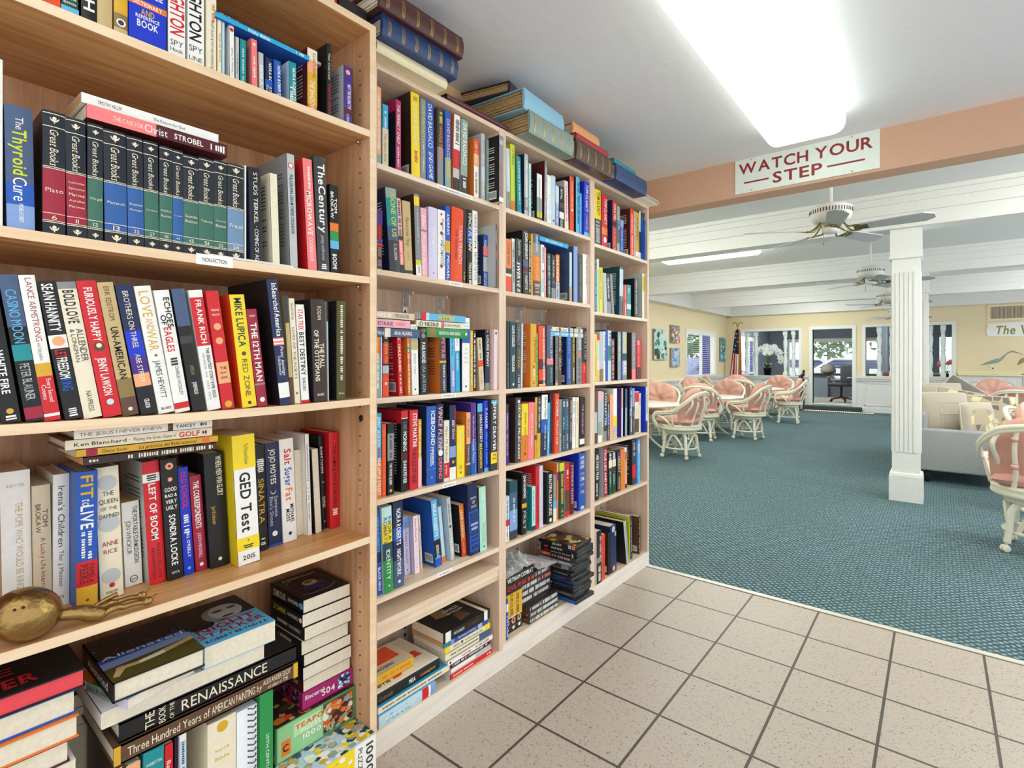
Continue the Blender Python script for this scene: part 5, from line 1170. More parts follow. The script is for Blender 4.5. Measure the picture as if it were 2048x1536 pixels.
def art3(b, X, y0, y1, z0, z1, xb):
    w = y1-y0
    letters(b, 'Encore!', cover('white'), (X+.0006, y0+.008, z1-.021), (0,1,0), (0,0,1), w*.36, .011, True); letters(b, '504', cover('white'), (X+.0006, y0+w*.37, z1-.033), (0,1,0), (0,0,1), w*.26, .017, True)
    b.quad((X+.0005, y0+w*.68, z0+.005), (X+.0005, y1-.008, z0+.005), (X+.0005, y1-.008, z1-.008), (X+.0005, y0+w*.68, z1-.008), cover('blue')); pat(b, (X+.0006, y0+w*.68, z0+.005), (0,1,0), (0,0,1), w*.32-.009, .034, ['black', 'white', 'darkgreen', 'palegrey', 'blue'], 40, 21, .006)
    pat(b, (X-.01, y0-.0003, z0+.004), (-1,0,0), (0,0,1), .1, .036, ['black', 'grey', 'darkbrown'], 26, 22, .01)
puzzle('c', .712, .860, .2525, .2985, -1.45, -1.26, 'a3206a', 'small magenta jigsaw box under the column of paperbacks', art3)
def f_zom(b, X0, X1, Y0, Y1, z):
    T, P, E = toward(b, X0, X1, Y0, Y1, z); w = Y1-Y0; d = X1-X0
    pts = [(.02,.03),(.04,.02),(.09,.022),(w-.02,.04),(w-.015,.09),(w-.03,d-.03),(.05,d-.02),(.02,d-.05),(.015,.09)]
    for (a, c), (e, g) in zip(pts, pts[1:]+pts[:1]): P([(a,c),(e,g),(e,g+.0015),(a,c+.0015)], 'palegrey', .0001)
    E(.075, .065, .03, .025, 'slate', .0001); E(.07, .09, .02, .018, 'tan', .00015); E(.068, .095, .012, .008, 'brown', .0002); P([(.03,.04),(.11,.045),(.1,.075),(.04,.07)], 'navy', .00012)
    T('ZOMBIE CLASS', 'tan', .02, w-.02, d-.03, .012, True)
zz = .2988
for i, (th, c, pc, it) in enumerate(((.0335, 'maroon', None, ('T .5 .9 cream .3 0 BOOK',)), (.0335, 'black', None, ()), (.030, 'black', None, ()), (.036, 'white', None, ('B 0 1 black', 'D .3 .7 white .4')), (.0345, 'black', None, ('D .2 .5 white .3', 'T .55 .9 white .3 0 ADAM DONNELLY')), (.0335, 'black', None, ('V .1 .5 lime .4 0 ZOMBIE', 'T .55 .9 white .3 0 ADAM DONNELLY', 'O .95 white .4')), (.0345, 'black', None, ('V .1 .48 cream .5 0 ZOMBIE CLASS', 'T .55 .9 white .3 0 ADAM DONNELLY', 'O .95 sky .5')))):
    flat_book('A5', -1.43+.004*(i % 3), -1.26+.003*((i*5) % 3), .714-.004*(i % 2), .852-.006*(i == 3), zz, zz+th, 'p', c, '-y', it, 'paperbacks stacked on the magenta jigsaw box', ['wine-red paperback at the foot of the column', 'second paperback up in the column', 'third paperback up in the column', 'thin-covered paperback mid column with the palest edges', 'third paperback from the top of the column', 'paperback second from the top with a lime title', 'black paperback with a cover picture topping the column'][i], f_zom if i == 6 else None); zz += th
# ---------------------------------------------------------------- brass figure on the fourth oak shelf
m_brass = bumpy('hammered_brass', 'a08250', 40, .45, .34); m_brass.node_tree.nodes['Principled BSDF'].inputs['Metallic'].default_value = 1
fg = empty('brass_figurine', (-1.212, .185, AZ[1]-.0045), 0, 'brass egg-headed figurine lying on the oak shelf in front of the white books', 'figurine')
b = MB(); b.ball((0,0,0), (.044, .050, .0435), m_brass, Matrix.Translation((0, -.004, .0445)) @ Matrix.Rotation(math.radians(-28), 4, 'X'), 26, 16)
for d in ((.74, -.42, .53), (.80, -.20, .56)): b.ball((0,0,0), (.0024, .0024, .0024), m_dark, Matrix.Translation((0, -.004, .0445)) @ Matrix.Translation(Vector(d).normalized()*.0455))
b.build('head', fg)
b = MB(); pth = smooth_path([(.004,.03,.03),(.012,.068,.024),(.016,.085,.017),(.02,.1,.012)], 5); b.tube(pth, [.008+.006*math.sin(i/len(pth)*3) for i in range(len(pth))], m_brass, 10); b.build('body', fg)
for s in (0, 1):
    b = MB(); p = smooth_path([(.02-.022*s,.098,.012+.004*s),(.022-.03*s,.115,.018),(.02-.034*s,.13,.014),(.02-.036*s,.148,.014),(.022-.036*s,.165,.011)], 5); b.tube(p, [.0065-.002*i/len(p) for i in range(len(p))], m_brass, 8); b.ball((.022-.036*s,.168,.012), (.007,.009,.008), m_brass); b.tube([(.022-.036*s,.17,.014),(.022-.036*s,.183,.02)], .002, m_brass, 6); b.build('leg', fg)
b = MB(); b.tube(smooth_path([(.0,.075,.025),(-.016,.09,.016),(-.016,.112,.024),(-.012,.128,.03)], 5), .0045, m_brass, 8); b.build('arm', fg)
# paper tucked under the non-fiction books
b = MB(); ya = onx(382, 510, XA-.01)[1]; yb = onx(600, 530, XA-.01)[1]
b.add([(-1.33, ya+.05, .0), (-1.19, ya+.03, .001), (-1.187, yb-.02, .001), (-1.33, yb-.06, 0), (-1.33, ya+.05, .004), (-1.19, ya+.03, .006), (-1.187, yb-.02, .005), (-1.33, yb-.06, .004)], [(3,2,1,0),(4,5,6,7),(0,1,5,4),(1,2,6,5),(2,3,7,6),(3,0,4,7)], M('dcdad6', .5))
b.build('magazine', loc=(0, 0, AZ[3]-SAG*.9), label='thin pale magazine jutting from under the dark set on the non-fiction shelf', cat='magazine')
# ---------------------------------------------------------------- discs, tapes and bag at the foot of the middle case
def media(name, cat, x0, x1, y0, y1, z0, z1, col, label, grp, spine, items, facecol=None, rz=0, art=None, side_items=None):
    ox, oy = (x0+x1)/2, (y0+y1)/2; X0, X1, Y0, Y1 = x0-ox, x1-ox, y0-oy, y1-oy; t = z1-z0-.0006
    b = MB(); b.bevbox(X0, X1, Y0, Y1, 0, t, M(col, .25, 0, .5), .0012, 1)
    b.box(X1-.0002, X1+.0004, Y0+.004, Y1-.004, t*.46, t*.54, m_dark)
    o = b.build(name, loc=(ox, oy, z0+.0003), rot=(0, 0, rz), label=label, cat=cat, group=grp)
    s = MB(); c = MB(); r = random.Random(int(z0*9999))
    L = (X1-X0) if spine == '-y' else (Y1-Y0)
    s.quad((0, .0006, .002), (0, t-.0006, .002), (0, t-.0006, L-.002), (0, .0006, L-.002), cover(facecol or 'black'))
    decorate(s, items, t, L, r, 0)
    R = Matrix(((1,0,0,X1+.0003),(0,0,-1,Y1),(0,1,0,0),(0,0,0,1))) if spine == '+x' else Matrix(((0,0,-1,X1),(-1,0,0,Y0-.0003),(0,1,0,0),(0,0,0,1)))
    c.v = [tuple(R @ Vector(p)) for p in s.v]; c.f = s.f; c.mats = s.mats; c.mi = s.mi; c.sm = s.sm
    if side_items:                                   # picture strip on the -y end
        c.quad((X0+.004, Y0-.0003, .001), (X1-.004, Y0-.0003, .001), (X1-.004, Y0-.0003, t-.001), (X0+.004, Y0-.0003, t-.001), cover(side_items[0])); pat(c, (X0+.006, Y0-.0004, .002), (1,0,0), (0,0,1), X1-X0-.012, t-.004, side_items[1:], 10, int(z0*999), .006)
    if art: art(c, X0, X1, Y0, Y1, t+.0003)
    c.build('printed_insert', o); return o
zb = CZS[0]
gv = 'documentary tapes on the bottom shelf'
wt = ('B 0 .02 grey', 'V .03 .2 white .6 0 WAR', 'V .22 .42 white .6 0 VIDEO', 'D .45 .95 white .65')
for i in range(3):
    media('video_tape', 'video tape', -1.425, -1.267, 1.684+.003*(i % 2), 1.886+.002*(i % 2), zb+i*.0235, zb+(i+1)*.0235, '28231f', 'tape with white lettering in the low front pile, '+['at the bottom of it', 'in the middle of it', 'on top of it'][i], gv, '+x', (('D .02 .98 white .7',), wt, ('D .02 .4 palepink .6', 'D .45 .98 white .7'))[i], 'charcoal', 0, None, ('brown', 'darkbrown', 'tan', 'orange', 'black'))
nm = ['lowest', 'second', 'third', 'topmost']
for i in range(4):
    media('video_tape', 'video tape', -1.46, -1.302, 1.675+.003*(i % 2), 1.884-.004*(i % 3 == 1), zb+.0708+i*.0268, zb+.0708+(i+1)*.0268, '242120', nm[i]+' of the set-back tapes resting on the low front pile', gv, '+x', (('D .02 .35 white .7', 'D .4 .9 palepink .6'), ('D .03 .97 white .7',), ('D .03 .5 white .7', 'D .55 .97 salmon .6'))[i % 3], 'charcoal', 0, None, ('darkbrown', 'tan', 'black', 'brown'))
for i in range(3):
    y0 = 1.552+i*.037
    b = MB(); t = .035; b.box(-.11, 0, 0, t, 0, .158, M('1d1b1a', .35))
    o = b.build('video_tape', loc=(-1.287, y0, zb+.0004), label='upright tape with yellow bands and portraits, '+['nearest the left upright', 'in the middle of three', 'nearest the tape piles'][i], cat='video tape', group='upright tapes with yellow spines')
    c = MB(); decorate(c, ('B .05 .62 gold', 'D .08 .58 black .35 -.25', 'B .62 .64 white', 'O .73 peach .7', 'O .72 brown .4', 'O .9 white .4', 'B .86 .87 grey'), t, .158, random.Random(i), 0)
    c.build('printed_insert', o)
b = MB(); b.box(-.1, 0, 0, .011, 0, .15, cover('blue')); o = b.build('video_tape', loc=(-1.265, 1.536, zb+.0004), label='thin blue tape pressed against the left upright of the middle pale case', cat='video tape')
c = MB(); decorate(c, ('B .1 .3 white', 'D .4 .9 white .5'), .011, .15, random.Random(1), 0); c.build('printed_insert', o)
for i, (c_, tx) in enumerate((('redorange', ('B .0 1 black', 'V .06 .7 red .6 0 CIVIL WAR', 'D .75 .95 redorange .6')), ('black', ('V .05 .95 white .55 0 VIETNAM COMBAT',)))):
    media('tape_box_set', 'box set', -1.41, -1.283, 1.555, 1.741-.004*i, zb+.1588+i*.0318, zb+.1588+(i+1)*.0318, '181616', ['black boxed tape set with red capitals, on the upright tapes', 'black boxed tape set with white capitals, under the plastic bag'][i], 'boxed tape sets under the plastic bag', '+x', tx, 'black', 0, None, ('black', 'grey', 'red', 'charcoal') if i == 0 else ('charcoal', 'white', 'grey'))
dv = [('blue', ('B 0 .3 sky', 'D .05 .3 white .5', 'B .3 .8 blue')), ('black', ('D .2 .5 palegrey .4',)), ('charcoal', ('T .1 .5 white .4 0 CONSTANTINE', 'D .6 .9 grey .4')), ('black', ('D .1 .6 red .4',)), ('navy', ('D .1 .4 white .4', 'V .5 .8 slate .5 0 DREAM')), ('slate', ('V .45 .8 navy .6 0 OPEN',)), ('navy', ('D .1 .8 slate .5',)), ('black', ('D .2 .4 red .4', 'T .5 .9 palegrey .4 0 LEATHERHEADS')), ('darkbrown', ('D .1 .7 tan .4',)), ('charcoal', ('V .1 .6 palepink .5 0 DANCE', 'B .7 .9 grey')), ('grey', ('B .1 .4 palegrey', 'D .5 .9 white .4')), ('orange', ('B 0 .28 redorange', 'V .04 .24 white .6 0 SALT', 'B .3 1 charcoal', 'D .34 .9 pink .6')), ('black', ('D .1 .2 red .5', 'T .25 .85 white .4 0 Letters of the past', 'B .86 .9 palegrey')), ('black', ('V .3 .6 white .5 0 SNATCH', 'D .08 .2 salmon .5')), ('black', ('V .36 .62 white .6 0 ZELARY', 'B .8 .88 palegrey', 'B .9 .98 salmon'))]
def f_dvd(b, X0, X1, Y0, Y1, z):
    b.quad((X0+.004, Y0+.004, z+.0001), (X1-.004, Y0+.004, z+.0001), (X1-.004, Y1-.004, z+.0001), (X0+.004, Y1-.004, z+.0001), cover('brown'))
    pat(b, (X1-.006, Y0+.006, z+.0002), (0,1,0), (-1,0,0), Y1-Y0-.012, X1-X0-.012, ['darkbrown', 'tan', 'cream', 'brown', 'gold', 'black'], 34, 8, .025)
q = ['lowest', 'second up', 'third up', 'fourth up', 'fifth up', 'sixth up', 'seventh up', 'eighth up', 'ninth up', 'tenth up', 'fifth down', 'fourth down', 'third down', 'second down', 'topmost']
rd = random.Random(2)
for i, (c_, it) in enumerate(dv):
    dx, dy = rd.uniform(-.012, .01), rd.uniform(-.004, .02)
    media('dvd_case', 'dvd', -1.407+dx, -1.217+dx, 1.929+dy, 2.072+dy, zb+i*.01655, zb+(i+1)*.01655, '2a2c2d', {0: 'blue-spined disc case at the very bottom of the leaning column of discs', 11: 'disc case with an orange and dark spine in the column of discs', 14: 'disc case with a brown picture cover topping the column of discs'}.get(i, word(c_)+'-spined disc case, '+q[i]+' in the column of discs'), 'disc cases stacked by the right upright', '-y', it, c_, rd.uniform(-.05, .05), f_dvd if i == 14 else None)
# plastic bag over the tapes
from mathutils import noise
mbag, nt, bs, N, L = nodes('clear_plastic_film')
tr = N('ShaderNodeBsdfTransparent'); ms_ = N('ShaderNodeMixShader'); fr_ = N('ShaderNodeLayerWeight'); fr_.inputs[0].default_value = .45
bs.inputs['Base Color'].default_value = lin('e6e9ec'); bs.inputs['Roughness'].default_value = .12
mr = N('ShaderNodeMapRange'); mr.inputs[3].default_value = .16; mr.inputs[4].default_value = .9
L(fr_.outputs[1], mr.inputs[0]); L(mr.outputs[0], ms_.inputs[0]); L(tr.outputs[0], ms_.inputs[1]); L(bs.outputs[0], ms_.inputs[2]); L(ms_.outputs[0], nt.nodes['Material Output'].inputs[0])
b = MB(); n, mm = 44, 22
for layer in range(2):
    v = []
    for j in range(mm+1):
        for i in range(n+1):
            a, c = i/n, j/mm; y = 1.545+.335*a; x = -1.425+.15*c; q = Vector((x*16, y*16, layer*7.3))
            base = .3125 if y < 1.742 else .3125-.036*min(1, (y-1.742)/.02)
            rd_ = 1-abs(noise.noise(q))*2; rd2 = 1-abs(noise.noise(q*2.3))*2; env = max(.02, math.sin(math.pi*min(1, a*1.05)))*max(.1, math.sin(math.pi*(.1+.8*c)))
            peak = math.exp(-((a-.36)/.12)**2)*.03*(.4+.6*c)
            z = base+.0015+layer*.004+env*(.03*max(0, rd_)**2+.02*max(0, rd2)**2)*(1-.4*layer)+peak*env
            x += .012*noise.noise(q*1.3); y += .012*noise.noise(q*1.7+Vector((3, 1, 0)))
            v.append((x+1.355, y-1.70, z-.3125))
    b.add(v, [(j*(n+1)+i, j*(n+1)+i+1, (j+1)*(n+1)+i+1, (j+1)*(n+1)+i) for j in range(mm) for i in range(n)], mbag, False)
ob = b.build('plastic_bag', loc=(-1.355, 1.70, .3125), label='crumpled clear plastic bag lying over the boxed tapes', cat='plastic bag')
b = MB(); p = [(.075+.006*math.sin(k*2), -.02+k*.022, .045-.013*k) for k in range(6)]
b.add([(x-.012, y, z) for x, y, z in p]+[(x+.014, y+.004, z-.004) for x, y, z in p], [(k, k+1, k+7, k+6) for k in range(5)], mbag); b.tube([(x+.014, y+.004, z-.004) for x, y, z in p], .0012, M('e58a9a', .4), 5); b.build('zip_edge', ob)
# ---------------------------------------------------------------- albums along the top
m_leaf = bumpy('album_leaves', 'cfae7e', 220, .3, .8, 'a9834f')
def album(x0, x1, y0, y1, z0, z1, col, label, bands=0, rz=0, pages='leaf', rough=.4, tilt=0, name='photo_album'):
    ox, oy = (x0+x1)/2, (y0+y1)/2; X0, X1, Y0, Y1 = x0-ox, x1-ox, y0-oy, y1-oy; t = z1-z0-.001; c = .004; m = M(col, rough); b = MB()
    b.box(X0, X1, Y0, Y1, 0, c, m); b.box(X0, X1, Y0, Y1, t-c, t, m)
    n = 8; pr = [(X1-.002+.008*(1-((k/n)*2-1)**2), t*k/n) for k in range(n+1)]
    b.add([(x, Y0, z) for x, z in pr]+[(x, Y1, z) for x, z in pr]+[(X1-.006, Y0, z) for x, z in pr]+[(X1-.006, Y1, z) for x, z in pr], [(k, n+1+k, n+2+k, k+1) for k in range(n)]+[(2*n+2+k, k, k+1, 2*n+3+k) for k in range(n)]+[(n+1+k, 3*n+3+k, 3*n+4+k, n+2+k) for k in range(n)], m)
    mg = M('c9a45a', .35, .6)
    for k in range(bands):
        yc = Y0+(Y1-Y0)*(k+.5)/bands
        for d in ((-.004, 0, .004) if bands > 5 else (0,)):
            w = .0006 if bands > 5 else .003; g = [(x+.0006, z) for x, z in pr][1:-1]
            b.add([(x, yc+d-w, z) for x, z in g]+[(x, yc+d+w, z) for x, z in g], [(i, len(g)+i, len(g)+i+1, i+1) for i in range(len(g)-1)], mg)
    o = b.build(name, loc=(ox, oy, z0+.0004), rot=(tilt, 0, rz), label=label, cat='album')
    g = MB(); nl = 7; r = random.Random(int(y0*1000))
    for k in range(nl):
        za, zb_2 = c+(t-2*c)*k/nl, c+(t-2*c)*(k+.8)/nl; g.box(X0+.008, X1-.01, Y0+.006+r.uniform(0, .006), Y1-.006-r.uniform(0, .006), za, zb_2, m_leaf if pages == 'leaf' else m_page)
    g.build('album_leaves', o); return o
T0 = TOP
album(-1.47, -1.215, .905, 1.175, T0, T0+.034, 'e4d8b4', 'cream album at the bottom of the pile above the left pale case', 0, 0, 'page', .35)
album(-1.45, -1.19, .905, 1.198, T0+.034, T0+.098, '1f3a66', 'navy binder with fine gold bars, in the pile over the left pale case', 6, 0, 'page', .4)
album(-1.44, -1.175, .885, 1.208, T0+.098, T0+.164, '4a2422', 'oxblood binder with gold bars topping the pile next to the ceiling light', 6, .0, 'page', .4)
album(-1.5, -1.262, 1.22, 1.545, T0, T0+.022, '571c22', 'thin maroon album lying flat between the two tall piles', 0, 0, 'page', .3)
album(-1.47, -1.20, 1.592, 1.9, T0, T0+.088, '86968c', 'fat grey-green album with gold bands over the middle pale case', 5, 0, 'leaf')
album(-1.50, -1.22, 1.565, 1.86, T0+.0885, T0+.168, '8fbfd8', 'light blue album lying askew on the grey-green one', 0, .06, 'leaf', .5)
album(-1.52, -1.30, 1.54, 1.79, T0+.1695, T0+.212, '332a28', 'dark album at the very top of the pile, close to the ceiling', 0, .22, 'leaf', .4)
album(-1.46, -1.20, 1.925, 2.245, T0, T0+.088, '54423a', 'dark brown album with gold bands between the grey-green and navy ones', 5, 0, 'page', .35)
album(-1.46, -1.205, 1.93, 2.21, T0+.0885, T0+.118, 'a22c2c', 'thin red album lying on the dark brown one', 0, 0, 'page', .3)
album(-1.47, -1.225, 1.935, 2.16, T0+.1185, T0+.17, 'e2a06c', 'peach album on the thin red one', 0, 0, 'page', .5)
album(-1.46, -1.19, 2.262, 2.6, T0, T0+.078, '27436e', 'plain navy binder at the far end of the case tops', 0, 0, 'page', .4)
album(-1.45, -1.203, 2.264, 2.5, T0+.0785, T0+.106, '1f8790', 'thin teal album lying on the plain navy binder', 0, 0, 'page', .4)
b = MB()
for k in range(6): b.box(-.1, .06+.006*(k % 3), -.1, .1-.008*(k % 2), k*.0032, k*.0032+.0026, M(['f2ead2', 'e9d9a8', 'c9ccd4', 'f0e8d0', '8a3a3a', 'f4ecd6'][k], .6))
b.build('paper_stack', loc=(-1.275, 2.70, T0+.0004), label='loose pale papers sticking out at the end of the last pale case', cat='papers')
# things on the oak case
b = MB(); pb = cover('red'); b.bevbox(-.12, .12, -.11, .11, 0, .06, pb, .004, 1); pat(b, (.1206, -.1, .005), (0,1,0), (0,0,1), .2, .05, ['crimson', 'green', 'maroon', 'cream', 'red'], 50, 31, .014)
b.build('gift_box', loc=(-1.32, .665, ATOP+.0004), label='red patterned box on top of the oak bookcase, cut off by the frame', cat='box')
b = MB(); b.bevbox(-.1, .1, -.045, .045, 0, .05, M('1c1a1c', .3), .006, 2); b.build('storage_case', loc=(-1.31, .83, ATOP+.0004), label='small black case on top of the oak bookcase beside the red box', cat='case')

# ---------------------------------------------------------------- labels of all books
SH = {'A1': "oak bookcase's top shelf", 'A2': "oak bookcase's second shelf", 'A3': "oak bookcase's third shelf", 'A4': "oak bookcase's fourth shelf", 'A5': "oak bookcase's bottom shelf"}
ORD = ['top', 'second', 'third', 'fourth', 'fifth', 'sixth', 'bottom']
for L_, nm_, nn in (('B', 'left pale case', 7), ('C', 'middle pale case', 6), ('D', 'far pale case', 6)):
    for i in range(1, nn+1): SH[L_+str(i)] = nm_+"'s "+('bottom' if i == nn else ORD[i-1])+' shelf'
NUM = ['first', 'second', 'third', 'fourth', 'fifth', 'sixth', 'seventh', 'eighth', 'ninth', 'tenth', 'eleventh', 'twelfth', '13th', '14th', '15th', '16th', '17th', '18th', '19th', '20th', '21st', '22nd', '23rd', '24th']
def base(rec):
    k = {'h': 'hardback', 'p': 'paperback', 'n': 'book'}[rec['kind']]; s = word(rec['col'])+' '+k
    if rec.get('flat'): s = 'lying '+s
    elif rec['kind'] == 'n': s += ' turned pages outward'
    elif rec['lean']: s = 'tilted '+s
    elif rec['tall'] > .262: s = 'tall '+s
    elif rec['tall'] < .185: s = 'short '+s
    ink = [i for i in rec['inks'] if i != rec['col'] and i in PAL]
    if ink and rec['kind'] != 'n': s += ' with '+word(ink[0])+' lettering'
    return s
from collections import Counter
cnt = Counter(); rows_ = {}
for o, r_ in BOOKS: rows_.setdefault((r_['shelf'], bool(r_.get('flat'))), []).append((r_['y'], o, r_))
c1 = {}; c2 = {}
for key, lst in rows_.items():
    lst.sort(key=lambda q: q[0])
    for i, (y, o, r_) in enumerate(lst):
        s = base(r_); c1[o] = s+', on '+SH[r_['shelf']]
        if key[1]: c2[o] = None
        elif i: c2[o] = s+', right of '+('an ' if word(lst[i-1][2]['col'])[0] in 'aeiou' else 'a ')+word(lst[i-1][2]['col'])+' one, on '+SH[r_['shelf']]
        else: c2[o] = s+', first at left on '+SH[r_['shelf']]
        r_['n'] = i; r_['of'] = len(lst)
C1 = Counter(c1.values()); C2 = Counter(v for v in c2.values() if v); used_l = set()
for o, r_ in BOOKS:
    s = base(r_)
    if r_.get('fix'): l = r_['fix']+', on '+SH[r_['shelf']]
    elif C1[c1[o]] == 1: l = c1[o]
    elif c2[o] and C2[c2[o]] == 1: l = c2[o]
    elif r_.get('flat'): l = s+', layer by height '+str(round(o.location.z, 2))
    else:
        l = s.replace(' with ', ', ')+', '+(NUM[r_['n']]+' from left' if r_['n'] < r_['of']/2 else (NUM[r_['of']-1-r_['n']]+' from right' if r_['n'] < r_['of']-1 else 'rightmost'))+' on '+SH[r_['shelf']]
    if len(l.split()) > 16: l = l.replace(' with ', ', ')
    o['label'] = l
    o['group'] = r_['grp'] or ('books lying on the '+SH[r_['shelf']])
# ---------------------------------------------------------------- ceiling lights
m_diff = {}
def fixture(x0, x1, y0, y1, ztop, h, s, label, grp):
    cx_, cy_ = (x0+x1)/2, (y0+y1)/2; w, l = (x1-x0), (y1-y0)
    r = empty('ceiling_light', (cx_, cy_, ztop), 0, label, 'ceiling light', grp)
    b = MB(); b.bevbox(-w/2*.8, w/2*.8, -l/2*.96, l/2*.96, -.03, -.0005, m_white, .01, 2); b.build('housing', r)
    if s not in m_diff: m_diff[s] = glow('fluorescent_diffuser_%d' % len(m_diff), 'f6fff4', s)
    bm = bmesh.new(); bmesh.ops.create_cube(bm, size=1)
    for v in bm.verts: v.co = Vector((v.co.x*w, v.co.y*l, -.022-(h-.022)*(.5-v.co.z)))
    lo = [e for e in bm.edges if all(v.co.z < -h+.01 for v in e.verts)]
    ve = [e for e in bm.edges if abs(e.verts[0].co.z-e.verts[1].co.z) > .01]
    bmesh.ops.bevel(bm, geom=lo+ve, offset=min(h*.62, .055), segments=5, affect='EDGES', profile=.55, clamp_overlap=True)
    b = MB(); b.bm(bm, m_diff[s], None, True); b.build('diffuser', r); return r
fixture(-.63, -.31, 1.41, 2.76, NC, .105, LAMP_NEAR, 'large curved fluorescent light overhead in front of the step sign', 'fluorescent ceiling lights')
fixture(-.625, -.318, -1.0, .3, NC, .095, LAMP_NEAR, 'fluorescent light over the tiles behind the viewer', 'fluorescent ceiling lights')
fixture(1.1, 1.4, -.6, .7, NC, .095, LAMP_NEAR, 'fluorescent light over the tiles to the right of the viewer', 'fluorescent ceiling lights')
for i, (y, d) in enumerate(((7.55, 'nearest of the lights over the carpet'), (10.85, 'second light over the carpet'), (14.0, 'farthest light over the carpet'))):
    fixture(-3.17, -1.85, y-.15, y+.15, FC, .1, LAMP_FAR, 'long fluorescent ceiling light between the white beams, '+d, 'fluorescent ceiling lights')
for y in (5.5, 7.6, 11.0): fixture(1.3, 2.6, y-.15, y+.15, FC, .1, LAMP_FAR, 'added out-of-view fill light at the right of the carpeted room, %s of three' % {5.5: 'nearest', 7.6: 'middle', 11.0: 'farthest'}[y], 'fluorescent ceiling lights')  # unseen fixtures, added at the right for more light in the carpeted room
fixture(-3.17, -1.85, 4.35, 4.65, FC, .1, LAMP_FAR, 'added fill light in the first bay, hidden behind the peach beam at the left', 'fluorescent ceiling lights')  # added out of sight above the beam's lower edge, to brighten the far ceiling
fixture(.4, 1.7, 4.0, 4.3, FC, .1, LAMP_FAR, 'added fill light in the first bay, hidden behind the peach beam at the right', 'fluorescent ceiling lights')  # right-hand twin, likewise added unseen to lift the far ceiling
fixture(-4.2, -3.0, 17.3, 17.6, 2.3, .08, FILL_OFFICE, 'unseen fill light added in the office behind the wide opening', 'fluorescent ceiling lights')  # added fill, never in view, so the office walls are not dark
fixture(-.6, .5, 17.0, 17.3, 2.3, .08, FILL_OFFICE, 'unseen fill light added in the office behind the right-hand opening', 'fluorescent ceiling lights')  # second unseen fill added for the office
# ---------------------------------------------------------------- sign on the beam
ys = 3.066
P0 = ony(1470.5, 322, ys); P1 = ony(1472, 390, ys); P2 = ony(1760, 258, ys); P3 = ony(1761, 335, ys)
x0, x1, z0, z1 = P0[0], P2[0], (P1[2]+P3[2])/2, (P0[2]+P2[2])/2
sg = MB(); w, h = x1-x0, z1-z0; sg.box(0, w, -.006, 0, 0, h, M('e3ece2', .35)); m_sr = M('8e1a1e', .45)
yy = -.0064
letters(sg, 'WATCH YOUR', m_sr, (w*.03, yy, h*.56), (1,0,0), (0,0,1), w*.93, h*.31, True)
letters(sg, 'STEP', m_sr, (w*.29, yy, h*.14), (1,0,0), (0,0,1), w*.35, h*.31, True)
for a, c in ((.07, .26), (.67, .91)): sg.box(w*a, w*c, yy-.0004, yy, h*.27, h*.315, m_sr)
so = sg.build('step_sign', loc=(x0, ys+.0035, z0), label='white sign with red capitals WATCH YOUR STEP on the peach beam', cat='sign')
for a, c in ((.13, .95), (.83, .95), (.13, .05), (.83, .05)):
    b = MB(); b.ball((w*a, -.007, h*c), .0045, m_steel, None, 8, 5); b.build('screw', so)
# ---------------------------------------------------------------- columns
def column(x, y, label):
    r = empty('column', (x, y, FZ), 0, label, 'column', 'white square columns under the beams'); w = .104; H = 2.352-FZ
    b = MB(); b.box(-.126, .126, -.126, .126, .0005, .23, m_white); b.lathe([(.126*1.414, .23), (.12*1.414, .255), (.106*1.414, .262)], m_white, 4, Matrix.Rotation(math.pi/4, 4, 'Z'), smooth=False); b.build('base', r)
    b = MB(); b.box(-w, w, -w, w, .2, H-.2, m_white)
    for k in range(4):
        R = Matrix.Rotation(k*math.pi/2, 4, 'Z')
        for j in range(5):
            a = -.066+j*.033; b.box(a-.0115, a+.0115, -w-.008, -w+.001, .45, H-.40, m_white, R)
    b.build('shaft', r)
    b = MB(); b.box(-.117, .117, -.117, .117, H-.27, H-.0006, m_white); b.box(-.123, .123, -.123, .123, H-.275, H-.25, m_white); b.build('capital', r)
column(-.222, 6.125, 'near white fluted square column standing on the teal carpet beside the sofa')
column(-.20, 9.37, 'second white column, almost hidden behind the near one')
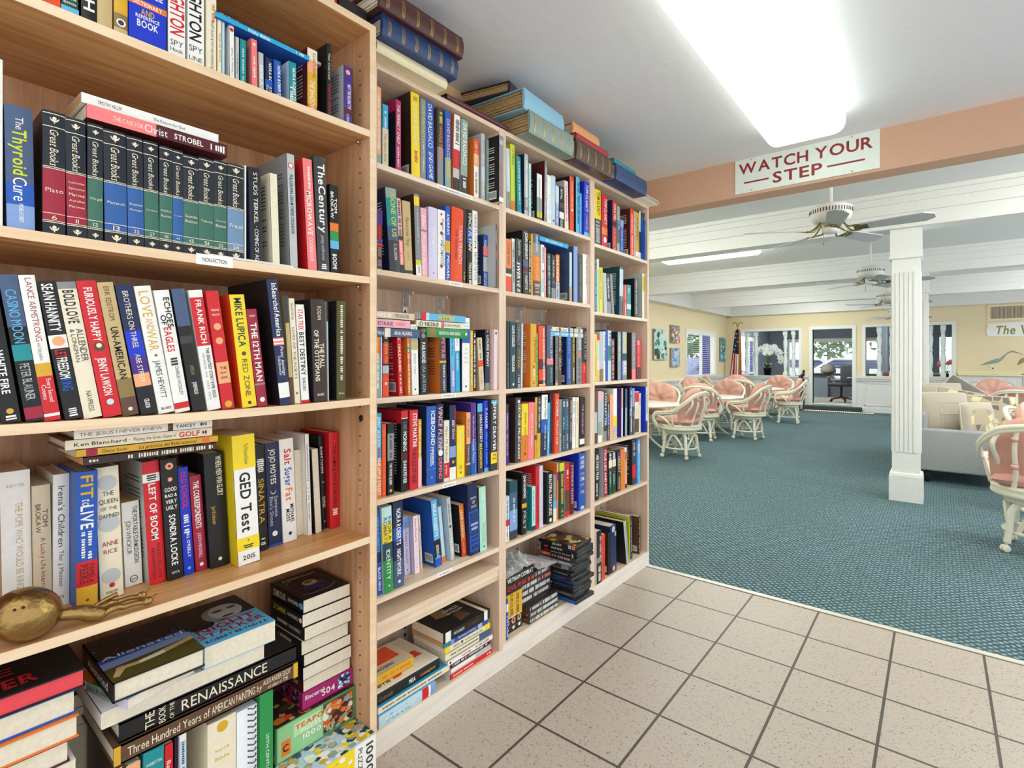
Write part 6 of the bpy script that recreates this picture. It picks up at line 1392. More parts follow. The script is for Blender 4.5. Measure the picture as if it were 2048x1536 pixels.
# ---------------------------------------------------------------- ceiling fans
m_bras2 = M('8f8458', .25, 1); m_blade = M('b9babc', .45)
def fan(a0):
    r = empty('ceiling_fan', (0,0,0))
    b = MB(); b.lathe([(.012, .0), (.012, .40)], m_white, 10); b.lathe([(.06, .40), (.055, .425), (.02, .34)][::-1], m_white, 16); b.build('down_rod', r)
    b = MB(); b.lathe([(.03, .05), (.10, .045), (.14, .02), (.14, -.005), (.138, -.04), (.12, -.075), (.08, -.09)], m_white, 28)
    for k in range(44):
        g = 2*math.pi*k/44; b.box(.1385, .1415, -.003, .003, -.022, .006, m_dark, Matrix.Rotation(g, 4, 'Z'))
    b.build('motor_housing', r)
    b = MB(); b.lathe([(.04, -.09), (.058, -.095), (.058, -.15), (.045, -.165), (.0001, -.167)], m_white, 18); b.build('switch_cup', r)
    b = MB(); b.tube([(-.05, .0, -.14), (-.051, 0, -.235)], .0016, m_bras2, 5); b.ball((-.051, 0, -.24), .005, m_bras2, None, 8, 5); b.build('pull_chain', r)
    for k in range(5):
        R = Matrix.Rotation(a0+k*2*math.pi/5, 4, 'Z') @ Matrix.Translation((0, 0, -.145)) @ Matrix.Rotation(math.radians(-13), 4, 'X')
        b = MB()
        for s in (-1, 1): b.tube(smooth_path([(.075, .0, .058), (.12, s*.035, .0), (.17, s*.045, -.006), (.2, s*.02, -.004), (.16, s*.008, -.008)], 4), .0065, m_bras2, 6, False, R)
        b.box(.15, .235, -.03, .03, -.009, -.006, m_bras2, R)
        arm = b.build('blade_arm', r)
        b = MB(); b.prism([(.19, -.048), (.56, -.066), (.615, -.03), (.615, .03), (.56, .066), (.19, .048)], -.005, .0015, m_blade, R); b.build('blade', r)
    return r
f0 = fan(math.radians(6))
fl = ['nearest white ceiling fan, hanging below the peach beam', 'second ceiling fan, partly behind the near column', 'third ceiling fan, behind the near column', 'farthest ceiling fan, against the cream back wall']
for i, (x, y, z) in enumerate(((-.62, 4.58, 2.262), (-.63, 7.75, 2.235), (-.66, 10.9, 2.23), (-.68, 14.05, 2.19))):
    o = f0 if i == 0 else copy_tree(f0); o.location = (x, y, z); o.rotation_euler = (0, 0, (-.21, -.12, -.3, .12)[i]); tag(o, fl[i], 'ceiling fan', 'ceiling fans in a line')
# ---------------------------------------------------------------- rattan swivel chairs
m_rat = M('ece6d2', .35, 0, .4); m_cush = bumpy('blush_vinyl', 'dba596', 8, .25, .45); m_cush2 = m_cush
def pillow_mesh(b, w, h, t, m, tuft, mtx, n=22):
    """puffed cushion, w (x) by h (z) by t (y), with a buttoned centre and fanned creases"""
    v = []; f = []
    for side in (1, -1):
        for j in range(n+1):
            for i in range(n+1):
                a, c = i/n*2-1, j/n*2-1; k = (1-abs(a)**3)*(1-abs(c)**3); y = side*t/2*max(0, k)**.42
                if tuft and side > 0:
                    rr = math.hypot(a, c+.1); y -= t*.38*math.exp(-(rr/.2)**2); y += t*.13*math.cos(9*math.atan2(c+.1, a))*min(1, rr*1.3)*k
                v.append(mtx @ Vector((a*w/2*((1-.16*max(0, c)**3-.06*c*c) if tuft else 1-.02*c*c), y, c*h/2*((1-.34*abs(a)**2.6 if c > 0 else 1-.1*a*a) if tuft else 1-.024*a*a))))
    q = (n+1)**2
    for s in (0, 1):
        for j in range(n):
            for i in range(n):
                a = s*q+j*(n+1)+i; p = (a, a+1, a+n+2, a+n+1); f.append(p[::-1] if s == 0 else p)
    b.add(v, f, m, True)
def swivel_chair():
    r = empty('swivel_chair', (0,0,0)); sr = .265
    b = MB(); b.lathe([(.20, .375), (.262, .378), (.272, .392), (.272, .405), (.262, .42), (.27, .43), (.27, .445), (.25, .452), (.0001, .452)], m_rat, 30); b.build('seat_ring', r)
    b = MB(); b.lathe([(.15, .33), (.20, .332), (.205, .345), (.196, .352), (.2, .36), (.195, .372), (.1, .374)], m_rat, 26); b.build('swivel_plate', r)
    b = MB(); b.tube([(.2*math.cos(g), .2*math.sin(g), .135) for g in [k*math.pi/12 for k in range(24)]], .012, m_rat, 8, True); b.build('foot_ring', r)
    for k in range(4):
        R = Matrix.Rotation(math.pi/4+k*math.pi/2, 4, 'Z'); b = MB()
        p = smooth_path([(.10, 0, .325), (.165, 0, .32), (.205, 0, .275), (.215, 0, .2), (.225, 0, .12), (.235, 0, .062)], 5); b.tube(p, .021, m_rat, 10, False, R)
        leg = b.build('leg', r)
        b = MB()
        for s in (-1, 1): b.lathe([(.008, -.008), (.022, -.009), (.026, 0), (.022, .009), (.008, .008)], m_rat, 14, R @ Matrix.Translation((.245, s*.011, .0265)) @ Matrix.Rotation(math.pi/2, 4, 'X'))
        b.tube([(.237, 0, .066), (.24, 0, .04)], .008, m_rat, 8, False, R); b.build('caster', leg)
        R2 = Matrix.Rotation(k*math.pi/2, 4, 'Z'); b = MB()
        a = smooth_path([(.19*math.cos(g), .19*math.sin(g), .14+.17*math.sin((g+.62)/1.24*math.pi)) for g in [-.62, -.4, 0, .4, .62]], 5); b.tube(a, .0135, m_rat, 8, False, R2); b.build('arch_brace', r)
    b = MB(); pillow_mesh(b, .50, .50, .12, m_cush, False, Matrix.Translation((0, .01, .495)) @ Matrix.Rotation(math.pi/2, 4, 'X')); b.build('seat_cushion', r)
    # back and arm rail: one bent cane from front foot over the arm to the crown of the back
    for dd in (0, .022):
        half = [(.245, .20, .43-dd), (.292, .235, .52-dd), (.295, .20, .60-dd), (.30, .08, .615-dd), (.315, -.06, .64-dd), (.295, -.20, .74-dd), (.2, -.285, .835-dd), (.07, -.325, .868-dd), (0, -.33, .872-dd)]
        pts = smooth_path(half+[(-x, y, z) for x, y, z in half[-2::-1]], 6); b = MB(); b.tube(pts, .0185 if dd == 0 else .013, m_rat, 10); b.build('arm_rail' if dd == 0 else 'inner_rail', r)
    for s in (-1, 1):
        b = MB(); b.tube(smooth_path([(s*.28, .2, .57), (s*.29, .1, .54), (s*.275, .03, .48), (s*.262, .0, .44)], 5), .0135, m_rat, 8); b.build('arm_brace', r)
        b = MB(); b.tube(smooth_path([(s*.30, -.03, .62), (s*.285, -.03, .54), (s*.262, -.03, .44)], 4), .0135, m_rat, 8); b.build('arm_post', r)
    for x, xb, zt in ((-.205, -.235, .80), (-.105, -.135, .845), (0, 0, .855), (.105, .135, .845), (.205, .235, .80)):
        yb = -math.sqrt(max(.001, .262**2-xb**2)) if abs(xb) < .25 else -.06; yt = -.33+abs(x)*.25
        b = MB(); b.tube(smooth_path([(xb*.95, yb+.01, .44), (xb*.85, yb-.02, .55), (x*1.1, yt+.0, .72), (x, yt+.02, zt)], 5), .0145, m_rat, 8); b.build('back_slat', r)
    b = MB(); R = Matrix.Translation((0, -.175, .685)) @ Matrix.Rotation(math.radians(11), 4, 'X'); pillow_mesh(b, .53, .50, .13, m_cush2, True, R)
    b.v = [(x, y+.5*x*x, z) for x, y, z in b.v]; bc = b.build('back_cushion', r)
    for x in (-.105, .105):
        for z in (.60, .78): b = MB(); b.lathe([(.021, -.014), (.0215, .014)], m_cush2, 12, Matrix.Translation((x*1.08, -.315-(z-.72)*.05, z))); b.build('tie', bc)
    return r
ch0 = swivel_chair(); first = [True]
def chair(x, y, face, label, grp='blush cushioned rattan swivel chairs'):
    a = math.atan2(face[1], face[0])-math.pi/2
    o = ch0 if first[0] else copy_tree(ch0); first[0] = False
    o.location = (x, y, FZ+.0005); o.rotation_euler = (0, 0, a); tag(o, label, 'chair', grp); return o
chair(-2.66, 6.88, (-1, .12), 'cream rattan swivel chair nearest the bookcases, its back turned to the open carpet')
chair(-2.42, 9.2, (-1, .1), 'rattan swivel chair at the right of the middle round table, facing left')
chair(-2.38, 12.0, (-1, -.15), 'rattan swivel chair farthest along the row, right of the last round table')
chair(-3.45, 7.93, (.05, -1), 'rattan chair behind the nearest round table, its buttoned cushion facing the camera')
chair(-2.97, 8.58, (-.15, 1), 'rattan chair seen from behind, just this side of the middle round table')
chair(-3.1, 10.2, (0, -1), 'rattan chair beyond the middle round table, cushion fanned towards the camera')
chair(-3.95, 11.15, (1, -.5), 'rattan chair against the left wall under the window, small tilted cushion')
chair(-4.02, 12.45, (.8, .6), 'rattan chair by the left wall, grey-lit back rails showing, near the corner')
chair(-3.12, 11.55, (.05, 1), 'rattan chair seen from behind, this side of the last round table')
chair(-3.78, 13.52, (.5, -.85), 'rattan chair in the far corner left of the last round table, facing us')
chair(-2.95, 13.68, (-.05, -1), 'rattan chair beyond the last round table, under the wide opening')
chair(-4.0, 9.2, (1, -.2), 'rattan chair by the left wall, its cushion just above the nearest chair back')
chair(.56, 5.0, (.18, 1), 'white rattan swivel chair at the right edge, back towards the camera')
chair(.80, 6.3, (.95, -.35), 'rattan chair between the near right chair and the sofa arm, only its cushion showing')
chair(.88, 10.25, (.1, 1), 'rattan chair behind the sofa, its curved back rail against the white table')
chair(.82, 13.35, (0, -1), 'rattan chair in front of the arched cupboard doors, facing the camera')
chair(-.36, 12.9, (1, 0), 'rattan chair peeking out just right of the near column')
# ---------------------------------------------------------------- round tables
m_top = M('e9e5da', .3, 0, .5)
def rtable():
    r = empty('round_table', (0,0,0))
    b = MB(); b.lathe([(.5, .63), (.545, .638), (.55, .652), (.545, .664), (.0001, .668)], m_top, 40); b.build('tabletop', r)
    b = MB(); b.lathe([(.09, .60), (.12, .63)], m_rat, 16); b.tube([(0,0,.25), (0,0,.62)], .03, m_rat, 12); b.build('pedestal', r)
    for k in range(4):
        b = MB(); R = Matrix.Rotation(k*math.pi/2+.4, 4, 'Z'); b.tube(smooth_path([(.06, 0, .61), (.04, 0, .4), (.09, 0, .2), (.24, 0, .05), (.3, 0, .014)], 5), .016, m_rat, 9, False, R); b.build('leg', r)
    return r
t0 = rtable()
for i, (x, y, l) in enumerate(((-3.36, 7.2, 'nearest white round table, cut off by the last bookcase'), (-3.08, 9.32, 'middle white round table in the row by the left wall'), (-3.12, 12.6, 'farthest white round table, below the wide wall opening'), (.80, 12.3, 'white round table behind the sofa at the right'))):
    o = t0 if i == 0 else copy_tree(t0); o.location = (x, y, FZ); tag(o, l, 'table', 'white round dining tables')
# ---------------------------------------------------------------- sofa and cushions
m_sofa = bumpy('grey_tweed', '98989b', 160, .5, .95, 'b4b4b6', 1); m_back = bumpy('oatmeal_cotton', 'beb4a4', 14, .35, .9)
sf = empty('sofa', (-.30, 7.08, FZ), 0, 'light grey sofa seen end-on right of the near column', 'sofa')
b = MB(); b.bevbox(0, .93, 0, .16, .13, .565, m_sofa, .02, 3); b.build('arm', sf)
b = MB(); b.bevbox(0, .93, 2.0, 2.16, .13, .565, m_sofa, .02, 3); b.build('arm', sf)
b = MB(); b.bevbox(0, .22, .161, 1.999, .13, .72, m_sofa, .03, 3); b.build('back', sf)
b = MB(); b.box(.02, .9, .162, 1.998, .13, .32, m_sofa); b.build('base', sf)
for k in range(2):
    b = MB(); b.bevbox(.222, .93, .165+k*.918, 1.078+k*.918, .322, .45, m_sofa, .035, 3); b.build('seat_cushion', sf)
for x in (.22, .86):
    for y in (.08, 2.08): b = MB(); b.lathe([(.02, .0005), (.028, .13)], m_dark, 10, Matrix.Translation((x, y, 0))); b.build('leg', sf)
def quiltmat():
    m, nt, b, N, L = nodes('hexagon_print'); tc = N('ShaderNodeTexCoord'); vo = N('ShaderNodeTexVoronoi'); vo.inputs['Scale'].default_value = 13; vo.inputs['Randomness'].default_value = .55
    L(tc.outputs['Object'], vo.inputs['Vector']); rp = N('ShaderNodeValToRGB'); rp.color_ramp.interpolation = 'CONSTANT'; e = rp.color_ramp.elements; e[0].color = lin('b9a88c'); e[1].position = .35; e[1].color = lin('e0d2a4'); x = e.new(.6); x.color = lin('a99b86'); x = e.new(.8); x.color = lin('7a6a66')
    sp = N('ShaderNodeSeparateColor'); L(vo.outputs['Color'], sp.inputs[0]); L(sp.outputs[0], rp.inputs[0])
    v2 = N('ShaderNodeTexVoronoi'); v2.feature = 'DISTANCE_TO_EDGE'; v2.inputs['Scale'].default_value = 13; v2.inputs['Randomness'].default_value = .55; L(tc.outputs['Object'], v2.inputs['Vector'])
    lt = N('ShaderNodeMath'); lt.operation = 'LESS_THAN'; lt.inputs[1].default_value = .075; L(v2.outputs[0], lt.inputs[0]); mx = N('ShaderNodeMix'); mx.data_type = 'RGBA'; mx.inputs[7].default_value = lin('b7a890'); L(lt.outputs[0], mx.inputs[0]); L(rp.outputs[0], mx.inputs[6]); L(mx.outputs[2], b.inputs['Base Color']); b.inputs['Roughness'].default_value = .9
    return m
m_hex = quiltmat(); m_pip = M('d9cfba', .8)
def pillow(x, y, z, w, h, t, m, rz, tilt, label, cat='cushion', quilt=False, front=None, roll=0):
    R = Matrix.Rotation(rz, 4, 'Z') @ Matrix.Rotation(tilt, 4, 'X') @ Matrix.Rotation(roll, 4, 'Y'); b = MB(); pillow_mesh(b, w, h, t, m, False, R, 16)
    o = b.build('throw_pillow', loc=(x, y, z), label=label, cat=cat, group='cushions on the grey sofa')
    b = MB(); n = 40; pts = []
    for k in range(n):
        g = 2*math.pi*k/n; c, s = math.cos(g), math.sin(g); q = 1/max(abs(c), abs(s)); a, e = c*q, s*q; pts.append(R @ Vector((a*w/2*(1-.02*e*e), 0, e*h/2*(1-.024*a*a))))
    b.tube(pts, .006, m_pip, 6, True); b.build('piping', o)
    if front:
        b = MB(); pillow_mesh(b, w*.97, h*.97, t*1.02, front, False, R, 16); q = 17*17; b.f = [f for f in b.f if min(f) >= q]; b.mi = b.mi[:len(b.f)]; b.sm = b.sm[:len(b.f)]; b.build('front_panel', o)
    if quilt:
        b = MB()
        def pt(a, e): k = max(0, (1-abs(a)**3)*(1-abs(e)**3)); return R @ Vector((a*w/2, -t/2*k**.42-.002, e*h/2))
        for ln in ([(-.3,-.9),(-.3,.45),(.45,.45),(.45,-.1)], [(-.3,-.1),(.45,-.1),(.6,-.9)], [(-.3,.1),(.0,.1)]):
            P = []
            for (a, e), (c, g) in zip(ln, ln[1:]): P += [pt(a+(c-a)*k/8, e+(g-e)*k/8) for k in range(8)]
            b.tube(P, .004, m_pip, 5)
        b.build('stitched_seam', o)
    return o
hp = math.pi/2
pillow(.06, 7.58, .55, .48, .48, .19, m_back, .45, -.3, 'big oatmeal back cushion with stitched squares, nearest end of the sofa', quilt=True)
pillow(.05, 8.45, .60, .52, .52, .2, m_back, .6, -.25, 'second oatmeal back cushion, farther along the sofa', quilt=True)
pillow(.33, 7.42, .50, .38, .38, .14, m_back, .8, -.12, 'oatmeal throw pillow with patterned front, upright against the near arm', front=m_hex)
pillow(.40, 7.9, .535, .56, .42, .13, m_hex, .05, -.25, 'hexagon-patterned lumbar pillow lying across the sofa')
pillow(.22, 8.75, .66, .46, .46, .12, M('77706a', .9), .3, -.35, 'dark taupe pillow with a corner pointing up at the back of the sofa', roll=.7)
pillow(.20, 8.15, .60, .46, .40, .12, m_hex, .3, -.35, 'patterned pillow half hidden behind the lumbar pillow', roll=.2)
# ---------------------------------------------------------------- pictures, flag, balusters
def painting(y0, y1, z0, z1, bg, cols, seed, label, bands=()):
    w, h = y1-y0, z1-z0; b = MB(); b.box(0, .045, 0, w, 0, h, M('8d8672', .7)); o = b.build('painting', loc=(WX+.0006, y0, z0), label=label, cat='painting', group='small canvases on the cream wall')
    b = MB(); b.quad((.0455, .004, .004), (.0455, w-.004, .004), (.0455, w-.004, h-.004), (.0455, .004, h-.004), cover(bg))
    for (a, c, col) in bands: b.quad((.0458, .004, h*a), (.0458, w-.004, h*a), (.0458, w-.004, h*c), (.0458, .004, h*c), cover(col))
    pat(b, (.046, .006, .006), (0,1,0), (0,0,1), w-.012, h-.012, cols, 46, seed, min(w, h)*.16); b.build('canvas', o)
painting(10.54, 11.22, 1.15, 1.80, 'aqua', ['aqua', 'paleblue', 'teal', 'greygreen', 'darkgreen', 'cream'], 3, 'largest canvas, a pale blue beach scene, nearest the bookcases', ((0, .28, 'beige'), (.28, .36, 'teal')))
painting(11.47, 11.97, 1.53, 1.93, 'greygreen', ['greygreen', 'olive', 'salmon', 'cream', 'slate', 'red'], 5, 'upper small canvas with a red bird, beside the beach scene')
painting(11.47, 11.97, .99, 1.41, 'periwinkle', ['periwinkle', 'paleblue', 'slate', 'lavender', 'greygreen'], 6, 'lower small canvas in soft blues, beside the beach scene')
painting(14.93, 15.36, 1.10, 1.76, 'teal', ['teal', 'sky', 'darkteal', 'aqua', 'cream'], 7, 'teal canvas between the window and the corner flag', ((.1, .3, 'cyan'),))
fx, fy = -4.27, 15.2
fl_ = empty('flag_on_pole', (fx, fy, FZ), 0, 'furled American flag with gold fringe on a gold-topped pole in the corner', 'flag')
b = MB(); b.lathe([(.12, .0005), (.12, .015), (.03, .04), (.012, .06)], m_bras2, 16); b.build('stand', fl_)
b = MB(); b.tube([(0,0,.05), (0,0,2.18)], .011, M('6d4a2a', .4), 8); b.build('pole', fl_)
b = MB(); mg_ = M('c7a24a', .25, 1); b.ball((0,0,2.23), .035, mg_); b.tube(smooth_path([(-.13,0,2.27), (-.08,0,2.33), (0,0,2.26), (.08,0,2.33), (.13,0,2.27)], 5), .013, mg_, 7); b.build('finial', fl_)
b = MB(); n = 26; mr_, mw_, mn_, mgf = M('a8242e', .7), M('eee6e2', .7), M('22294a', .7), M('c98a2c', .6); v = []; rows = 14
for j in range(rows+1):
    t = j/rows; z = 2.12-1.5*t; sp = .05+.125*t**.7
    for i in range(n+1):
        a = i/n; v.append((-.10*t+(a-.38)*sp*2.1, .05*math.sin(a*16+t*2)*(.4+.6*t)-.03, z-.12*a*t))
for j in range(rows):
    for i in range(n):
        m = mgf if i >= n-7 and i < n-2 else (mn_ if (j < 6 and i < n-7) else (mr_ if (i//3) % 2 == 0 else mw_))
        b.add([v[j*(n+1)+i], v[j*(n+1)+i+1], v[(j+1)*(n+1)+i+1], v[(j+1)*(n+1)+i]], [(0,1,2,3)], m, False)
for k in range(9): q = v[(1+k//2)*(n+1)+4+(k*5) % 13]; b.ball((q[0], q[1]-.012, q[2]), (.012, .004, .014), mw_, None, 6, 4)
b.build('cloth', fl_)
m_bal = M('dfe9ea', .4)
def baluster(x, o, label):
    H = o[3]-o[2]; b = MB(); Z = H/1.22
    pr = [(.05, .001), (.05, .09), (.038, .1), (.05, .12), (.03, .15), (.034, .2), (.05, .34), (.052, .42), (.036, .56), (.034, .6), (.048, .615), (.048, .64), (.034, .655), (.036, .7), (.052, .86), (.05, .94), (.032, 1.02), (.05, 1.06), (.038, 1.08), (.05, 1.1), (.05, 1.219)]
    b.lathe([(r, z*Z) for r, z in pr], m_bal, 16); b.box(-.05, .05, -.05, .05, .001, .1*Z, m_bal); b.box(-.05, .05, -.05, .05, 1.1*Z, H-.001, m_bal)
    b.build('baluster', loc=(x, WY+.075, o[2]), label=label, cat='baluster', group='turned white balusters in the wall openings')
for x, l in ((-4.16, 'left-hand baluster beside the flag'), (-3.92, 'second baluster from the flag'), (-3.18, 'baluster left of the pair by the doorway side of the wide opening'), (-2.98, 'last baluster of the wide opening, nearest the doorway')): baluster(x, OP1, 'white turned '+l)
for x, l in ((-1.10, 'first baluster right of the doorway'), (-.85, 'second baluster right of the doorway, with a white frame behind it'), (-.12, 'baluster just right of the column, in front of the white door'), (.11, 'rightmost baluster beside the arched cupboards')): baluster(x, OP2, 'white turned '+l)
# orchid on the ledge of the office
def orchid(x, y, z, label, seed, petal, s=1.0, pot='191a1e', n=3):
    r = random.Random(seed); o = empty('potted_orchid', (x, y, z), 0, label, 'plant')
    b = MB(); b.lathe([(.07*s, .0005), (.09*s, .16*s), (.095*s, .165*s), (.085*s, .166*s), (.0001, .15*s)], M(pot, .25), 18); b.build('pot', o)
    g = M('3f6a38', .5); b = MB()
    for k in range(6):
        a = k*1.05; R = Matrix.Translation((0, 0, .15*s)) @ Matrix.Rotation(a, 4, 'Z'); p = [Vector((.02+t*.18*s, 0, .12*s*math.sin(t*2.6))) for t in (0, .25, .5, .75, 1)]; w = [.01, .03, .035, .025, .002]
        b.add([R @ (q+Vector((0, -ww*s, 0))) for q, ww in zip(p, w)]+[R @ (q+Vector((0, ww*s, 0))) for q, ww in zip(p, w)], [(i, i+1, i+6, i+5) for i in range(4)], g, True)
    b.build('leaves', o)
    for k in range(n):
        a = (-.9+1.8*k/(max(1, n-1)))*1.0; pth = smooth_path([(0, 0, .15*s), (.03*a*s, 0, .4*s), (.08*a*s, .02, .58*s), (.18*a*s, .0, .62*s), (.28*a*s, -.03, .5*s), (.32*a*s, -.03, .3*s)][:5 if k != n-1 else 6], 6)
        b = MB(); b.tube(pth, .005*s, g, 6); st = b.build('stem', o)
        b = MB(); m = M(petal, .6)
        for q in pth[len(pth)*2//5::2]:
            for e in range(2):
                c = q+Vector((r.uniform(-.05, .05), r.uniform(-.05, .03), r.uniform(-.05, .05)))*s
                for f in range(5):
                    g_ = f*2*math.pi/5+r.random()*.4; b.ball((0,0,0), (.036*s, .007*s, .026*s), m, Matrix.Translation(c) @ Matrix.Rotation(r.uniform(-.5, .5), 4, 'Z') @ Matrix.Rotation(g_, 4, 'Y') @ Matrix.Translation((.032*s, 0, 0)), 8, 4)
        b.build('blossoms', st)
orchid(-3.70, WY+.42, .72, 'white orchid in a black pot in the wide opening', 2, 'f6f6f6', 1.2, n=4)
b = MB(); b.box(-.62, .62, -.2, .2, .69, .718, M('2a2628', .4)); b.box(-.6, -.55, -.18, .18, 0, .69, m_dark); b.box(.55, .6, -.18, .18, 0, .69, m_dark)
b.build('console_table', loc=(-3.55, WY+.42, .0005), label='dark console behind the wide opening, under the white orchid', cat='table')
# ---------------------------------------------------------------- office furniture
dk = empty('desk', (-2.2, 18.9, 0), 0, 'black-topped grey desk under the office window', 'desk')
b = MB(); b.box(-1.0, .9, -.35, .35, .66, .72, M('2b2c30', .4)); b.build('desktop', dk)
for x in (-.62, .62): b = MB(); b.box(x-.22, x+.22, -.3, .3, .0005, .659, M('7e8797', .6)); b.build('pedestal', dk)
oc = empty('office_chair', (-2.02, 16.75, 0), 2.6, 'black swivel office chair with chrome arms seen through the doorway', 'chair')
mk = M('2e3036', .6); b = MB(); b.bevbox(-.24, .24, -.24, .24, .42, .5, mk, .03, 3); b.build('seat', oc)
b = MB(); b.bevbox(-.22, .22, -.29, -.22, .52, 1.0, M('50545c', .6), .03, 3); b.build('backrest', oc)
b = MB(); b.tube([(0, 0, .1), (0, 0, .42)], .028, m_dark, 10); b.tube([(0, -.2, .43), (0, -.26, .56)], .02, m_dark, 8); b.build('column', oc)
for s in (-1, 1): b = MB(); b.tube(smooth_path([(s*.24, -.1, .45), (s*.3, -.08, .55), (s*.3, -.02, .66), (s*.29, .16, .66)], 4), .016, m_steel, 8); b.build('armrest', oc)
for k in range(5):
    a = k*2*math.pi/5; b = MB(); b.tube([(0, 0, .13), (.29*math.cos(a), .29*math.sin(a), .07)], [.03, .016], M('4a1e1e', .4), 8); lg = b.build('leg', oc)
    b = MB(); b.lathe([(.01, -.015), (.03, -.014), (.032, 0), (.03, .014), (.01, .015)], m_dark, 10, Matrix.Translation((.29*math.cos(a), .29*math.sin(a), .0325)) @ Matrix.Rotation(a, 4, 'Z') @ Matrix.Rotation(hp, 4, 'X')); b.build('caster', lg)
b = MB(); b.lathe([(.1, .0005), (.2, .02), (.21, .1), (.15, .26), (.0001, .3)], M('9a8f86', .6), 18); b.build('domed_basket', loc=(-2.62, 18.85, .72), label='taupe domed item on the desk, left of the office chair', cat='basket')
b = MB(); b.box(-.2, .2, -.12, .12, .0005, .2, M('79c4bb', .5)); b.build('storage_box', loc=(-1.78, 18.85, .72), label='turquoise box on the desk right of the office chair', cat='box')
b = MB(); b.box(-.3, .3, -.02, .02, .0005, 1.75, M('eeeef2', .35)); wd = b.build('white_door', loc=(.35, 18.3, 0), label='white panelled door seen past the balusters right of the column', cat='door') 
for z in (.98, 1.12): b = MB(); b.ball((-.2, -.04, z), .03, m_steel, None, 10, 6); b.build('lock', wd)
b = MB(); b.box(-.55, .55, -.25, .25, .0005, .7, M('8b8f99', .5)); b.build('counter', loc=(.2, 17.0, 0), label='grey counter behind the balusters right of the column', cat='counter')
orchid(.18, 17.0, .7005, 'red and white flowers in a tall black vase right of the column', 5, 'b85a5a', .62, '141416', 2)
b = MB(); b.box(-.1, .1, -.1, .1, .0005, .55, M('131316', .3)); b.build('black_tower', loc=(.56, 17.0, .7), label='tall black appliance on the grey counter', cat='appliance')
b = MB()
for k in range(3): b.box(-.11, .11, -.07, .07, .001+k*.035, .034+k*.035, M(['d8d4c4', '2a2a2e', '8a8f60'][k], .5))
b.build('stacked_binders', loc=(-.02, 17.0, .7), label='small stack of binders on the grey counter', cat='binders')
dk2 = MB(); dk2.box(-.6, .6, -.3, .3, .0005, .68, M('5b5d66', .5)); dk2.build('side_desk', loc=(-.52, 16.28, 0), label='low desk behind the balusters right of the doorway', cat='desk')
b = MB(); b.box(-.19, .19, 0, .03, 0, .48, m_white); o = b.build('framed_picture', loc=(-.78, 20.66, 1.08), label='white-framed picture on the grey office wall behind the balusters', cat='picture'); b = MB(); b.box(-.13, .13, -.002, 0, .06, .42, M('6f7378', .5)); b.build('print', o)
orchid(-.42, 16.28, .681, 'white orchid partly behind the near column', 8, 'f2f0f0', .7, '3a3a40', 2)
for k, (x, c) in enumerate(((-.98, '8f3a24'), (-.82, 'a84a2c'), (-.66, '3a2a26'))): b = MB(); b.bevbox(-.07, .07, -.1, .1, 0, .14+.02*k, M(c, .5), .02, 2); b.build('folder_holder', loc=(x, 16.28, .681), label=['rust-red', 'orange-brown', 'dark'][k]+' desk organiser at the foot of the balusters right of the doorway', cat='organiser', group='desk organisers')
# step, rope light, railing
b = MB(); b.bevbox(-.62, .62, -.4, 0, .0005, .12, bumpy('step_carpet', '33474e', 90, .4, .95), .012, 2); b.build('step', loc=(-2.06, WY-.026, FZ), label='dark carpeted step in front of the office doorway', cat='step')
b = MB(); mrl = glow('warm_rope_light', 'ffb98a', 5)
for k in range(34): b.ball((-2.62+k*.043, WY-.45, FZ+.016), (.012, .009, .009), mrl, None, 6, 4)
b.tube([(-2.66, WY-.45, FZ+.012), (-1.15, WY-.45, FZ+.012)], .007, M('f0d8c4', .4), 6); b.build('rope_light', label='glowing warm rope light along the foot of the step', cat='light')
rg = empty('hand_rail', (-2.72, WY-.3, FZ), 0, 'black iron handrail left of the office doorway', 'railing')
b = MB(); b.tube([(0, -.28, .0005), (0, -.28, .9)], .018, m_dark, 8); b.build('post', rg); b = MB(); b.tube([(0, .26, .1), (0, .26, .98)], .018, m_dark, 8); b.ball((0, .26, 1.0), .028, m_dark); b.build('post', rg)
b = MB(); b.tube([(0, -.34, .78), (0, -.28, .86), (0, .26, .95)], .02, m_dark, 8); b.build('top_rail', rg)
for k in range(5): b = MB(); y = -.19+k*.09; b.tube([(0, y, .13), (0, y, .86+.09*(y+.28)/.54)], .008, m_dark, 6); b.build('bar', rg)
b = MB(); b.tube([(0, -.28, .13), (0, .26, .15)], .012, m_dark, 6); b.build('bottom_rail', rg)
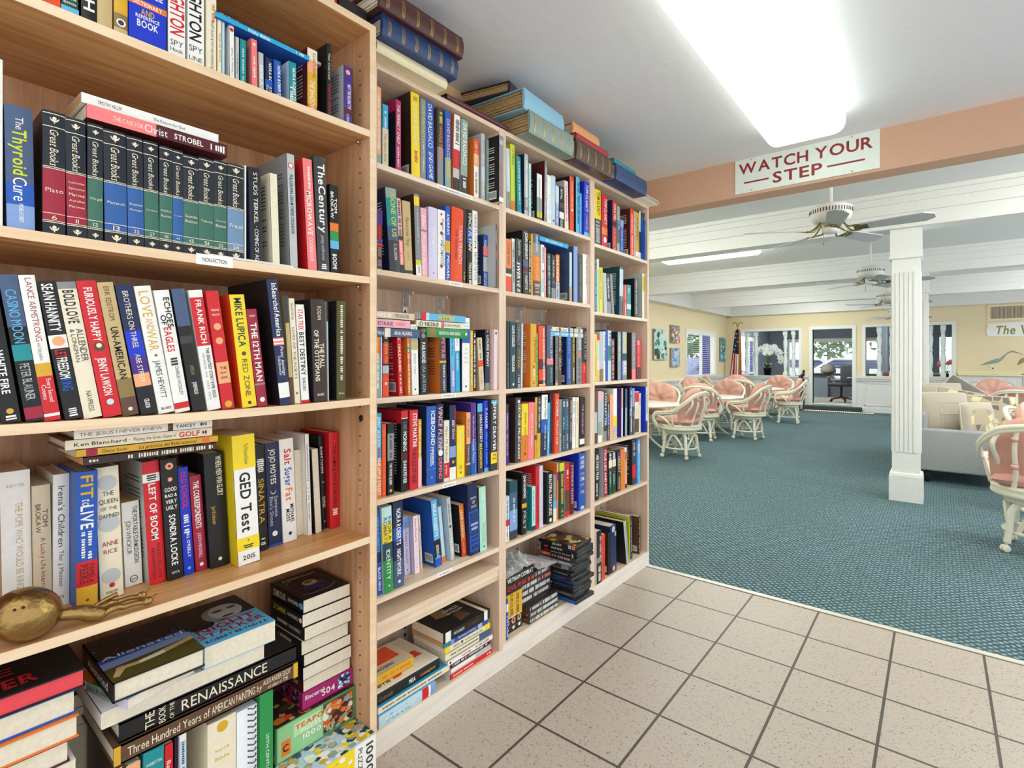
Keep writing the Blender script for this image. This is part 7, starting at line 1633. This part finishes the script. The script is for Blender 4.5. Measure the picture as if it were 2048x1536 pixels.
# ---------------------------------------------------------------- cupboards, herons, vent, wall sign
m_cab = wood('limed_oak', 'd9d3cd', 'e9e5e1', 2, .7)
cw = .50
ctop = MB(); ctop.bevbox(.36, 2.4, WY-.62, WY-.0006, .80, .835, M('e8dfb8', .35), .008, 2); ctop.box(.36, 2.4, WY-.02, WY-.0006, .835, .90, M('e8dfb8', .35)); ctop.build('worktop', label='long pale yellow worktop running over the arched cupboards', cat='worktop')
def cupboard(x, label):
    r = empty('cupboard', (x, WY-.3, FZ), 0, label, 'cupboard', 'limed cupboards along the back wall'); H = .80-FZ
    b = MB(); b.box(0, cw*2-.002, -.28, .296, .0005, H-.001, m_cab); b.build('body', r)
    for k in range(2):
        b = MB(); b.box(k*cw+.01, (k+1)*cw-.01, -.30, -.281, .09, H-.03, m_cab); d = b.build('door', r)
        b = MB(); x0, x1 = k*cw+.07, (k+1)*cw-.07; pts = [(x0, .16)]+[(x0, H-.2)]+[(x0+(x1-x0)*i/10, H-.2+.09*math.sin(math.pi*i/10)) for i in range(1, 10)]+[(x1, H-.2), (x1, .16)]
        b.tube([(a, -.304, z) for a, z in pts], .009, m_white, 6, True); b.build('arched_moulding', d)
        b = MB(); b.ball((k*cw+(cw-.04 if k == 0 else .04), -.312, H-.2), .013, m_bras2, None, 8, 5); b.build('knob', d)
    return r
cupboard(.37, 'first limed cupboard with arched doors, next to the wall opening'); cupboard(1.37, 'second limed cupboard with arched doors, at the right edge')
def heron(x, y, z, s, col, label, pose):
    o = empty('heron_figurine', (x, y, z), 0, label, 'figurine', 'wading bird figurines on the worktop'); m = bumpy('carved_'+col, col, 30, .3, .6)
    b = MB(); b.lathe([(.06*s, .0005), (.06*s, .015*s), (.0001, .016*s)], M('5a4a36' if pose else 'e8e2cc', .5), 16); b.build('stand', o)
    for k in ((-.012, .012) if pose else (0,)):
        b = MB(); b.tube([(k*s, 0, .015*s), (k*.7*s, 0, .25*s)], .006*s, m if pose else M('e8e2cc', .5), 6); b.build('leg', o)
    b = MB()
    if pose: pth = smooth_path([(-.12, 0, .22), (-.06, 0, .3), (.02, 0, .36), (.06, 0, .42), (.05, 0, .48), (.03, 0, .54), (.06, 0, .585), (.11, 0, .57)], 5); rad = [.006, .045, .05, .03, .018, .016, .024, .012]
    else: pth = smooth_path([(-.26, 0, .2), (-.14, 0, .25), (.0, 0, .3), (.08, 0, .34), (.14, 0, .42), (.2, 0, .48), (.26, 0, .51), (.3, 0, .5)], 5); rad = [.004, .03, .048, .028, .016, .015, .022, .012]
    R_ = [rad[min(7, i//5)]+(rad[min(7, i//5+1)]-rad[min(7, i//5)])*(i % 5)/5 for i in range(len(pth))]
    b.tube([p*s for p in pth], [q*s for q in R_], m, 10); b.build('body', o)
    b = MB(); e = pth[-1]*s; b.tube([e, e+Vector((.15*s, 0, (-.02 if pose else -.07)*s))], [.01*s, .002*s], M('4a4438', .5), 6); b.build('beak', o)
heron(.98, WY-.4, .8355, .95, '8fa6a4', 'blue-grey heron leaning forward on a white post on the worktop', 0)
heron(1.42, WY-.42, .8355, .92, 'a08d76', 'brown heron standing on thin legs at the right edge of the worktop', 1)
vt = empty('air_vent', (.86, WY-.002, 2.0), 0, 'cream wall air vent with thin upright fins at the top right', 'vent')
b = MB(); b.box(0, 1.1, -.015, .002, 0, .34, M('efe0bd', .5)); b.build('frame', vt); b = MB(); b.box(.05, 1.05, -.017, -.0152, .04, .3, M('6d6658', .7)); 
for k in range(46): b.box(.05+k*.0218, .058+k*.0218, -.026, -.017, .04, .3, M('e9dcc0', .5))
b.build('grille', vt)
sw = MB(); sw.prism([(0, .03), (.03, .0), (.0, -.12), (.03, -.235), (.6, -.26), (1.3, -.26), (1.33, -.12), (1.3, .02), (.6, .06)], 0, .02, M('eef0ea', .5), Matrix(((1,0,0,0),(0,0,-1,0),(0,1,0,0),(0,0,0,1))))
letters(sw, 'The V', M('8f8442', .4), (.14, -.0208, -.2), (1,0,0), (0,0,1), .52, .19, True, True, None, 'l')
sw.build('carved_sign', loc=(.84, WY-.0008, 1.9), label='white carved wall sign with gold script under the air vent', cat='sign')
b = MB(); b.box(-.035, .035, -.008, 0, -.055, .055, M('efe2bf', .5)); b.box(-.015, .015, -.010, -.008, -.035, -.01, m_dark); b.build('wall_outlet', loc=(.95, WY-.0006, .98), label='small cream wall outlet above the worktop', cat='outlet')
# ---------------------------------------------------------------- outdoors beyond the windows
struct('ground_outside', lambda b: b.box(-40, 40, 21, 60, -.4, -.3, M('d9d6cf', .9)))
struct('ground_side', lambda b: b.box(-40, -4.95, -5, 20.9, -.4, -.3, M('d9d6cf', .9)))
def car(x, y, rz, col, label):
    r = empty('car', (x, y, -.3), rz, label, 'car', 'cars parked outside the windows'); m = M(col, .25, 0, .6)
    b = MB(); R = Matrix(((1,0,0,0),(0,0,-1,.85),(0,1,0,0),(0,0,0,1)))
    b.prism([(-2.2, .3), (2.2, .3), (2.25, .75), (1.7, .95), (1.2, 1.0), (.7, 1.5), (-1.3, 1.52), (-2.1, 1.0), (-2.25, .7)], 0, 1.7, m, R); b.build('body', r)
    b = MB(); g = M('27406e', .1, 0, .8)
    for s in (.855, -.857): b.prism([(1.05, 1.02), (.65, 1.42), (-1.2, 1.44), (-1.85, 1.02)], 0, .003, g, Matrix(((1,0,0,0),(0,0,-1,s),(0,1,0,0),(0,0,0,1))))
    b.build('windows', r)
    for x_, y_ in ((1.4, -.8), (1.4, .8), (-1.4, -.8), (-1.4, .8)): b = MB(); b.lathe([(.01, -.1), (.33, -.1), (.35, 0), (.33, .1), (.01, .1)], m_dark, 20, Matrix.Translation((x_, y_, .3505)) @ Matrix.Rotation(hp, 4, 'X')); b.build('wheel', r)
car(-5.6, 33, .1, 'f2f3f5', 'white car parked beyond the office window'); car(-2.6, 30.5, -.15, 'eef0f2', 'nearer white car parked beyond the office window, to the right'); car(-7.7, 22.6, 1.3, '7f90b8', 'blue car seen low through the left window')
def tree(x, y, h, seed, label):
    r = random.Random(seed); o = empty('tree', (x, y, -.3), 0, label, 'tree', 'trees outside'); b = MB(); b.tube([(0,0,.0005), (.1,0,h*.4), (0,.1,h*.7)], [.14, .1, .05], M('6a5644', .8), 8); b.build('trunk', o)
    bm = bmesh.new()
    for k in range(260):
        a = r.uniform(0, 6.28); q = r.random()**.5*h*.36; z = h*.45+r.random()*h*.5; c = Vector((q*math.cos(a), q*math.sin(a), z)); s = .09+.1*r.random()
        vv = [bm.verts.new(c+Vector((r.uniform(-s, s), r.uniform(-s, s), r.uniform(-s, s)))*2) for _ in range(3)]; bm.faces.new(vv)
    b = MB(); b.bm(bm, M('4d7a46', .7)); b.build('foliage', o)
tree(-11.4, 31, 3.4, 2, 'tree outside the left window'); tree(-5.2, 37, 3.6, 3, 'tree beyond the parked cars'); tree(-1.6, 37.5, 3.6, 4, 'second tree beyond the parked cars, farther right')
b = MB(); b.box(-.12, .12, -.12, .12, .0, 2.8, M('2a3f8f', .5)); b.build('porch_post', loc=(-5.05, 15.0, -.3), label='dark blue porch post outside the left window', cat='post')
b = MB(); b.box(-.12, .12, -.12, .12, .0, 2.8, M('2f4fb4', .5)); b.build('porch_post', loc=(-5.05, 19.75, -.3), label='bright blue porch post outside the office side window', cat='post')
